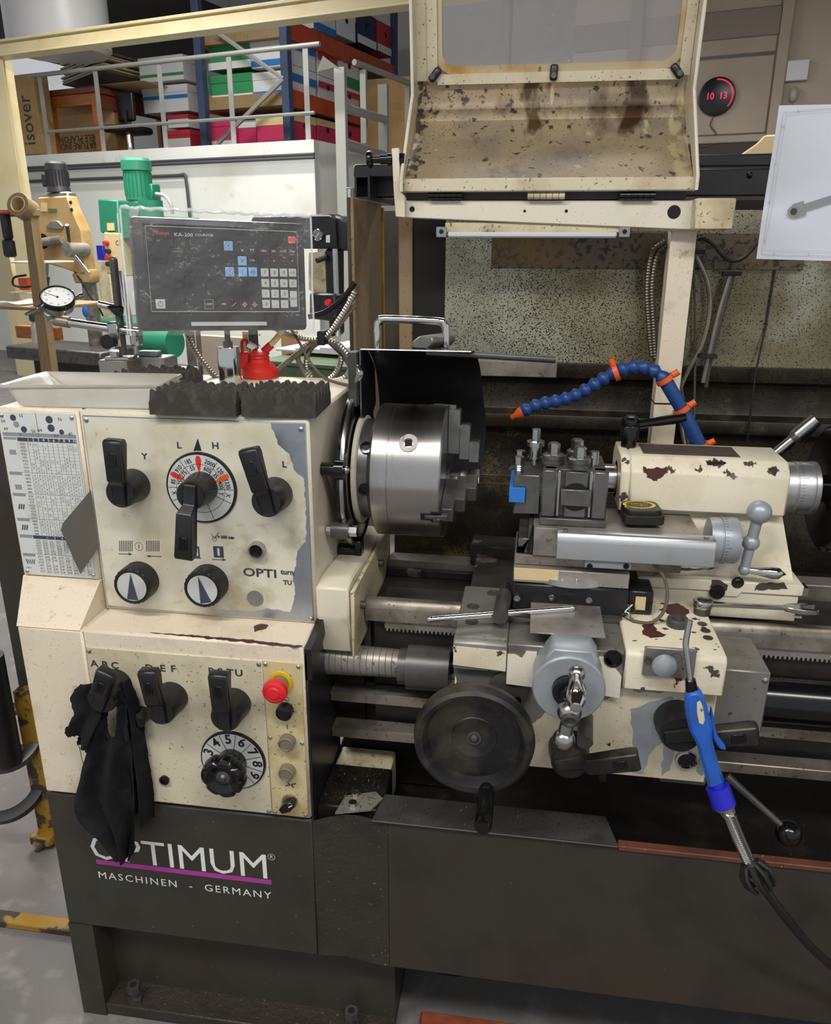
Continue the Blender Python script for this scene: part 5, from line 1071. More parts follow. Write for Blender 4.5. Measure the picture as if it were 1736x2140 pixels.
# spring plunger
zz = at(810, 333, Y=.408).z; x0 = at(768, 333, Y=.408).x
b = B(); b.rev([(0, 0), (.0125, 0), (.0135, .002), (.0135, .006), (.0115, .008), (.0055, .009), (.0055, .022), (.0075, .022), (.0075, .034), (.0095, .034), (.0095, at(820, 333, Y=.408).x-x0)], (x0, .408, zz), AX, 24); b.cyl((at(836, 333, Y=.408).x, .408, zz), (at(845, 333, Y=.408).x, .408, zz), .010, n=6); part('spring_plunger', b, 'black_gloss', t, 'black spring plunger knob')
b = B(); q0, q1 = at(1388, 700, Y=.45), at(1422, 700, Y=.45); zb0 = .76
b.box(q0.x-.006, q0.x+.035, .445, .485, zb0, c4[1].z, .001); part('upright', b, 'cream_pink', t, 'cream upright post under the beam')
b = B(); b.box(q0.x-.0065, q0.x+.036, .4435, .4865, at(1390, 842, Y=.445).z-.0025, at(1390, 842, Y=.445).z, .0005); part('cable_tie', b, 'rubber', t)
b = B(); b.box(at(935, 480, Y=.44).x, at(1455, 480, Y=.44).x, .435, .455, at(1200, 478, Y=.44).z-.004, at(1200, 460, Y=.44).z, .001); part('lower_flange', b, 'cream_oily', t)
# tube lamp below the beam
t = thing('machine_lamp', 'dirty white tube lamp under the cream beam, switched off', 'lamp')
yl = .425; p0, p1 = at(930, 472, Y=yl), at(1300, 498, Y=yl)
b = B(); b.box(p0.x, at(1310, 480, Y=yl).x, yl, yl+.03, at(1100, 486, Y=yl).z, at(1100, 470, Y=yl).z+.004, .001); part('housing', b, 'cream_oily', t)
b = B(); b.box(p0.x+.004, at(1290, 480, Y=yl).x, yl-.002, yl+.028, at(1100, 497, Y=yl).z, at(1100, 484, Y=yl).z, .003); part('diffuser', b, 'lens_white', t)
for px in (922, 1305):
    q = at(px, 484, Y=yl-.004); b = B(); b.box(q.x-.009, q.x+.009, yl-.004, yl+.025, at(px, 496, Y=yl).z, at(px, 474, Y=yl).z, .001); eb = part('end_bracket', b, 'grey_body', t); b = B(); b.rev([(0, .0004), (.0038, .0004)], (q.x, yl-.0042, q.z), (0, -1, 0), 14); part('bracket_bore', b, 'dark_void', eb)
# hinges
for x0, x1, m_ in ((895, 966, 'black_gloss'), (1102, 1180, 'cream_oily'), (1294, 1368, 'black_gloss')):
    a, c = at(x0, 409, Y=.416), at(x1, 409, Y=.416); b = B(); n = 6
    for k in range(n): b.cyl((a.x+(c.x-a.x)*k/n+.0004, .412, a.z), (a.x+(c.x-a.x)*(k+1)/n-.0004, .412, a.z), .0062, n=14)
    hn = thing('hood_hinge', {895: 'black barrel hinge at the left of the hood edge', 1102: 'cream barrel hinge at the middle of the hood edge', 1294: 'black barrel hinge at the right of the hood edge'}[x0], 'hinge', group='hood hinges')
    part('knuckle', b, m_, hn, split=True); b = B(); b.box(a.x, c.x, .4145, .4185, a.z-.004, a.z+.012); part('leaf', b, m_, hn)
b = B(); b.box(c4[3].x, c4[2].x-.02, .43, .45, c4[3].z, at(900, 400, Y=.43).z, .001); solo('dark_seal', b, 'black_paint', 'dark seal strip in the slit between hood and beam', 'seal')
# hood, swung up
t = HD = thing('machine_hood', 'cream raised hood with dirty window and oil stains above the beam', 'hood')
xl, xr = at(840, 372, Y=.40).x, at(1455, 372, Y=.40).x
zf0, zf1 = at(1150, 400, Y=.40).z, at(1150, 371, Y=.40).z
zbd = at(868, 205, Y=.535).z; ztp = at(860, -60, Y=.475).z
b = B(); b.box(xl, xr, .40, .412, zf0, zf1, .002); part('bottom_lip', b, 'hood_frame', t)
N_ = 10; prof = [(.412+.135*k/N_, zf1-.004+(zbd-.05-zf1)*k/N_) for k in range(N_)]+[(.553, zbd-.035), (.563, zbd-.015), (.567, zbd), (.5645, zbd+.02), (.559, zbd+.05)]
b = B(); m_ = 24; zw = zbd+.062
vs = [(xl+.002+(xr-xl-.004)*i/m_, p[0], p[1]) for p in prof for i in range(m_+1)]
b._add(vs, [(j*(m_+1)+i, j*(m_+1)+i+1, (j+1)*(m_+1)+i+1, (j+1)*(m_+1)+i) for j in range(len(prof)-1) for i in range(m_)]); bmesh.ops.solidify(b.bm, geom=b.bm.faces[:], thickness=.002); part('curved_sheet', b, 'hood_in', t)
def yu(z): return .566-(z-zbd)*.20
def sheet(name, x0, x1, z0, z1, m, d=.004, off=0, par=t):
    b = B(); b._add([(x, yu(z)-off+dy, z) for dy in (-d, 0) for x, z in ((x0, z0), (x1, z0), (x1, z1), (x0, z1))], [(0, 1, 2, 3), (7, 6, 5, 4), (0, 4, 5, 1), (1, 5, 6, 2), (2, 6, 7, 3), (3, 7, 4, 0)]); return part(name, b, m, par)
zp0 = at(1150, 133, Y=.55).z; wl, wr = at(925, 60, Y=.55).x, at(1417, 60, Y=.55).x
sheet('window_frame', xl+.002, wl-.012, zbd+.03, ztp, 'hood_frame'); sheet('window_frame', wr+.012, xr-.002, zbd+.03, ztp, 'hood_frame'); sheet('window_frame', wl-.012, wr+.012, zbd+.03, zp0-.012, 'hood_frame')
sheet('raised_strip', wl-.026, wl-.0085, zp0-.022, ztp, 'hood_frame', .004, .004); sheet('raised_strip', wr+.0085, wr+.026, zp0-.022, ztp, 'hood_frame', .004, .004); sheet('raised_strip', wl-.0085, wr+.0085, zp0-.028, zp0-.012, 'hood_frame', .004, .004)
# gasket with rounded corners, pane
def rim_pts(o_, r, n=6):
    x0, x1, z0, z1 = wl-o_, wr+o_, zp0-o_, ztp; out = [(x0, z1)]
    for k in range(n+1): a = R(180+90*k/n); out.append((x0+r+math.cos(a)*r, z0+r+math.sin(a)*r))
    for k in range(n+1): a = R(270+90*k/n); out.append((x1-r+math.cos(a)*r, z0+r+math.sin(a)*r))
    return out+[(x1, z1)]
oi, oo = rim_pts(0, .022), rim_pts(.0115, .03)
b = B(); vs = [(x, yu(z)-.006, z) for x, z in oi]+[(x, yu(z)-.002, z) for x, z in oo]; n = len(oi); b._add(vs, [(i, n+i, n+i+1, i+1) for i in range(n-1)]); part('gasket', b, 'gasket', t, 'yellowed gasket round the window')
b = B(); b._add([(x, yu(z)-.002, z) for x, z in oi], [tuple(range(n))[::-1]]); part('window_pane', b, 'pane', t, 'dirty translucent window pane')
for px, py, a in ((910, 158, 42), (1157, 153, 2), (1413, 150, -40)):
    q = at(px, py, Y=.555); rr = M.Translation((q.x, yu(q.z)-.010, q.z)) @ M.Rotation(R(a), 4, 'Y')
    b = B(); b.box(-.0068, .0068, -.006, .003, -.013, .013, .0045, 3); b.xf(rr); cl = part('window_clip', b, 'black_plastic', t); b = B(); b.cyl((0, -.011, -.006), (0, -.006, -.006), .0048, n=14); b.xf(rr); part('clip_screw', b, 'steel_dark', cl)
# side flanges
for s_, x in ((-1, xl), (1, xr)):
    b = B(); fr_ = [(.385, zf0), (.385, zf1), (.505, zbd), (yu(ztp)-.055, ztp)]; bk = [(.412, zf0), (.414, zf1), (.562, zbd-.01), (yu(ztp), ztp)]
    b.prism(fr_+bk[::-1], 'yz', min(x, x+s_*-.0025), max(x, x+s_*-.0025)); part('side_flange', b, 'hood_frame', t)
    b = B(); b.tube([(x-s_*.001, p[0], p[1]) for p in fr_], .0028, 6); part('flange_edge', b, 'cream_light', t)
# cables behind the post
def cable(name, pts, Y, r, m, label, n=8):
    b = B(); b.tube(sm([at(x, y, Y=(yy[0] if yy else Y)) for x, y, *yy in pts], 6), r, n); return solo(name, b, m, label, 'cable')
def conduit(b, pts, r, pitch=.006):
    P = sm(pts, 14); out = []; acc = 0
    # resample evenly, ribbed radius
    L_ = [0]
    for i in range(1, len(P)): L_.append(L_[-1]+(P[i]-P[i-1]).length)
    n = max(8, int(L_[-1]/pitch*2)); rr = []; j = 0
    for k in range(n+1):
        s_ = L_[-1]*k/n
        while j < len(L_)-2 and L_[j+1] < s_: j += 1
        f = (s_-L_[j])/max(1e-9, L_[j+1]-L_[j]); out.append(P[j].lerp(P[j+1], min(1, f))); rr.append(r if k % 2 else r*.82)
    b.tube(out, rr, 8); return b
for pts, lb in (([(1390, 505), (1362, 530), (1352, 600), (1356, 680), (1362, 745)], 'left one of two dark metal conduits looping beside the cream upright post'), ([(1394, 512), (1372, 535), (1362, 600), (1366, 690), (1369, 750)], 'right one of two dark metal conduits looping beside the cream upright post')):
    b = B(); conduit(b, [at(x, y, Y=.48) for x, y in pts], .0055, .005); solo('metal_conduit', b, 'conduit_dark', lb, 'conduit')
for pts, m_, lb in (([(1450, 530), (1442, 600), (1430, 700), (1420, 780), (1428, 850), (1438, 945)], 'conduit_dark', 'straight grey metal conduit right of the cream upright post'), ([(1452, 530), (1478, 590), (1482, 650), (1466, 720), (1435, 780), (1418, 830), (1425, 900), (1434, 945)], 'conduit', 'bowed silver metal conduit right of the cream upright post'), ([(1525, 575), (1500, 660), (1480, 745), (1468, 800)], 'conduit', 'left conduit of the tied pair on the splash guard'), ([(1532, 575), (1508, 660), (1486, 745), (1474, 810)], 'conduit_dark', 'right conduit of the tied pair on the splash guard')):
    b = B(); conduit(b, [at(x, y, Y=.52) for x, y in pts], .0045, .005); solo('metal_conduit', b, m_, lb, 'conduit')
cable('black_cable', [(1446, 520), (1456, 502), (1470, 499), (1490, 512), (1510, 535), (1530, 546), (1556, 537), (1585, 505)], .50, .003, 'cable_black', 'thin black cable sagging between upright post and paper')
cable('green_cable', [(1442, 520), (1450, 600), (1452, 720), (1450, 880)], .53, .0022, 'cable_brown', 'thin dark cable hanging straight down the splash guard')
for px, py in ((1452, 526), (1528, 572), (1478, 744)):
    q = at(px, py, Y=.512); b = B(); b.box(q.x-.016, q.x+.016, q.y-.008, q.y+.006, q.z-.0035, q.z+.0035, .001); solo('cable_tie', b, 'rubber', {1452: 'black cable tie high beside the upright post', 1528: 'black cable tie at the top of the tied conduit pair', 1478: 'black cable tie low on the tied conduit pair'}[px], 'cable tie')
# blue coolant hose
t = thing('coolant_hose', 'blue segmented coolant hose with orange nozzle and clamps, arching behind the tool post', 'coolant hose')
yh = .33
hp = sm([at(x, y, Y=yh) for x, y in ((1088, 862), (1125, 845), (1165, 838), (1205, 825), (1240, 805), (1270, 785), (1300, 772), (1335, 766), (1368, 775), (1390, 795))], 12)
L_ = [0]
for i in range(1, len(hp)): L_.append(L_[-1]+(hp[i]-hp[i-1]).length)
ns = 15
def hat(s_):
    j = 0
    while j < len(L_)-2 and L_[j+1] < s_: j += 1
    return hp[j].lerp(hp[j+1], min(1, (s_-L_[j])/max(1e-9, L_[j+1]-L_[j])))
for k in range(ns):
    a, c = hat(L_[-1]*k/ns), hat(L_[-1]*(k+1)/ns); d = c-a; l_ = d.length
    b = B(); b.rev([(.0068, 0), (.0078, l_*.1), (.0112, l_*.45), (.0118, l_*.6), (.0112, l_*.75), (.0085, l_*.95), (.0075, l_*1.08)], a, d, 20); part('hose_segment', b, 'hose_blue', t)
a, c = at(1068, 873, Y=yh), at(1092, 861, Y=yh); d = c-a
b = B(); b.rev([(.0, 0), (.0042, 0), (.0048, d.length*.3), (.0098, d.length*.8), (.0098, d.length)], a, d, 20); part('nozzle', b, 'hose_orange', t)
a, m1, c = at(1388, 792, Y=yh), at(1430, 865, Y=yh), at(1468, 945, Y=yh)
b = B(); b.tube([a, a.lerp(m1, .1), a.lerp(m1, .9), m1, m1.lerp(c, .1), c+(c-m1)*.3], [.0105, .0115, .0108, .0098, .0118, .0122], 20); part('hose_pipe', b, 'hose_blue', t)
for p, q in ((at(1286, 778, Y=yh), at(1296, 774, Y=yh)), (at(1389, 793, Y=yh), at(1394, 801, Y=yh)), (at(1424, 856, Y=yh), at(1429, 864, Y=yh)), (at(1463, 934, Y=yh), at(1467, 942, Y=yh))):
    d = (q-p).normalized(); b = B(); b.rev([(.0112, -.004), (.0148, -.004), (.0148, .004), (.0112, .004)], p, d, 24); u_ = d.cross(V((0, 1, 0))).normalized()
    if u_.x < 0 and u_.z < 0: u_ = -u_
    if u_.z < 0: u_ = -u_
    b.cyl(p+u_*.013-V((0, .004, 0)), p+u_*.024-V((0, .004, 0)), .0055, n=12); part('hose_clamp', b, 'hose_orange', t)
# drawing sheet on the right
t = thing('drawing_sheet', 'white paper technical drawing of a socket wrench hanging at the right', 'paper')
yp = .33
c4 = [at(1580, 541, Y=yp), at(1762, 546, Y=yp), at(1800, 214, Y=yp), at(1630, 219, Y=yp)]
def pq(u, v): return c4[0].lerp(c4[1], u).lerp(c4[3].lerp(c4[2], u), v)
b = B(); b.grid(16, 16, lambda u, v: pq(u, v)+V((0, .004*math.sin(v*5+u*2)+.01*v*v, 0))); bmesh.ops.solidify(b.bm, geom=b.bm.faces[:], thickness=.0004); part('sheet', b, 'paper', t)
def ps(px, py): q = at(px, py, Y=yp); v = (q.z-c4[0].z)/(c4[3].z-c4[0].z); u = (q.x-c4[0].x)/(c4[1].x-c4[0].x); return q+V((0, .004*math.sin(v*5+u*2)+.01*v*v-.0022, 0))
b = B(); b.tube([ps(1590, 531), ps(1608, 430), ps(1622, 330), ps(1638, 234), ps(1690, 229), ps(1780, 222)], .00022, 4); b.tube([ps(1590, 531), ps(1680, 534), ps(1760, 536)], .00022, 4); b.tube([ps(1597, 521), ps(1614, 430), ps(1629, 330), ps(1644, 239), ps(1780, 229)], .00015, 4); b.tube([ps(1597, 522), ps(1760, 527)], .00015, 4)
for s_, px, py in (('A', 1597, 503), ('B', 1608, 424), ('C', 1621, 343), ('D', 1637, 264), ('A', 1669, 232), ('6', 1617, 530), ('5', 1690, 532)): b.text(s_, ps(px, py)-V((0, .0006, 0)), .005)
part('line_print', b, 'ink_grey', t)
b = B(); a, c = ps(1663, 440)-V((0, .0006, 0)), ps(1762, 408)-V((0, .0006, 0)); n_ = V((-(c-a).z, 0, (c-a).x)).normalized()*.0055
b.face([tuple(p) for p in (a-n_, c-n_, c+n_, a+n_)]); b2 = B(); h = ps(1664, 440)-V((0, .001, 0)); d_ = (c-a).normalized()
b.face([tuple(p) for p in (h-n_*1.9-d_*.004, h-n_*1.9+d_*.012, h+n_*1.9+d_*.012, h+n_*1.9-d_*.004)]); part('wrench_print', b, 'ink_grey', t)
b = B(); b.rev([(0, 0), (.0088, 0)], h-d_*.004-V((0, .0005, 0)), (0, -1, 0), 24); part('socket_print', b, 'steel_dull', t)
b = B(); b.cyl(h-d_*.004-V((0, .0012, 0)), h-d_*.004-V((0, .0010, 0)), .0052, n=6); part('hex_print', b, 'ink', t)
# ================================================================ THINGS ON TOP OF THE HEADSTOCK
zh = 1.0565
# plastic tray
t = thing('plastic_tray', 'white translucent shallow plastic tray on the left of the headstock top', 'tray')
def rq(c, n=6, f=.18):
    """rounded quad through four corners"""
    c = [V(p) for p in c]; out = []
    for i in range(4):
        p, a, d = c[i], c[i-1], c[(i+1) % 4]; p0 = p.lerp(a, f*(a-p).length**0*min(1, .03/(a-p).length)); p1 = p.lerp(d, min(1, .03/(d-p).length))
        for k in range(n+1): s_ = k/n; out.append((1-s_)**2*p0+2*s_*(1-s_)*p+s_*s_*p1)
    return out
zrm = 1.0865
top = [at(-6, 806, Z=zrm), at(338, 806, Z=zrm), at(383, 783, Z=zrm), at(92, 778, Z=zrm)]
cen = sum(top, V())/4
bot = [at(38, 850, Z=zh), at(318, 856, Z=zh)]; bot += [V((bot[1].x+.012, top[2].y-.012, zh)), V((bot[0].x+.03, top[3].y-.012, zh))]
def loft(rings, cap=True):
    b = B(); n = len(rings[0]); vs = [p for r in rings for p in r]; fs = []
    for j in range(len(rings)-1):
        for i in range(n): fs.append((j*n+i, j*n+(i+1) % n, (j+1)*n+(i+1) % n, (j+1)*n+i))
    if cap: fs.append(tuple(range((len(rings)-1)*n, len(rings)*n)))
    b._add(vs, fs); return b
ins = [p.lerp(cen, .055) for p in top]; ins2 = [V((p.x, p.y, zrm-.002)) for p in ins]
b = loft([rq([p-V((0, 0, .003)) for p in top]), rq(top), rq([p.lerp(cen, .01)+V((0, 0, .0015)) for p in top]), rq(ins), rq([p.lerp(q, .1) for p, q in zip(ins2, bot)]), rq([p.lerp(q, .93) for p, q in zip(ins2, bot)]), rq([q.lerp(sum(bot, V())/4, .03) for q in bot])])
bmesh.ops.solidify(b.bm, geom=b.bm.faces[:], thickness=.0014); part('tray_shell', b, 'tray_plastic', t)
# egg crate foam
def foam(label, x0, x1, y0, y1, zb, hb, hp_, nx, ny, rot=0, ph=(0, 0)):
    t = B(); gx, gy = nx*12, ny*12; vs = []; fs = []
    def h(u, v):
        s_ = .5+.5*math.cos(2*PI*(u*nx+ph[0]))*math.cos(2*PI*(v*ny+ph[1])); n_ = random.uniform(-.0003, .0003)
        return zb+hb+hp_*((3*s_*s_-2*s_**3)**.9)+n_
    random.seed(nx*7+ny)
    for j in range(gy+1):
        for i in range(gx+1):
            u, v = i/gx, j/gy; vs.append((x0+(x1-x0)*u, y0+(y1-y0)*v, h(u, v)))
    for j in range(gy):
        for i in range(gx): a = j*(gx+1)+i; fs.append((a, a+1, a+gx+2, a+gx+1))
    t._add(vs, fs)
    bd = [(i, 0) for i in range(gx+1)]+[(gx, j) for j in range(1, gy+1)]+[(i, gy) for i in range(gx-1, -1, -1)]+[(0, j) for j in range(gy-1, 0, -1)]
    tp = [vs[j*(gx+1)+i] for i, j in bd]; n = len(tp); t._add(tp+[(p[0], p[1], zb) for p in tp], [(i, n+i, n+(i+1) % n, (i+1) % n) for i in range(n)]+[tuple(range(n, 2*n))])
    bmesh.ops.remove_doubles(t.bm, verts=t.bm.verts[:], dist=1e-6); bmesh.ops.recalc_face_normals(t.bm, faces=t.bm.faces[:])
    c = V(((x0+x1)/2, (y0+y1)/2, 0)); t.xf(M.Translation(c) @ M.Rotation(rot, 4, 'Z') @ M.Translation(-c))
    solo('foam_block', t, 'foam', label, 'foam', group='egg crate foam pieces')
foam('dark grey egg crate foam block at the front beside the plastic tray', -.508, -.388, -.012, .075, zh, .017, .016, 4, 4, R(2), (.0, .5))
foam('dark grey egg crate foam block at the right edge of the headstock top', -.383, -.283, -.004, .10, zh, .017, .016, 4, 5, R(3), (.5, .0))
foam('dark grey egg crate foam piece behind the plastic tray', -.66, -.545, .16, .26, zh, .008, .018, 5, 4, 0)
# ---- digital readout
c0 = at(471, 566, Y=.25)
DF = M.Translation(c0) @ M.Rotation(R(31), 4, 'Z') @ M.Rotation(R(1.6), 4, 'Y') @ M.Rotation(R(-4), 4, 'X')
t = thing('digital_readout', 'black digital readout counter with keypad under a clear plastic cover', 'digital readout', DF)
W, H = .1165, .0625
b = B(); b.box(-W-.02, W+.014, .0, .055, -H-.03, H+.014, .006, 2); part('housing', b, 'black_plastic', t)
b = B(); b.box(-W-.004, W+.004, -.003, .001, -H-.004, H+.004, .003); fp = part('front_panel', b, 'screen_black', t)
yk = -.0036
def fx(px): return -W+2*W*(px-25)/1640
def fz(py): return H-2*H*(py-95)/860
b = B(); b.tube([(-W, yk, -H), (W, yk, -H), (W, yk, H), (-W, yk, H)], .0005, 4, closed=True); part('frame_line', b, 'white_line', fp)
# printed on a slanted picture of the panel: undo its shear with the row slope
def pan(px, py):
    ul = (px-25-105*(py-95)/870)/(1620-60*(py-95)/870); tl = 95+65*ul; bl = 968-28*ul
    return (-W+2*W*ul, H-2*H*(py-tl)/(bl-tl))
def key(px, py, w_, h_, m, s_=None, tm='ink', ts=.006, line=None, name='key'):
    x, z = pan(px, py); b = B(); b.box(x-w_/2, x+w_/2, yk-.0012, yk+.001, z-h_/2, z+h_/2, .0006); k = part(name, b, m, fp)
    if line:
        b = B(); b.tube([(x-w_/2, yk-.0013, z-h_/2), (x+w_/2, yk-.0013, z-h_/2), (x+w_/2, yk-.0013, z+h_/2), (x-w_/2, yk-.0013, z+h_/2)], .00035, 4, closed=True); part('key_outline', b, line, k)
    if s_:
        b = B()
        if s_ == 'pow':
            b.ring((x, yk-.0014, z), (0, -1, 0), .0032, .0039, 20); b.tube([(x, yk-.0014, z), (x, yk-.0014, z+.005)], .0005, 4)
        elif s_ == 'tgt':
            b.ring((x, yk-.0014, z), (0, -1, 0), .0026, .0031, 18); b.tube([(x-.0045, yk-.0014, z), (x+.0045, yk-.0014, z)], .0003, 4); b.tube([(x, yk-.0014, z-.0045), (x, yk-.0014, z+.0045)], .0003, 4)
        elif s_ == '/':
            b.tube([(x-.004, yk-.0014, z-.0028), (x+.004, yk-.0014, z+.0028)], .0004, 4)
        elif s_[0] == 'o':
            b.ring((x, yk-.0014, z), (0, -1, 0), .0048, .0053, 20); b.text(s_[1], (x, yk-.0014, z), ts)
        else: b.text(s_, (x, yk-.0014, z), ts)
        part('key_print', b, tm, k)
KW, KH = .0125, .0128
for s_, px, py in (('oX', 893, 295), ('X', 1047, 442), ('oY', 915, 552), ('Y', 1055, 552), ('tgt', 1165, 552)): key(px, py, .0138, .0142, 'key_blue', s_, 'ink_navy', .0075)
key(1592, 238, .012, .011, 'key_orange', 'MODE', 'key_red_line', .004)
for s_, px, py in (('V', 1040, 338), ('TT', 1150, 341), ('ARC', 1280, 345), ('SIN', 1388, 347), ('COS', 1492, 348), ('TAN', 1595, 350), ('CAL', 1156, 437), ('-', 1287, 438), ('x', 1395, 440), ('-', 1498, 441), ('+', 1600, 442)): key(px, py, KW, .0118, 'screen_black', s_, 'white_line', .0062 if len(s_) < 3 else .0048, 'key_red_line')
for s_, px, py in (('7', 1295, 556), ('8', 1401, 556), ('9', 1505, 556), ('1/2', 1605, 556), ('4', 1304, 660), ('5', 1408, 660), ('6', 1511, 661), ('C', 1612, 661), ('1', 1311, 766), ('2', 1414, 766), ('3', 1518, 766), ('0', 1319, 870), ('.', 1420, 870), ('+/-', 1522, 868)): key(px, py, KW, KH, 'key_grey', s_, 'ink', .0078 if len(s_) < 2 else .0052)
key(1622, 815, .0115, .0255, 'key_grey', 'ENT', 'ink', .0052)
key(214, 888, .0142, .0142, 'key_grey', 'pow'); key(706, 882, .0135, .0138, 'screen_black', 'UNIT', 'white_line', .0048, 'white_line')
for s_, px in (('ABS', 862), ('/', 970), ('tgt', 1083), ('tgt', 1190)): key(px, 878, .0135, .013, 'screen_black', s_, 'white_line', .0045, 'key_red_line')
b = B(); x, z = pan(190, 165); b.text('Mitutoyo', (x, yk, z), .0085, sx=.75); part('lettering', b, 'orange_mark', fp)
b = B(); x, z = pan(420, 185); b.text('KA-200', (x, yk, z), .0072, sx=1.25); x, z = pan(635, 190); b.text('COUNTER', (x, yk, z), .0052, sx=1.15)
part('lettering', b, 'white_line', fp)
b = B()
for row, py in ((0, 285), (1, 545)):
    for k in range(7):
        x, z = pan(290+k*75, py); 
        for dx, dz, w_, h_ in ((0, .006, .006, .0012), (0, 0, .006, .0012), (0, -.006, .006, .0012), (-.0036, .003, .0012, .005), (.0036, .003, .0012, .005), (-.0036, -.003, .0012, .005), (.0036, -.003, .0012, .005)): b.face([(x+dx-w_/2, yk, z+dz-h_/2), (x+dx+w_/2, yk, z+dz-h_/2), (x+dx+w_/2, yk, z+dz+h_/2), (x+dx-w_/2, yk, z+dz+h_/2)])
part('segment_print', b, 'ink_black', fp)
b = B(); b.box(-.058, .062, -.0012, .0008, -H-.022, -H-.016); part('name_strip', b, 'key_grey', t)
# clear cover: loose bag over the front, left side and top
b = B(); nx, nz = 26, 16
def bag(u, v):
    x = -W-.034+(2*W+.056)*u; z = -H-.036+(2*H+.058)*v
    y = -.012-.0035*math.sin(7*u+3*v)*math.sin(9*v+2*u)-.002*math.sin(23*u-11*v)
    return (x, y, z)
b.grid(nx, nz, bag)
b.grid(nx, 4, lambda u, v: (bag(u, 1)[0], bag(u, 1)[1]+.075*v, bag(u, 1)[2]+.004*math.sin(v*PI)+.003*math.sin(31*u)*math.sin(v*PI)))
b.grid(4, nz, lambda u, v: (bag(0, v)[0]-.002*math.sin(u*PI), bag(0, v)[1]+.075*u, bag(0, v)[2]))
b.grid(4, nz, lambda u, v: (bag(1, v)[0]+.002*math.sin(u*PI), bag(1, v)[1]+.075*u, bag(1, v)[2]))
bmesh.ops.remove_doubles(b.bm, verts=b.bm.verts[:], dist=1e-5)
glints = B(); glints.tube([V(bag(i/40, 1))+V((0, .003, .002+.0012*math.sin(i*1.9))) for i in range(41)], [.0022+.0012*math.sin(i*1.3)**2 for i in range(41)], 7)
for u in (0, 1): glints.tube([V(bag(u, i/20))+V((0, .002, 0)) for i in range(21)], .0016, 6)
glints.tube([V(bag(0, i/20))+V((.0, .074, 0)) for i in range(21)], .0016, 6)
part('cover_edge_glint', glints, 'plastic_glint', t, split=True)  # white tubes along the bag edges paint in its bright highlights
o = part('clear_cover', b, 'plastic_clear', t, 'wrinkled clear plastic cover')
# stand
t = thing('readout_stand', 'chrome cylinder stand with threaded rod under the digital readout', 'stand')
q = at(480, 800, Z=zh); q = V((q.x, q.y+.004, zh))
b = B(); b.rev([(0, 0), (.0185, 0), (.0185, .056), (.0175, .0585), (.0, .0585)], q, (0, 0, 1), 32); part('post', b, 'chrome', t)
b = B(); b.hex(q+V((0, 0, .0585)), q+V((0, 0, .067)), .0085); b.cyl(q+V((0, 0, .067)), q+V((0, 0, .094)), .0045, n=14); b.cyl(q+V((0, 0, .088)), q+V((0, 0, .095)), .009, n=16); part('threaded_rod', b, 'steel_dark', t)
# ---- red oil can
q = at(535, 792, Z=zh); q = V((q.x, .318, zh)); t = thing('oil_can', 'red metal oil can with a bent spout behind the foam', 'oil can')
b = B(); b.rev([(0, 0), (.031, 0), (.031, .012), (.025, .02), (.017, .026), (.016, .031), (.0175, .033), (.0155, .036), (.0175, .040), (.016, .044), (.008, .047), (0, .048)], q, (0, 0, 1), 36); part('body', b, 'red', t)
b = B(); b.box(q.x-.042, q.x-.018, q.y-.006, q.y+.006, .0+zh+.013, zh+.042, .003); b.tube(sm([(q.x-.03, q.y, zh+.035), (q.x-.03, q.y, zh+.058), (q.x-.022, q.y, zh+.062), (q.x-.019, q.y, zh+.048)], 5), .0028, 8); part('pump_lever', b, 'red', t)
b = B(); b.tube([(q.x-.017, q.y-.004, zh+.056), (q.x-.004, q.y-.004, zh+.049)], .006, 8); part('pump_cap', b, 'chrome', t)
s0 = V((q.x+.010, q.y, zh+.046)); b = B(); b.cyl(s0-V((.006, 0, .006)), s0+V((.012, 0, .009)), .0068, n=14); part('spout_base', b, 'red', t)
b = B(); b.tube(sm([s0+V((.01, 0, .008)), s0+V((.03, 0, .03)), s0+V((.043, 0, .06)), s0+V((.046, 0, .085))], 6), .0052, 10); part('spout', b, 'box_cream', t)
# ---- dial indicator and magnetic stand
t = thing('magnetic_stand', 'chrome magnetic indicator stand with two upright rods behind the plastic tray', 'indicator stand')
ym = .33
def mp(x, y, Y=ym): return at(x, y, Y=Y)
p0, p1 = mp(216, 745), mp(280, 790); b = B(); b.box(p0.x, p1.x, ym-.02, ym+.025, zh, p0.z-.004, .0015); part('magnet_base', b, 'grey_plate', t)
b = B(); b.box(mp(226, 745).x, mp(276, 745).x, ym-.015, ym+.02, p0.z-.004, p0.z+.001, .001); b.cyl(mp(243, 744), mp(243, 733), .011, n=20); part('base_cap', b, 'steel', t)
b = B(); b.cyl(mp(258, 742), mp(237, 545), .0068, n=18); b.ball(mp(237, 544), .0068, 12); part('main_rod', b, 'steel_dark', t)
b = B(); b.cyl(mp(285, 740, ym+.02), mp(251, 566, ym+.02), .0048, n=16); part('rear_rod', b, 'chrome', t)
b = B(); b.tube([mp(100, 667), mp(240, 688), mp(293, 694)], .0075, 16); part('cross_rod', b, 'chrome', t)
b = B(); b.cyl(mp(115, 669), mp(145, 674), .0098, n=20); part('sleeve', b, 'button_metal', t)
b = B(); q = mp(244, 695); b.box(q.x-.011, q.x+.011, ym-.014, ym+.01, q.z-.025, q.z+.019, .003); b.box(mp(275, 690).x, mp(292, 690).x, ym-.012, ym+.012, mp(280, 722).z, mp(280, 690).z, .003); part('clamp_block', b, 'steel', t)
b = B(); q = mp(240, 711); b.rev([(0, 0), (.0125, 0), (.0125, .014), (.007, .0145), (0, .0145)], (q.x, ym-.014, q.z), (0, -1, 0), 20); part('clamp_knob', b, 'black_gloss', t)
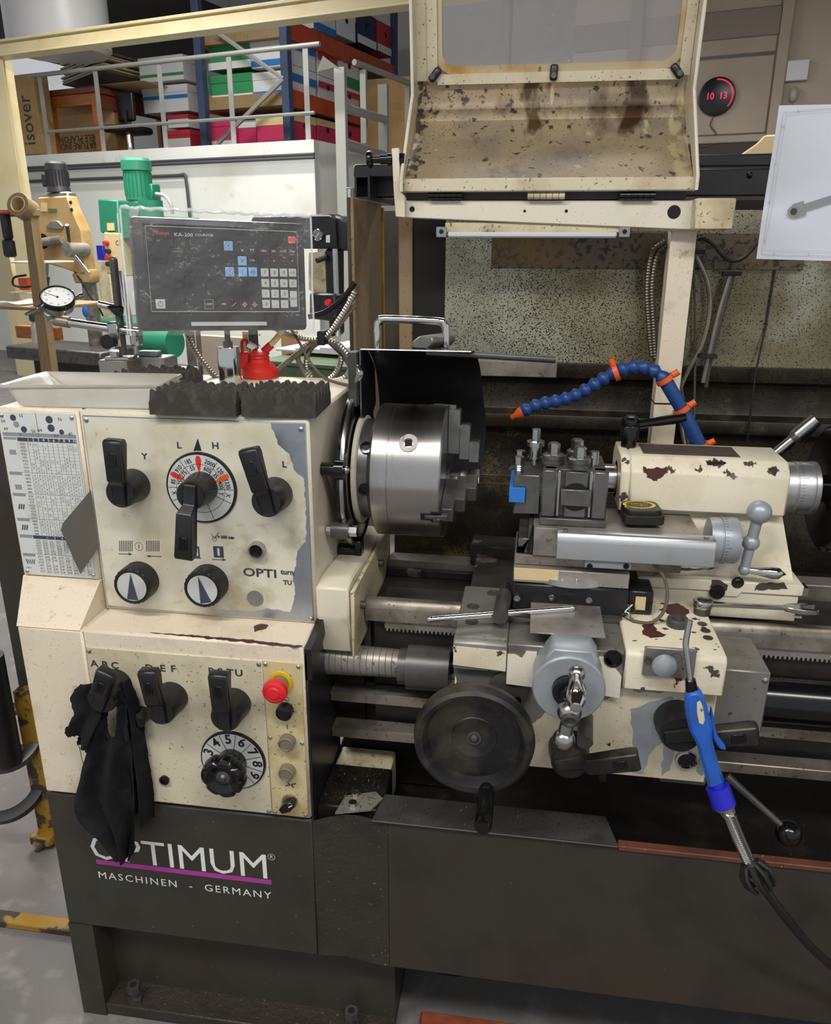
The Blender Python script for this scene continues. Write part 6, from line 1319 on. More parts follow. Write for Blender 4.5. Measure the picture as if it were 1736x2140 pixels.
b = B(); q = mp(252, 648); b.prism([(q.x-.02, q.z+.008), (q.x+.012, q.z+.008), (q.x+.009, q.z-.008), (q.x-.004, q.z-.009)], 'xz', ym-.016, ym-.006, .003); part('thumb_screw', b, 'black_gloss', t)
b = B(); b.cyl(mp(207, 636), mp(242, 644), .0062, n=16); part('fine_screw', b, 'chrome', t)
# dial gauge
q = mp(120, 622); nrm = (CAM-q).normalized()*.42+V((.12, -.18, .82)); nrm.normalize()
zax = nrm; xax = V((0, 0, 1)).cross(zax).normalized(); yax = zax.cross(xax); GF = M.Identity(4)
for i in range(3): GF[i][0] = xax[i]; GF[i][1] = yax[i]; GF[i][2] = zax[i]; GF[i][3] = q[i]
t = thing('dial_indicator', 'round white faced dial indicator with black bezel on the chrome stand', 'dial indicator', GF)
rg = .0285
b = B(); b.rev([(0, -.02), (rg*.9, -.02), (rg*.92, -.006), (0, -.006)], (0, 0, 0), (0, 0, 1), 40); part('case', b, 'steel', t)
b = B(); b.rev([(rg*.95, -.006), (rg*1.02, -.006), (rg*1.02, .003), (rg*.96, .0045), (rg*.93, .003), (rg*.93, 0)], (0, 0, 0), (0, 0, 1), 40); part('bezel', b, 'black_gloss', t)
b = B(); b.rev([(0, .001), (rg*.93, .001)], (0, 0, 0), (0, 0, 1), 40); fc = part('dial_face', b, 'glass_dial', t)
b = B()
for k in range(50): a = 2*PI*k/50; l_ = .8 if k % 5 == 0 else .86; b.tube([(math.cos(a)*rg*l_, math.sin(a)*rg*l_, .0013), (math.cos(a)*rg*.91, math.sin(a)*rg*.91, .0013)], .0002, 4)
for k in range(10): a = R(90-36*k); b.text(str(k*10), (math.cos(a)*rg*.68, math.sin(a)*rg*.68, .0013), .0045, zd=(0, 1, 0))
part('scale_print', b, 'ink', fc)
b = B(); b.tube([(.002, -.001, .002), (-.02, .012, .002)], .0004, 4); b.cyl((0, 0, .001), (0, 0, .0025), .0018, n=10); part('needle', b, 'ink_black', fc)
b = B(); b.cyl((rg*.95, .008, -.01), (rg*1.45, .014, -.01), .0042, n=14); b.cyl((rg*1.3, .0125, -.01), (rg*1.5, .0145, -.01), .006, n=14); part('stem', b, 'steel', t)
b = B(); b.cyl((-rg*.9, -.01, -.01), (-rg*1.9, -.028, -.012), .0028, n=12); b.cyl((-rg*.8, -.008, -.01), (-rg*1.2, -.016, -.011), .0055, n=14); part('plunger', b, 'steel', t)
e0 = GF @ V((-.018, -.02, -.015)); e1 = mp(103, 667)
b = B(); b.cyl(q+(e0-q), e1, .0075, .006, n=14); b.xf(GF.inverted()); part('mount_lug', b, 'steel', t)
# grey block beside the stand
p0, p1 = at(272, 735, Y=.36), at(345, 778, Y=.36); b = B(); b.box(p0.x, p1.x, .36, .41, zh, p0.z-.01, .002); b.box(p0.x+.008, p1.x-.016, .37, .39, p0.z-.01, p0.z, .002); solo('grey_clamp_box', b, 'grey_body', 'small grey metal box behind the plastic tray', 'metal box')
# ---- conduits of the readout
def con(pts, Y, r, lb, m='conduit', pitch=.005):
    b = B(); conduit(b, [at(x, y, Y=(e[0] if e else Y)) for x, y, *e in pts], r, pitch); solo('metal_conduit', b, m, lb, 'conduit')
con([(388, 690), (398, 715), (415, 745), (438, 775), (455, 792)], .30, .0055, 'silver metal conduit dropping from the left of the readout to the stand foot')
con([(570, 684), (600, 697), (640, 708), (680, 704), (708, 670), (735, 625), (742, 610)], .36, .0055, 'silver metal conduit running from under the readout up to the brown plate')
con([(560, 790), (590, 765), (620, 740), (650, 718), (676, 705), (700, 688), (722, 660), (742, 636)], .37, .0055, 'silver metal conduit rising from the oil can to the brown plate')
con([(645, 790), (632, 770), (622, 745), (638, 722), (668, 712), (700, 716), (722, 735), (735, 760), (738, 785)], .38, .0055, 'outer loop of the coiled silver conduit behind the right foam block')
con([(652, 790), (640, 765), (645, 735), (665, 716), (690, 715), (710, 730), (712, 755), (702, 780), (690, 792)], .385, .0055, 'inner loop of the coiled silver conduit behind the right foam block')
con([(700, 795), (718, 790), (730, 775), (738, 765)], .33, .0045, 'short silver conduit end at the corner of the headstock top')
b = B(); b.tube(sm([at(604, 682, Y=.34), at(625, 715, Y=.335), at(645, 752, Y=.33), at(672, 785, Y=.31), at(705, 800, Y=.27), at(760, 808, Y=.2)], 6), .0024, 8); solo('thin_cable', b, 'cable_brown', 'thin brown cable from the readout to the guard hinge', 'cable')
b = B(); b.tube(sm([at(645, 662, Y=.5), at(680, 652, Y=.5), at(715, 625, Y=.5), at(742, 590, Y=.5)], 6), .0052, 10); solo('thick_cable', b, 'cable_black', 'thick black cable curving right of the readout', 'cable')
b = B(); b.tube(sm([at(690, 718, Y=.33), at(715, 742, Y=.31), at(735, 772, Y=.25)], 5), .0035, 8); solo('short_cable', b, 'cable_black', 'short black cable through the conduit loops', 'cable')
b = B(); q = at(673, 706, Y=.36); b.box(q.x-.007, q.x+.007, .35, .39, q.z-.012, q.z+.012, .002); solo('cable_tie', b, 'rubber', 'black tie binding the conduits right of the readout', 'cable tie')
# ================================================================ BACKGROUND (room frame: x = u, y = v)
def rbox(name, px0, py0, px1, py1, v, d, m, b_=.004): 
    a, c = rm(px0, py0, Y=v), rm(px1, py1, Y=v); b = B(); b.box(min(a.x, c.x), max(a.x, c.x), v, v+d, min(a.z, c.z), max(a.z, c.z), b_); return b
# wall pipes
for (y0, y1), lb in (((352, 318), 'upper of the two dark conduit pipes along the white half wall'), ((358, 325), 'lower of the two dark conduit pipes along the white half wall')):
    a = rm(30, y0, Y=6.95); b = B(); z = a.z; b.cyl((a.x, 6.95, z), (uc+.03, 6.95, z), .014, n=10); solo('wall_pipe', b, 'pipe_dark', lb, 'pipe', ROOM)
a = rm(30, 380, Y=6.96); c = rm(388, 365, Y=6.96); b = B(); b.tube(sm([(a.x, 6.96, a.z), (c.x-.25, 6.96, a.z), (c.x-.06, 6.96, a.z), (c.x, 6.96, a.z-.08), (c.x+.01, 6.96, a.z-.9)], 6), .016, 8); solo('wall_pipe', b, 'pipe_dark', 'single dark pipe bending down the white half wall behind the green drill', 'pipe', ROOM)
# mezzanine railing
t = thing('railing', 'grey steel railing on the edge of the mezzanine', 'railing', ROOM)
vr = 7.08; u0 = rm(62, 165, Y=vr).x; u1 = rm(668, 80, Y=vr).x; zt_ = rm(340, 128, Y=vr).z; zm = rm(340, 258, Y=vr).z
b = B(); b.cyl((u0, vr, zt_), (u1, vr, zt_), .022, n=10); part('top_rail', b, 'rail_grey', t)
b = B(); b.cyl((rm(100, 275, Y=vr).x, vr, zm), (u1-.08, vr, zm), .016, n=10); part('mid_rail', b, 'rail_grey', t)
for px in (94, 210, 342, 486, 643): u = rm(px, 250, Y=vr).x; b = B(); b.box(u-.028, u+.028, vr-.004, vr+.004, cz, zt_); part('post', b, 'rail_grey', t)
# stair gate on the right
t = thing('stair_rail', 'white steel stair railing with hooked posts right of the racking', 'railing', ROOM)
vg = 6.9; a = rm(708, 140, Y=vg); b = B(); b.box(a.x-.055, a.x+.05, vg, vg+.05, .2, a.z, .004); part('post', b, 'rail_grey', t)
b = B(); c = rm(675, 135, Y=vg); b._add([(a.x-.05, vg, a.z), (a.x+.05, vg, a.z-.04), (c.x, vg, a.z+.1), (c.x-.07, vg, a.z-.02)], [(0, 1, 2, 3)]); bmesh.ops.solidify(b.bm, geom=b.bm.faces[:], thickness=.02); part('hook', b, 'rail_grey', t)
vg2 = 8.3; a = rm(799, 175, Y=vg2); b = B(); b.box(a.x-.06, a.x+.05, vg2, vg2+.05, rm(799, 325, Y=vg2).z, a.z, .004); part('post', b, 'rail_grey', t)
a = rm(757, 145, Y=8.0); b = B(); b.box(a.x-.035, a.x+.035, 8.0, 8.04, rm(757, 300, Y=8).z, a.z, .004); part('post', b, 'rail_grey', t)
a = rm(850, 180, Y=8.9); b = B(); b.box(a.x-.03, a.x+.03, 8.9, 8.94, rm(850, 300, Y=8.9).z, a.z, .004); part('post', b, 'rail_grey', t)
for (x0, y0, v0), (x1, y1, v1), r in (((740, 130, 7.9), (858, 175, 9.0), .03), ((718, 225, 7.0), (805, 250, 8.3), .04), ((718, 300, 7.0), (800, 325, 8.3), .05)):
    b = B(); b.cyl(rm(x0, y0, Y=v0), rm(x1, y1, Y=v1), r, n=10); part('hand_rail', b, 'rail_grey', t)
b = rbox('x', 725, 170, 868, 345, 9.4, .03, 'cardboard'); solo('cardboard_sheet', b, 'cardboard', 'large brown cardboard sheet standing behind the stair railing', 'cardboard', ROOM)
# cream roof beam and column
vb_ = 5.6; z0, z1 = rm(430, 62, Y=vb_).z, rm(430, 22, Y=vb_).z
t = thing('roof_beam', 'cream painted steel I beam crossing above the mezzanine', 'beam', ROOM)
ua, ub_ = rm(-60, 110, Y=vb_).x, 1.2; h = z1-z0
b = B(); b.box(ua, ub_, vb_, vb_+.16, z0, z0+.02, .002); part('lower_flange', b, 'beam_cream', t); b = B(); b.box(ua, ub_, vb_, vb_+.16, z1-.02, z1, .002); part('upper_flange', b, 'beam_cream', t); b = B(); b.box(ua, ub_, vb_+.04, vb_+.055, z0+.02, z1-.02); part('web', b, 'beam_cream', t)
t = thing('steel_column', 'cream painted steel column at the left edge of the picture', 'column', ROOM)
a = rm(-40, 300, Y=5.65); c = rm(30, 300, Y=5.65); b = B(); b.box(a.x, c.x, 5.65, 5.66, 0, z0, .002); part('front_flange', b, 'beam_cream', t); b = B(); b.box(c.x-.12, c.x-.10, 5.66, 5.84, 0, z0); part('web', b, 'beam_cream', t)
# white tank
vt = 6.6; a, c = rm(-40, 60, Y=vt), rm(118, 60, Y=vt); zt0 = rm(40, 92, Y=vt).z; b = B(); rt = (c.x-a.x)/2
b.rev([(0, 0), (rt*.9, 0), (rt, .05), (rt, 1.2), (0, 1.25)], ((a.x+c.x)/2, vt+rt, zt0), (0, 0, 1), 40); solo('white_tank', b, 'tank_white', 'big white cylindrical tank above the beam at the upper left', 'tank', ROOM)
b = rbox('x', 157, 15, 221, 65, 10.9, .04, 'rag_yellow'); solo('ceiling_hatch', b, 'rag_yellow', 'brown yellow board on the far wall below the roof slope', 'board', ROOM)
# desk
vd = 7.55; t = thing('wooden_desk', 'orange brown wooden desk on the mezzanine', 'desk', ROOM)
a, c = rm(88, 192, Y=vd), rm(198, 182, Y=vd); zt_ = (a.z+c.z)/2; vd2 = vd+2.0
b = B(); b.box(a.x, c.x, vd, vd2, zt_-.05, zt_+.01, .006); part('desk_top', b, 'brown_wood', t)
b = B(); b.box(a.x+.03, c.x-.02, vd+.02, vd+.06, zt_-.17, zt_-.052, .004); part('apron_rail', b, 'orange_wood', t)
b = B(); b.box(c.x-.06, c.x-.03, vd+.06, vd2-.05, zt_-.2, zt_-.052, .004); part('side_rail', b, 'brown_wood', t)
for u in (a.x+.06, c.x-.055):
    for v in (vd+.05, vd2-.1): b = B(); b.box(u-.04, u+.04, v-.04, v+.04, cz-.02, zt_-.052, .008); part('leg', b, 'orange_wood', t)
# chair
t = thing('office_chair', 'black office chair beside the desk', 'chair', ROOM)
vc = 7.75; a = rm(262, 230, Y=vc); b = B(); b.box(a.x-.14, a.x+.11, vc, vc+.06, rm(262, 254, Y=vc).z, rm(262, 190, Y=vc).z, .04, 3); part('backrest', b, 'black_plastic', t)
b = B(); s_ = rm(255, 265, Y=vc); b.box(a.x-.28, a.x+.08, vc-.1, vc+.35, s_.z-.06, s_.z+.02, .03, 2); part('seat', b, 'black_plastic', t)
b = B(); b.cyl((a.x-.08, vc+.1, cz), (a.x-.08, vc+.1, s_.z-.06), .03, n=10); part('gas_lift', b, 'chrome', t)
b = B(); b.tube([(a.x, vc-.01, a.z), (a.x+.02, vc-.03, s_.z)], .015, 8); part('back_bar', b, 'motor_black', t)
# cardboard with lettering
t = thing('insulation_box', 'tall cardboard box with big black lettering beside the steel column', 'box', ROOM)
v_ = 7.32; b = rbox('x', 22, 158, 92, 322, v_, .2, 'cardboard', .006); part('carton', b, 'cardboard', t)
q = rm(57, 252, Y=v_-.003); b = B(); b.text('isover', q, .26, xd=(0, 0, 1), zd=(-1, 0, 0), sx=.82); part('lettering', b, 'ink_black', t)
t = thing('ceiling_tile_box', 'cardboard box printed upside down under the desk', 'box', ROOM)
v_ = 7.85; b = rbox('x', 112, 225, 245, 318, v_, .3, 'cardboard', .006); part('carton', b, 'cardboard', t)
b = B(); q = rm(155, 290, Y=v_-.004); b.text('BELE PLAFONDS', q, .105, xd=(-1, 0, 0), zd=(0, 0, -1)); q = rm(150, 305, Y=v_-.004); b.text('NATURE INDUSTR', q, .105, xd=(-1, 0, 0), zd=(0, 0, -1)); part('lettering', b, 'ink_black', t)
# stack of flat cartons on the desk
random.seed(4)
for k in range(9):
    z = zt_+.16+k*.026; b = B(); c_ = rm(215, 150, Y=vd+.6); u = c_.x+random.uniform(-.03, .03); b.box(u-.3, u+.34, vd+.25, vd+1.2, z, z+.02, .002); b.xf(M.Translation((u, vd+.7, z)) @ M.Rotation(R(-8+random.uniform(-3, 3)), 4, 'Y') @ M.Translation((-u, -vd-.7, -z)))
    solo('flat_carton', b, 'cardboard_light' if k % 2 else 'grey_plate', 'flattened carton, '+['lowest', 'second from bottom', 'third from bottom', 'fourth from bottom', 'middle one', 'fourth from top', 'third from top', 'second from top', 'topmost'][k]+', in the leaning stack on the wooden desk', 'carton', ROOM, group='flattened cartons on the desk')
b = rbox('x', 165, 182, 300, 168, vd+.15, 1.1, 'cardboard_light', .005); solo('cardboard_tray', b, 'cardboard_light', 'pale cardboard tray lying on the wooden desk', 'carton', ROOM)
b = B(); a = rm(95, 148, Y=vd+.1); b.grid(12, 6, lambda u, v: (a.x-.3+u*.62, a.y+.5*v, a.z-.16+.2*math.sin(u*3)*math.sin(v*PI)+.03*math.sin(17*u+9*v))); solo('plastic_film', b, 'plastic_clear', 'crumpled clear plastic film at the left end of the desk', 'film', ROOM)
# archive boxes (room frame)
def abox(u0, u1, v0, v1, z0, z1, m, lb, lid=.25, lm=None, band=None, bm_=None, side='f', grp='archive boxes on the mezzanine', text=None, window=True):
    t = thing('archive_box', lb, 'box', ROOM, group=grp); zl = z1-(z1-z0)*lid
    b = B(); b.box(u0+.006, u1-.006, v0+.006, v1-.006, z0, zl, .003); part('carton', b, m, t)
    b = B(); b.box(u0, u1, v0, v1, zl-.01, z1, .004); part('lid', b, lm or m, t)
    if band:
        f0, f1 = band; b = B(); e = .003
        za, zb = z0+(z1-z0)*f0, z0+(z1-z0)*f1
        if side == 'f': b.face([(u0, v0-e, za), (u1, v0-e, za), (u1, v0-e, zb), (u0, v0-e, zb)])
        else: b.face([(u1+e, v0, za), (u1+e, v1, za), (u1+e, v1, zb), (u1+e, v0, zb)])
        part('printed_band', b, bm_, t)
    if side == 's' and window:
        b = B(); e = .0045; vm = v0+(v1-v0)*.5; zm_ = z0+(z1-z0)*.62; b.rev([(0, 0), (.028, 0)], (u1+e, vm, zm_), (1, 0, 0), 14); part('hand_hole', b, 'dark_void', t)
    return t
def sbox(px0, px1, py0, py1, uR, m, lb, dep_=.35, **k):
    a = rm(px0, (py0+py1)/2, X=uR); c = rm(px1, (py0+py1)/2, X=uR); vm = (a.y+c.y)/2; z1 = rm((px0+px1)/2, py0, X=uR).z; z0 = rm((px0+px1)/2, py1, X=uR).z
    return abox(uR-dep_, uR, a.y+.004, c.y-.004, z0, z1, m, lb, side='s', **k)
def fbox(px0, px1, py0, py1, v, m, lb, dep_=.4, **k):
    a = rm(px0, py1, Y=v); c = rm(px1, py0, Y=v); return abox(a.x, c.x, v, v+dep_, a.z, c.z, m, lb, **k)
vR = 7.7
uL, uR = rm(420, 170, Y=vR).x, rm(598, 170, Y=vR).x
fbox(436, 522, 83, 148, vR+.15, 'box_green', 'upper green archive box at the left end of the racking', lid=.22, band=(0, .28), bm_='box_white')
fbox(438, 528, 150, 214, vR+.15, 'box_green', 'lower green archive box at the left end of the racking', lid=.28, band=(0, .24), bm_='box_white')
fbox(524, 592, 74, 144, vR+.15, 'box_white', 'upper white archive box with a blue band behind the diagonal brace', band=(.06, .26), bm_='box_blue')
fbox(528, 594, 146, 210, vR+.15, 'box_white', 'lower white archive box with a blue band behind the diagonal brace', band=(.06, .3), bm_='box_blue')
fbox(440, 492, 252, 312, vR+.15, 'box_magenta', 'magenta archive box with white letter at the left of the lowest shelf', lid=.15, band=(.0, .3), bm_='box_white')
fbox(493, 534, 250, 308, vR+.2, 'box_magenta', 'magenta archive box with a white lid on the lowest shelf', lid=.25, lm='box_white')
fbox(536, 597, 242, 302, vR+.12, 'box_magenta', 'magenta archive box with a cream lid beside the right upright', lid=.28, lm='box_cream')
uB = uR-.03
sbox(608, 660, 78, 142, uB, 'box_white', 'upper white and blue archive box right of the blue upright', dep_=.1, band=(.5, .75), bm_='box_blue')
sbox(609, 662, 144, 208, uB, 'box_white', 'lower white and blue archive box right of the blue upright', dep_=.1, band=(.5, .75), bm_='box_blue')
sbox(664, 704, 100, 162, uB, 'box_white', 'upper red and white archive box in the middle shelf', band=(.5, .8), bm_='box_red')
sbox(665, 705, 164, 216, uB, 'box_white', 'lower red and white archive box in the middle shelf', band=(.55, .8), bm_='box_red')
sbox(707, 752, 112, 182, uB, 'box_white', 'white and green archive box at the far end of the middle shelf', band=(.0, .3), bm_='box_green')
sbox(708, 752, 184, 232, uB, 'box_white', 'red and white archive box below the white and green one', band=(.6, .85), bm_='box_red')
sbox(612, 662, 240, 300, uB, 'box_magenta', 'nearest magenta archive box with cream lid on the lowest shelf side', dep_=.1, lid=.25, lm='box_cream')
sbox(664, 705, 252, 306, uB, 'box_magenta', 'middle magenta archive box with cream lid on the lowest shelf side', lid=.22, lm='box_cream')
sbox(707, 755, 262, 312, uB, 'box_magenta', 'farthest magenta archive box on the lowest shelf side')
sbox(655, 702, 18, 68, uB, 'box_white', 'white and blue archive box nearest on the top shelf', band=(0, .3), bm_='box_blue')
sbox(704, 744, 22, 80, uB, 'box_white', 'plain white archive box on the top shelf')
sbox(746, 786, 28, 96, uB, 'box_navy', 'navy blue archive box on the top shelf', band=(0, .25), bm_='box_white')
sbox(788, 823, 50, 113, uB, 'box_red', 'dark red archive box at the far end of the top shelf', band=(0, .25), bm_='box_white')
# white boxes by the desk
fbox(292, 380, 112, 174, 8.1, 'box_white', 'top white archive box in the stack behind the railing', band=(.2, .3), bm_='box_green')
fbox(300, 390, 174, 238, 8.1, 'box_white', 'second white archive box in the stack behind the railing', band=(.5, .62), bm_='box_blue')
fbox(350, 392, 238, 268, 8.1, 'box_white', 'flat white and red archive box in the stack behind the railing', lm='box_red')
fbox(350, 396, 270, 308, 8.1, 'box_red', 'bottom red archive box in the stack behind the railing', band=(0, .5), bm_='box_white')
# racking
t = thing('pallet_rack', 'blue and orange pallet racking on the mezzanine', 'racking', ROOM)
for u in (uL, uR): b = B(); b.box(u-.045, u+.045, vR-.03, vR+.05, cz, 5.0, .004); part('upright', b, 'rack_blue', t)
a = rm(822, 120, X=uR); b = B(); b.box(uR-.045, uR+.03, a.y, a.y+.07, cz, 5.0, .004); part('upright', b, 'rack_blue', t)
for (x0, y0), (x1, y1) in (((450, 65), (592, 165)), ((592, 165), (455, 300))):
    a0, a1 = rm(x0, y0, Y=vR-.02), rm(x1, y1, Y=vR-.02); b = B(); b.tube([a0, a1], .024, 6); part('brace', b, 'rail_grey', t)
vE = a.y
for y0, y1 in ((42, 82), (186, 222)):
    z1, z0 = rm(607, y0, X=uR).z, rm(607, y1, X=uR).z; b = B(); b.box(uR-.03, uR+.02, vR+.05, vE, z0, z1, .005); part('shelf_beam', b, 'orange_rack', t)
    b = B(); b.box(uL-.02, uL+.03, vR+.05, vE, z0, z1, .005); part('shelf_beam', b, 'orange_rack', t)
    b = B(); b.box(uL-.02, uR-.04, vR+.06, vE, z0+.02, z1-.02); part('shelf_deck', b, 'wood', t)
# ---- yellow pillar drill
vy = 4.6
t = thing('yellow_drill_press', 'worn yellow pillar drill with a black motor in front of the white wall', 'drill press', ROOM)
def poly(pts, v, d, m, nm, b_=.01, par=None):
    q = [rm(x, y, Y=v) for x, y in pts]; b = B(); b.prism([(p.x, p.z) for p in q], 'xz', v, v+d, b_); return part(nm, b, m, par or t)
poly([(72, 430), (78, 412), (140, 409), (147, 432), (170, 482), (180, 562), (178, 578), (130, 560), (76, 545)], vy, .10, 'drill_yellow', 'head')
poly([(108, 402), (140, 400), (145, 430), (138, 424), (80, 424), (78, 408)], vy+.02, .09, 'grey_plate', 'belt_cover')
a = rm(124, 402, Y=vy+.08); zt2 = rm(122, 338, Y=vy+.08).z; r_ = .076
b = B(); b.rev([(0, 0), (r_*1.12, 0), (r_*1.05, .03), (r_, .04), (r_, zt2-a.z-.06), (r_*1.02, zt2-a.z-.058), (r_*1.0, zt2-a.z-.015), (r_*.8, zt2-a.z), (0, zt2-a.z)], (a.x, vy+.08, a.z), (0, 0, 1), 28); mo = part('motor', b, 'motor_black', t)
for k in range(22): an = 2*PI*k/22; b = B(); c_, s_ = math.cos(an), math.sin(an); b.tube([(a.x+c_*r_*1.02, vy+.08+s_*r_*1.02, a.z+.045), (a.x+c_*r_*1.02, vy+.08+s_*r_*1.02, zt2-.065)], .005, 4); part('cooling_fin', b, 'motor_black', mo)
b = B(); q = rm(92, 378, Y=vy+.1); b.box(q.x-.03, q.x+.03, vy+.1, vy+.16, q.z-.04, q.z+.05, .008); part('terminal_box', b, 'motor_black', mo)
q = rm(95, 530, Y=vy-.02); e = rm(132, 512, Y=vy-.1)
b = B(); b.cyl(rm(85, 507, Y=vy-.05), rm(130, 500, Y=vy-.05), .032, .028, n=18); part('feed_gear', b, 'steel_dull', t)
q = rm(148, 522, Y=vy-.12); b = B(); b.cyl((q.x, vy+.02, q.z), (q.x, vy-.16, q.z), .05, n=24); part('feed_hub', b, 'steel_dull', t)
for (x0, y0), (x1, y1), m_ in (((145, 505), (140, 470), 'steel_dark'), ((158, 536), (187, 572), 'chrome')): b = B(); b.cyl(rm(x0, y0, Y=vy-.14), rm(x1, y1, Y=vy-.2), .011, .014, n=12); part('feed_lever', b, m_, t)
b = B(); q = rm(83, 504, Y=vy-.06); b.cyl((q.x-.03, vy-.06, q.z), (q.x+.03, vy-.06, q.z), .055, n=20); part('depth_knob', b, 'black_gloss', t)
b = B(); q = rm(93, 548, Y=vy+.1); q2 = rm(92, 578, Y=vy+.1); b.cyl(q, q2, .04, n=20); part('spindle', b, 'steel', t)
b = B(); b.cyl(q2, rm(93, 606, Y=vy+.1), .045, .03, n=20); part('drill_chuck', b, 'steel_dark', t)
poly([(148, 572), (185, 562), (190, 577), (188, 592), (155, 592)], vy, .1, 'drill_yellow', 'column_clamp')
b = B(); q = rm(186, 590, Y=vy+.08); b.cyl((q.x, vy+.08, q.z), (q.x, vy+.08, .1), .055, n=24); part('column', b, 'oil_steel', t)
poly([(85, 424), (98, 424), (98, 442), (85, 442)], vy-.004, .003, 'cardboard_light', 'name_plate', 0); poly([(101, 436), (118, 436), (118, 444), (101, 444)], vy-.004, .003, 'bench_green', 'type_plate', 0)
b = B()
for x, y in ((148, 423), (150, 438)): q = rm(x, y, Y=vy-.001); b.rev([(0, .006), (.012, .006), (.014, 0)], q, (0, -1, 0), 12)
part('bolt', b, 'motor_black', t)
poly([(95, 472), (105, 461), (120, 461), (130, 472), (128, 480), (96, 478)], vy-.02, .03, 'grey_plate', 'gear_selector', .006)
b = B(); a_, c_ = rm(10, 722, Y=vy-.25), rm(205, 712, Y=vy-.25); b.box(a_.x, c_.x, vy-.25, vy+.2, a_.z-.10, a_.z, .01); part('work_table', b, 'steel_dark', t)
b = B(); b.box(a_.x+.1, c_.x-.1, vy-.1, vy+.18, .0, a_.z-.101, .01); part('table_base', b, 'black_grime', t)
b = B(); b.tube(sm([rm(150, 560, Y=vy+.02), rm(165, 580, Y=vy), rm(185, 615, Y=vy-.04), rm(205, 640, Y=vy-.04), rm(215, 660, Y=vy)], 6), .007, 6); part('drill_cable', b, 'cable_black', t)
# ---- green pillar drill
vg = 5.1
t = thing('green_drill_press', 'green pillar drill with a green motor in front of the white wall', 'drill press', ROOM)
poly([(203, 416), (245, 418), (250, 500), (208, 485)], vg, .12, 'drill_green', 'head_side'); poly([(245, 418), (312, 424), (312, 500), (250, 500)], vg+.002, .12, 'drill_green', 'head')
poly([(312, 450), (405, 455), (405, 500), (312, 500)], vg+.05, .08, 'drill_green', 'rear_cover')
a = rm(292, 419, Y=vg+.1); zt2 = rm(288, 331, Y=vg+.1).z; r_ = .102
b = B(); b.rev([(0, 0), (r_, 0), (r_, zt2-a.z-.09), (r_*1.13, zt2-a.z-.088), (r_*1.12, zt2-a.z-.02), (r_*.95, zt2-a.z), (0, zt2-a.z)], (a.x, vg+.1, a.z), (0, 0, 1), 28); mo = part('motor', b, 'drill_green', t)
for k in range(20): an = 2*PI*k/20; b = B(); c_, s_ = math.cos(an), math.sin(an); b.tube([(a.x+c_*r_*1.01, vg+.1+s_*r_*1.01, a.z+.03), (a.x+c_*r_*1.01, vg+.1+s_*r_*1.01, zt2-.1)], .005, 4); part('cooling_fin', b, 'drill_green', mo)
b = B(); q = rm(321, 402, Y=vg+.15); b.box(q.x-.03, q.x+.03, vg+.1, vg+.2, q.z-.06, q.z+.06, .008); part('terminal_box', b, 'drill_green', mo)
b = B(); b.tube(sm([rm(326, 405, Y=vg+.1), rm(345, 410, Y=vg+.1), rm(358, 430, Y=vg+.1), rm(360, 447, Y=vg+.1)], 6), .014, 8); part('motor_cable', b, 'rail_grey', t)
for x in (283, 314): q = rm(x, 448, Y=vg-.02); b = B(); b.cyl((q.x, vg, q.z), (q.x+.02, vg-.06, q.z), .038, n=18); part('speed_knob', b, 'grey_body', t)
poly([(215, 485), (252, 487), (258, 578), (222, 572)], vg-.01, .3, 'cardboard_light', 'control_panel'); poly([(223, 466), (238, 466), (239, 482), (224, 482)], vg-.006, .005, 'box_cream', 'yellow_label', 0)
for x, y, m_ in ((223, 508, 'red'), (227, 525, 'motor_black'), (228, 538, 'red'), (229, 552, 'motor_black')): q = rm(x, y, Y=vg-.02); b = B(); b.cyl((q.x, vg-.01, q.z), (q.x, vg-.05, q.z), .018, n=14); part('push_button', b, m_, t)
b = B(); q = rm(247, 508, Y=vg-.012); b.text('CE', q, .05); part('lettering', b, 'ink', t)
b = B(); a_, c_ = rm(180, 668, Y=vg-.28), rm(300, 664, Y=vg-.28); b.box(a_.x, c_.x+.3, vg-.28, vg+.3, rm(200, 690, Y=vg-.28).z, a_.z, .01); part('work_table', b, 'drill_green', t)
b = B(); q = rm(340, 715, Y=vg-.3); b.cyl((q.x-.2, vg-.3, q.z), (q.x+.12, vg-.3, q.z), .11, n=24); part('table_arm', b, 'drill_green', t)
b = B(); q = rm(345, 740, Y=vg-.1); b.cyl((q.x, vg-.1, 0), (q.x, vg-.1, rm(345, 420, Y=vg).z), .09, n=24); part('column', b, 'drill_green', t)
# ---- black press with gauge
vp = 3.7; t = thing('hydraulic_press', 'black hydraulic press with round pressure gauge behind the readout', 'press', ROOM)
poly([(521, 464), (528, 450), (690, 447), (698, 458), (702, 520), (521, 520)], vp, .12, 'black_paint', 'top_frame'); poly([(694, 449), (712, 454), (720, 466), (720, 525), (702, 522)], vp+.03, .4, 'motor_black', 'side_cover')
poly([(678, 520), (700, 520), (702, 700), (688, 705), (680, 612)], vp+.01, .1, 'black_paint', 'upright'); poly([(645, 612), (700, 614), (702, 662), (695, 672), (645, 666)], vp-.06, .15, 'black_paint', 'control_box')
q = rm(664, 491, Y=vp-.01); b = B(); b.rev([(0, .012), (.024, .012), (.027, .016), (.029, .014), (.029, 0)], (q.x, vp, q.z), (0, -1, 0), 24); ga = part('pressure_gauge', b, 'chrome', t)
b = B(); b.rev([(0, .0125), (.024, .0125)], (q.x, vp, q.z), (0, -1, 0), 24); part('gauge_face', b, 'ink_grey', ga)
b = B(); b.tube([(q.x-.012, vp-.0135, q.z-.014), (q.x+.01, vp-.0135, q.z+.012)], .002, 5); part('gauge_needle', b, 'white_print', ga)
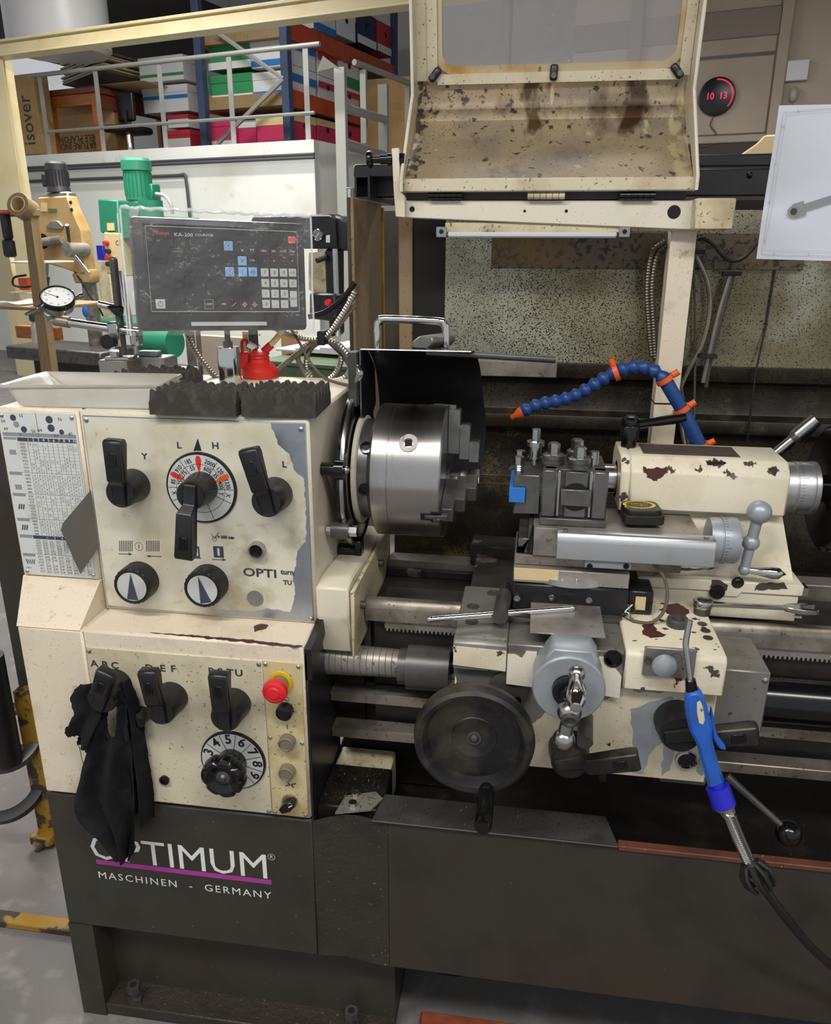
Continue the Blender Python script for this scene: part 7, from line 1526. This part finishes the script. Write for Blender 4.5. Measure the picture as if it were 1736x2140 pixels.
poly([(681, 492), (689, 491), (689, 507), (681, 507)], vp-.004, .003, 'box_white', 'label_tag', 0)
q = rm(686, 632, Y=vp-.07); b = B(); b.cyl((q.x, vp-.06, q.z), (q.x, vp-.085, q.z), .016, n=16); part('stop_button', b, 'estop_red', t)
b = B(); b.cyl(rm(662, 545, Y=vp-.05), rm(680, 538, Y=vp), .014, n=12); part('pump_handle', b, 'motor_black', t)
b = B(); q = rm(701, 520, Y=vp+.03); b.cyl(rm(700, 520, Y=vp-.02), rm(706, 702, Y=vp-.02), .014, n=14); part('guide_rod', b, 'aluminium', t)
poly([(645, 528), (678, 526), (682, 612), (660, 612), (645, 606)], vp+.02, .02, 'cream_oily', 'back_sheet', 0)
# ---- bench, boards and papers in front of the press
t = thing('work_bench', 'green metal work bench behind the coiled conduits', 'bench', ROOM)
vw = 3.1; a_, c_ = rm(540, 752, Y=vw), rm(760, 770, Y=vw); b = B(); b.box(a_.x, c_.x+.3, vw, vw+.7, a_.z-.02, a_.z, .004); part('bench_top', b, 'bench_green', t); b = B(); b.box(a_.x, c_.x+.3, vw+.02, vw+.04, a_.z-.14, a_.z-.021, .004); part('bench_front', b, 'bench_green', t); b = B(); b.box(a_.x+.1, c_.x+.2, vw+.1, vw+.6, 0, a_.z-.141); part('bench_cabinet', b, 'wood', t)
for k, (x0, x1, y0, y1) in enumerate(((600, 640, 735, 748), (640, 690, 738, 752), (690, 738, 742, 756))):
    a_, c_ = rm(x0, y1, Y=vw+.3), rm(x1, y0, Y=vw+.3); b = B(); b.box(a_.x, c_.x, vw+.2, vw+.5, rm(650, 752, Y=vw).z, rm(650, 752, Y=vw).z+.012+.01*k, .003); solo('paper_stack', b, 'paper_white', ('left', 'middle', 'right')[k]+' white paper stack on the green bench', 'papers', ROOM)
b = rbox('x', 505, 692, 562, 1200, vw+.75, .03, 'wood'); solo('wooden_board', b, 'wood', 'light wooden board standing behind the red oil can', 'board', ROOM)
b = rbox('x', 585, 690, 640, 1200, vw+.78, .03, 'cardboard'); solo('brown_panel', b, 'cardboard', 'brown panel standing behind the tan spout', 'board', ROOM)
t = thing('perforated_post', 'black perforated steel angle post behind the oil can', 'post', ROOM)
b = rbox('x', 534, 688, 550, 1190, vw+.72, .02, 'motor_black', .001); part('post', b, 'motor_black', t)
for y in (700, 722, 744): q = rm(542, y, Y=vw+.719); b = B(); b.rev([(0, 0), (.006, 0)], q, (0, -1, 0), 10); part('punched_hole', b, 'grey_body', t)
b = rbox('x', 385, 690, 445, 1140, 3.6, .05, 'motor_black'); solo('dark_cabinet', b, 'grey_plate', 'dark grey cabinet door behind the left conduit', 'cabinet', ROOM)
b = rbox('x', 415, 700, 530, 1050, 3.9, .04, 'wall_beige'); solo('plasterboard', b, 'wall_beige', 'pale grey board standing behind the readout stand', 'board', ROOM)
b = rbox('x', 644, 395, 735, 800, 6.8, .02, 'wall_white'); 
# perforated shelf upright beside the brown plate
t = thing('slotted_upright', 'grey slotted shelf upright just left of the brown side plate', 'post', ROOM)
a_, c_ = rm(724, 420, Y=3.0), rm(737, 420, Y=3.0); b = B(); b.box(a_.x, c_.x, 3.0, 3.03, .4, rm(730, 392, Y=3.0).z, .001); part('post', b, 'grey_plate', t)
for y in range(412, 640, 68): q = rm(730, y, Y=2.995); b = B(); b.box(q.x-.007, q.x+.005, 2.994, 2.998, q.z-.03, q.z+.03); part('slot', b, 'wall_white', t)
# ---- wooden shelf rack at the left
vs_ = 3.0; t = thing('wooden_shelf_rack', 'worn wooden shelf rack in front of the yellow drill', 'shelf', ROOM)
q = [rm(x, y, Y=vs_) for x, y in ((46, 450), (64, 450), (108, 785), (86, 785))]; b = B(); b.prism([(p.x, p.z) for p in q], 'xz', vs_, vs_+.05, .003); part('post', b, 'wood', t)
b = rbox('x', -20, 438, 68, 452, vs_, .05, 'wood'); part('top_board', b, 'wood', t)
b = rbox('x', -20, 638, 76, 650, vs_-.05, .5, 'wood'); part('shelf', b, 'wood', t)
for y in (546, 610): b = rbox('x', 20, y, 66, y+5, vs_+.25, .3, 'cream_light'); part('shelf', b, 'cream_light', t)
b = rbox('x', -40, 455, 36, 640, vs_+.3, .03, 'beam_cream'); part('back_panel', b, 'beam_cream', t)
b = rbox('x', 30, 680, 120, 712, vs_+.4, .05, 'rust_orange'); part('lower_board', b, 'orange_wood', t)
b = rbox('x', 36, 580, 60, 607, vs_+.3, .1, 'estop_red'); solo('red_bin', b, 'hose_orange', 'orange red storage bin on the wooden shelf', 'bin', ROOM)
b = B(); b.tube(sm([rm(55, 575, Y=vs_+.28), rm(30, 580, Y=vs_+.25), rm(28, 595, Y=vs_+.25), rm(45, 600, Y=vs_+.22), rm(70, 598, Y=vs_+.22)], 6), .006, 8); solo('coiled_cable', b, 'cable_black', 'black cable loop hanging over the orange red bin', 'cable', ROOM)
q = rm(50, 435, Y=vs_); fr = ROOM @ M.Translation(q) @ M.Rotation(R(38), 4, 'Y') @ M.Rotation(R(65), 4, 'X')
t = thing('packing_tape_roll', 'roll of brown packing tape hanging on the wooden shelf top', 'tape roll', fr)
b = B(); b.rev([(.036, -.05), (.056, -.05), (.056, .05), (.036, .05), (.036, -.05)], (0, 0, 0), (0, 0, 1), 36); part('tape', b, 'column_brown', t); b = B(); b.rev([(.034, -.051), (.038, -.051), (.038, .051), (.034, .051), (.034, -.051)], (0, 0, 0), (0, 0, 1), 36); part('core', b, 'cardboard_light', t)
t = thing('hanging_crimper', 'dark grey crimping tool with red top hanging at the left edge', 'hand tool', ROOM)
b = rbox('x', -4, 446, 17, 500, vs_-.06, .04, 'motor_black', .008); part('jaw_body', b, 'motor_black', t); b = rbox('x', 0, 500, 25, 538, vs_-.06, .04, 'motor_black', .01); part('lower_body', b, 'motor_black', t); b = rbox('x', -4, 442, 18, 447, vs_-.062, .044, 'red', .003); part('red_top', b, 'red', t)
q = rm(72, 690, Y=vs_+.3); z0_ = rm(72, 717, Y=vs_+.3).z; hB = rm(72, 672, Y=vs_+.3).z-z0_
b = B(); b.rev([(0, 0), (.022, 0), (.022, hB*.35), (.017, hB*.5), (.02, hB*.7), (.008, hB*.95), (.008, hB)], (q.x, vs_+.3, z0_), (0, 0, 1), 20); t = thing('spray_bottle', 'clear plastic spray bottle with dark head below the wooden shelf', 'bottle', ROOM); part('bottle_body', b, 'tray_plastic', t)
b = B(); b.box(q.x-.018, q.x+.016, vs_+.285, vs_+.315, z0_+hB, z0_+hB+.05, .006); part('spray_head', b, 'rack_blue', t)
b = B(); a_ = rm(25, 632, Y=vs_); b.grid(8, 6, lambda u, v: (a_.x-.09+.18*u, vs_-.04+.25*v, rm(25, 638, Y=vs_-.05).z+.004+.018*math.sin(u*PI)*(.6+.4*math.sin(v*9+u*5)))); bmesh.ops.solidify(b.bm, geom=b.bm.faces[:], thickness=.003); solo('white_cloth', b, 'paper_white', 'crumpled white paper lying on the wooden shelf', 'paper', ROOM)
b = rbox('x', 200, 513, 217, 543, 6.88, .119, 'deep_blue'); solo('blue_bin', b, 'deep_blue', 'bright blue bin between the yellow and green drills', 'bin', ROOM)
b = rbox('x', 200, 545, 262, 860, 5.75, .05, 'cream_oily'); solo('beige_panel', b, 'cream_oily', 'stained beige panel behind the drill columns', 'board', ROOM)
q = rm(178, 650, Y=vy-.2); b = B(); b.ball(q, .035, 14, (.7, .5, 1.3)); solo('blue_guard', b, 'gun_blue', 'blue plastic guard hanging by the yellow drill column', 'guard', ROOM)
# ---- clock, switches, duct on the right wall
q = rm(1497, 201, Y=8.93); t = thing('led_clock', 'round black wall clock with red light digits', 'clock', ROOM)
b = B(); b.rev([(0, .035), (.155, .035), (.168, .03), (.172, .01), (.172, 0)], (q.x, 8.965, q.z), (0, -1, 0), 48); part('case', b, 'clock_black', t)
b = B()
for k in range(26):
    a_ = R(-2+k*5.2); b.ball((q.x+math.sin(a_)*.145, 8.928, q.z+math.cos(a_)*.145), .006, 6)
part('led_dots', b, 'led_red', t); t.children[-1]['kind'] = 'stuff'
b = B(); b.text('10', (q.x-.06, 8.928, q.z), .085, sx=.9); b.text('13', (q.x+.06, 8.928, q.z), .085, sx=.9); part('lettering', b, 'led_red', t)
b = B(); b.tube(sm([(q.x-.01, 8.955, q.z-.17), (q.x-.03, 8.955, q.z-.25), (q.x+.03, 8.955, q.z-.33), (q.x+.01, 8.955, q.z-.42), (q.x-.2, 8.955, q.z-.45)], 6), .006, 6); part('clock_cord', b, 'cable_brown', t)
b = rbox('x', 1646, 127, 1686, 166, 8.94, .05, 'box_white'); solo('wall_switch', b, 'box_white', 'white square cover plate on the beige wall right of the door', 'switch', ROOM)
q = rm(1658, 197, Y=8.95); b = B(); b.ball((q.x, 8.96, q.z), .05, 14, (.75, .6, 1.35)); solo('wall_sensor', b, 'rail_grey', 'small grey oval sensor below the white cover plate', 'sensor', ROOM)
b = B(); a_, c_ = rm(1560, 325, Y=6.0), rm(1640, 280, Y=6.0); b.prism([(a_.x-.05, a_.z), (c_.x+.3, a_.z), (c_.x+.3, c_.z), (c_.x-.12, c_.z), (a_.x+.05, a_.z+.07)], 'xz', 6.0, 6.4, .01); solo('wooden_crate', b, 'cardboard_light', 'tan angled box behind the black frame at the right', 'box', ROOM)
# ---- left of the lathe, on the floor
t = thing('ring_rack', 'dark rack post with two large steel rings left of the lathe', 'rack')
yq = .34; a_, c_ = at(12, 900, Y=yq), at(58, 1440, Y=yq)
a_ = at(14, 1300, Y=yq); b = B(); b.box(a_.x, a_.x+.09, yq, yq+.03, at(40, 1440, Y=yq).z, at(30, 860, Y=yq).z, .002); part('post', b, 'stand_paint', t)
q = at(15, 1480, Y=yq-.08); b = B(); b.cyl((q.x-.02, yq-.08, at(15, 1540, Y=yq).z), (q.x-.02, yq-.08, at(5, 1330, Y=yq).z), .028, n=20); part('hanger', b, 'black_grime', t)
for py, r, m_ in ((1545, .075, 'steel_dark'), (1640, .085, 'motor_black')):
    q = at(18, py, Y=yq-.03); b = B(); b.rev([(r*.72, 0), (r*.72, .02), (r*.78, .022), (r, .02), (r, 0), (r*.72, 0)], q, (.15, -.55, .8), 40); part('steel_ring', b, m_, t)
a_ = at(94, 1755, Y=.30); b = B(); b.box(a_.x-.014, a_.x+.03, .30, .33, 0, at(82, 1450, Y=.3).z, .002); part('frame_leg', b, 'yellow_chip', t)
b = B(); q = at(92, 1755, Y=.29); b.box(q.x-.03, q.x+.02, .28, .34, q.z-.012, q.z+.012, .004); part('frame_clamp', b, 'yellow_chip', t)
b = B(); b.tube([at(90, 1762, Y=.28), at(0, 1890, Y=.28), at(-40, 1946, Y=.28)], .006, 8); part('thin_stay', b, 'steel_dark', t)
b = B(); b.tube([at(130, 1800, Y=.35), at(0, 1895, Y=.30), at(-60, 1940, Y=.28)], .011, 8); part('thick_stay', b, 'black_paint', t)
b = B(); p0 = at(-60, 1935, Z=.012); p1 = at(140, 1938, Z=.012); b.box(p0.x, -.73, p1.y-.01, p1.y+.02, .0005, .014, .002); solo('floor_rail', b, 'yellow_chip', 'flat chipped yellow rail lying on the floor left of the stand', 'rail')
b = B(); p0 = at(112, 1900, Y=.1); b.box(-.76, -.73, .08, .34, 0, .62, .004); solo('cabinet_side', b, 'stand_paint', 'dark narrow panel beside the left side of the lathe stand', 'panel')
finish()
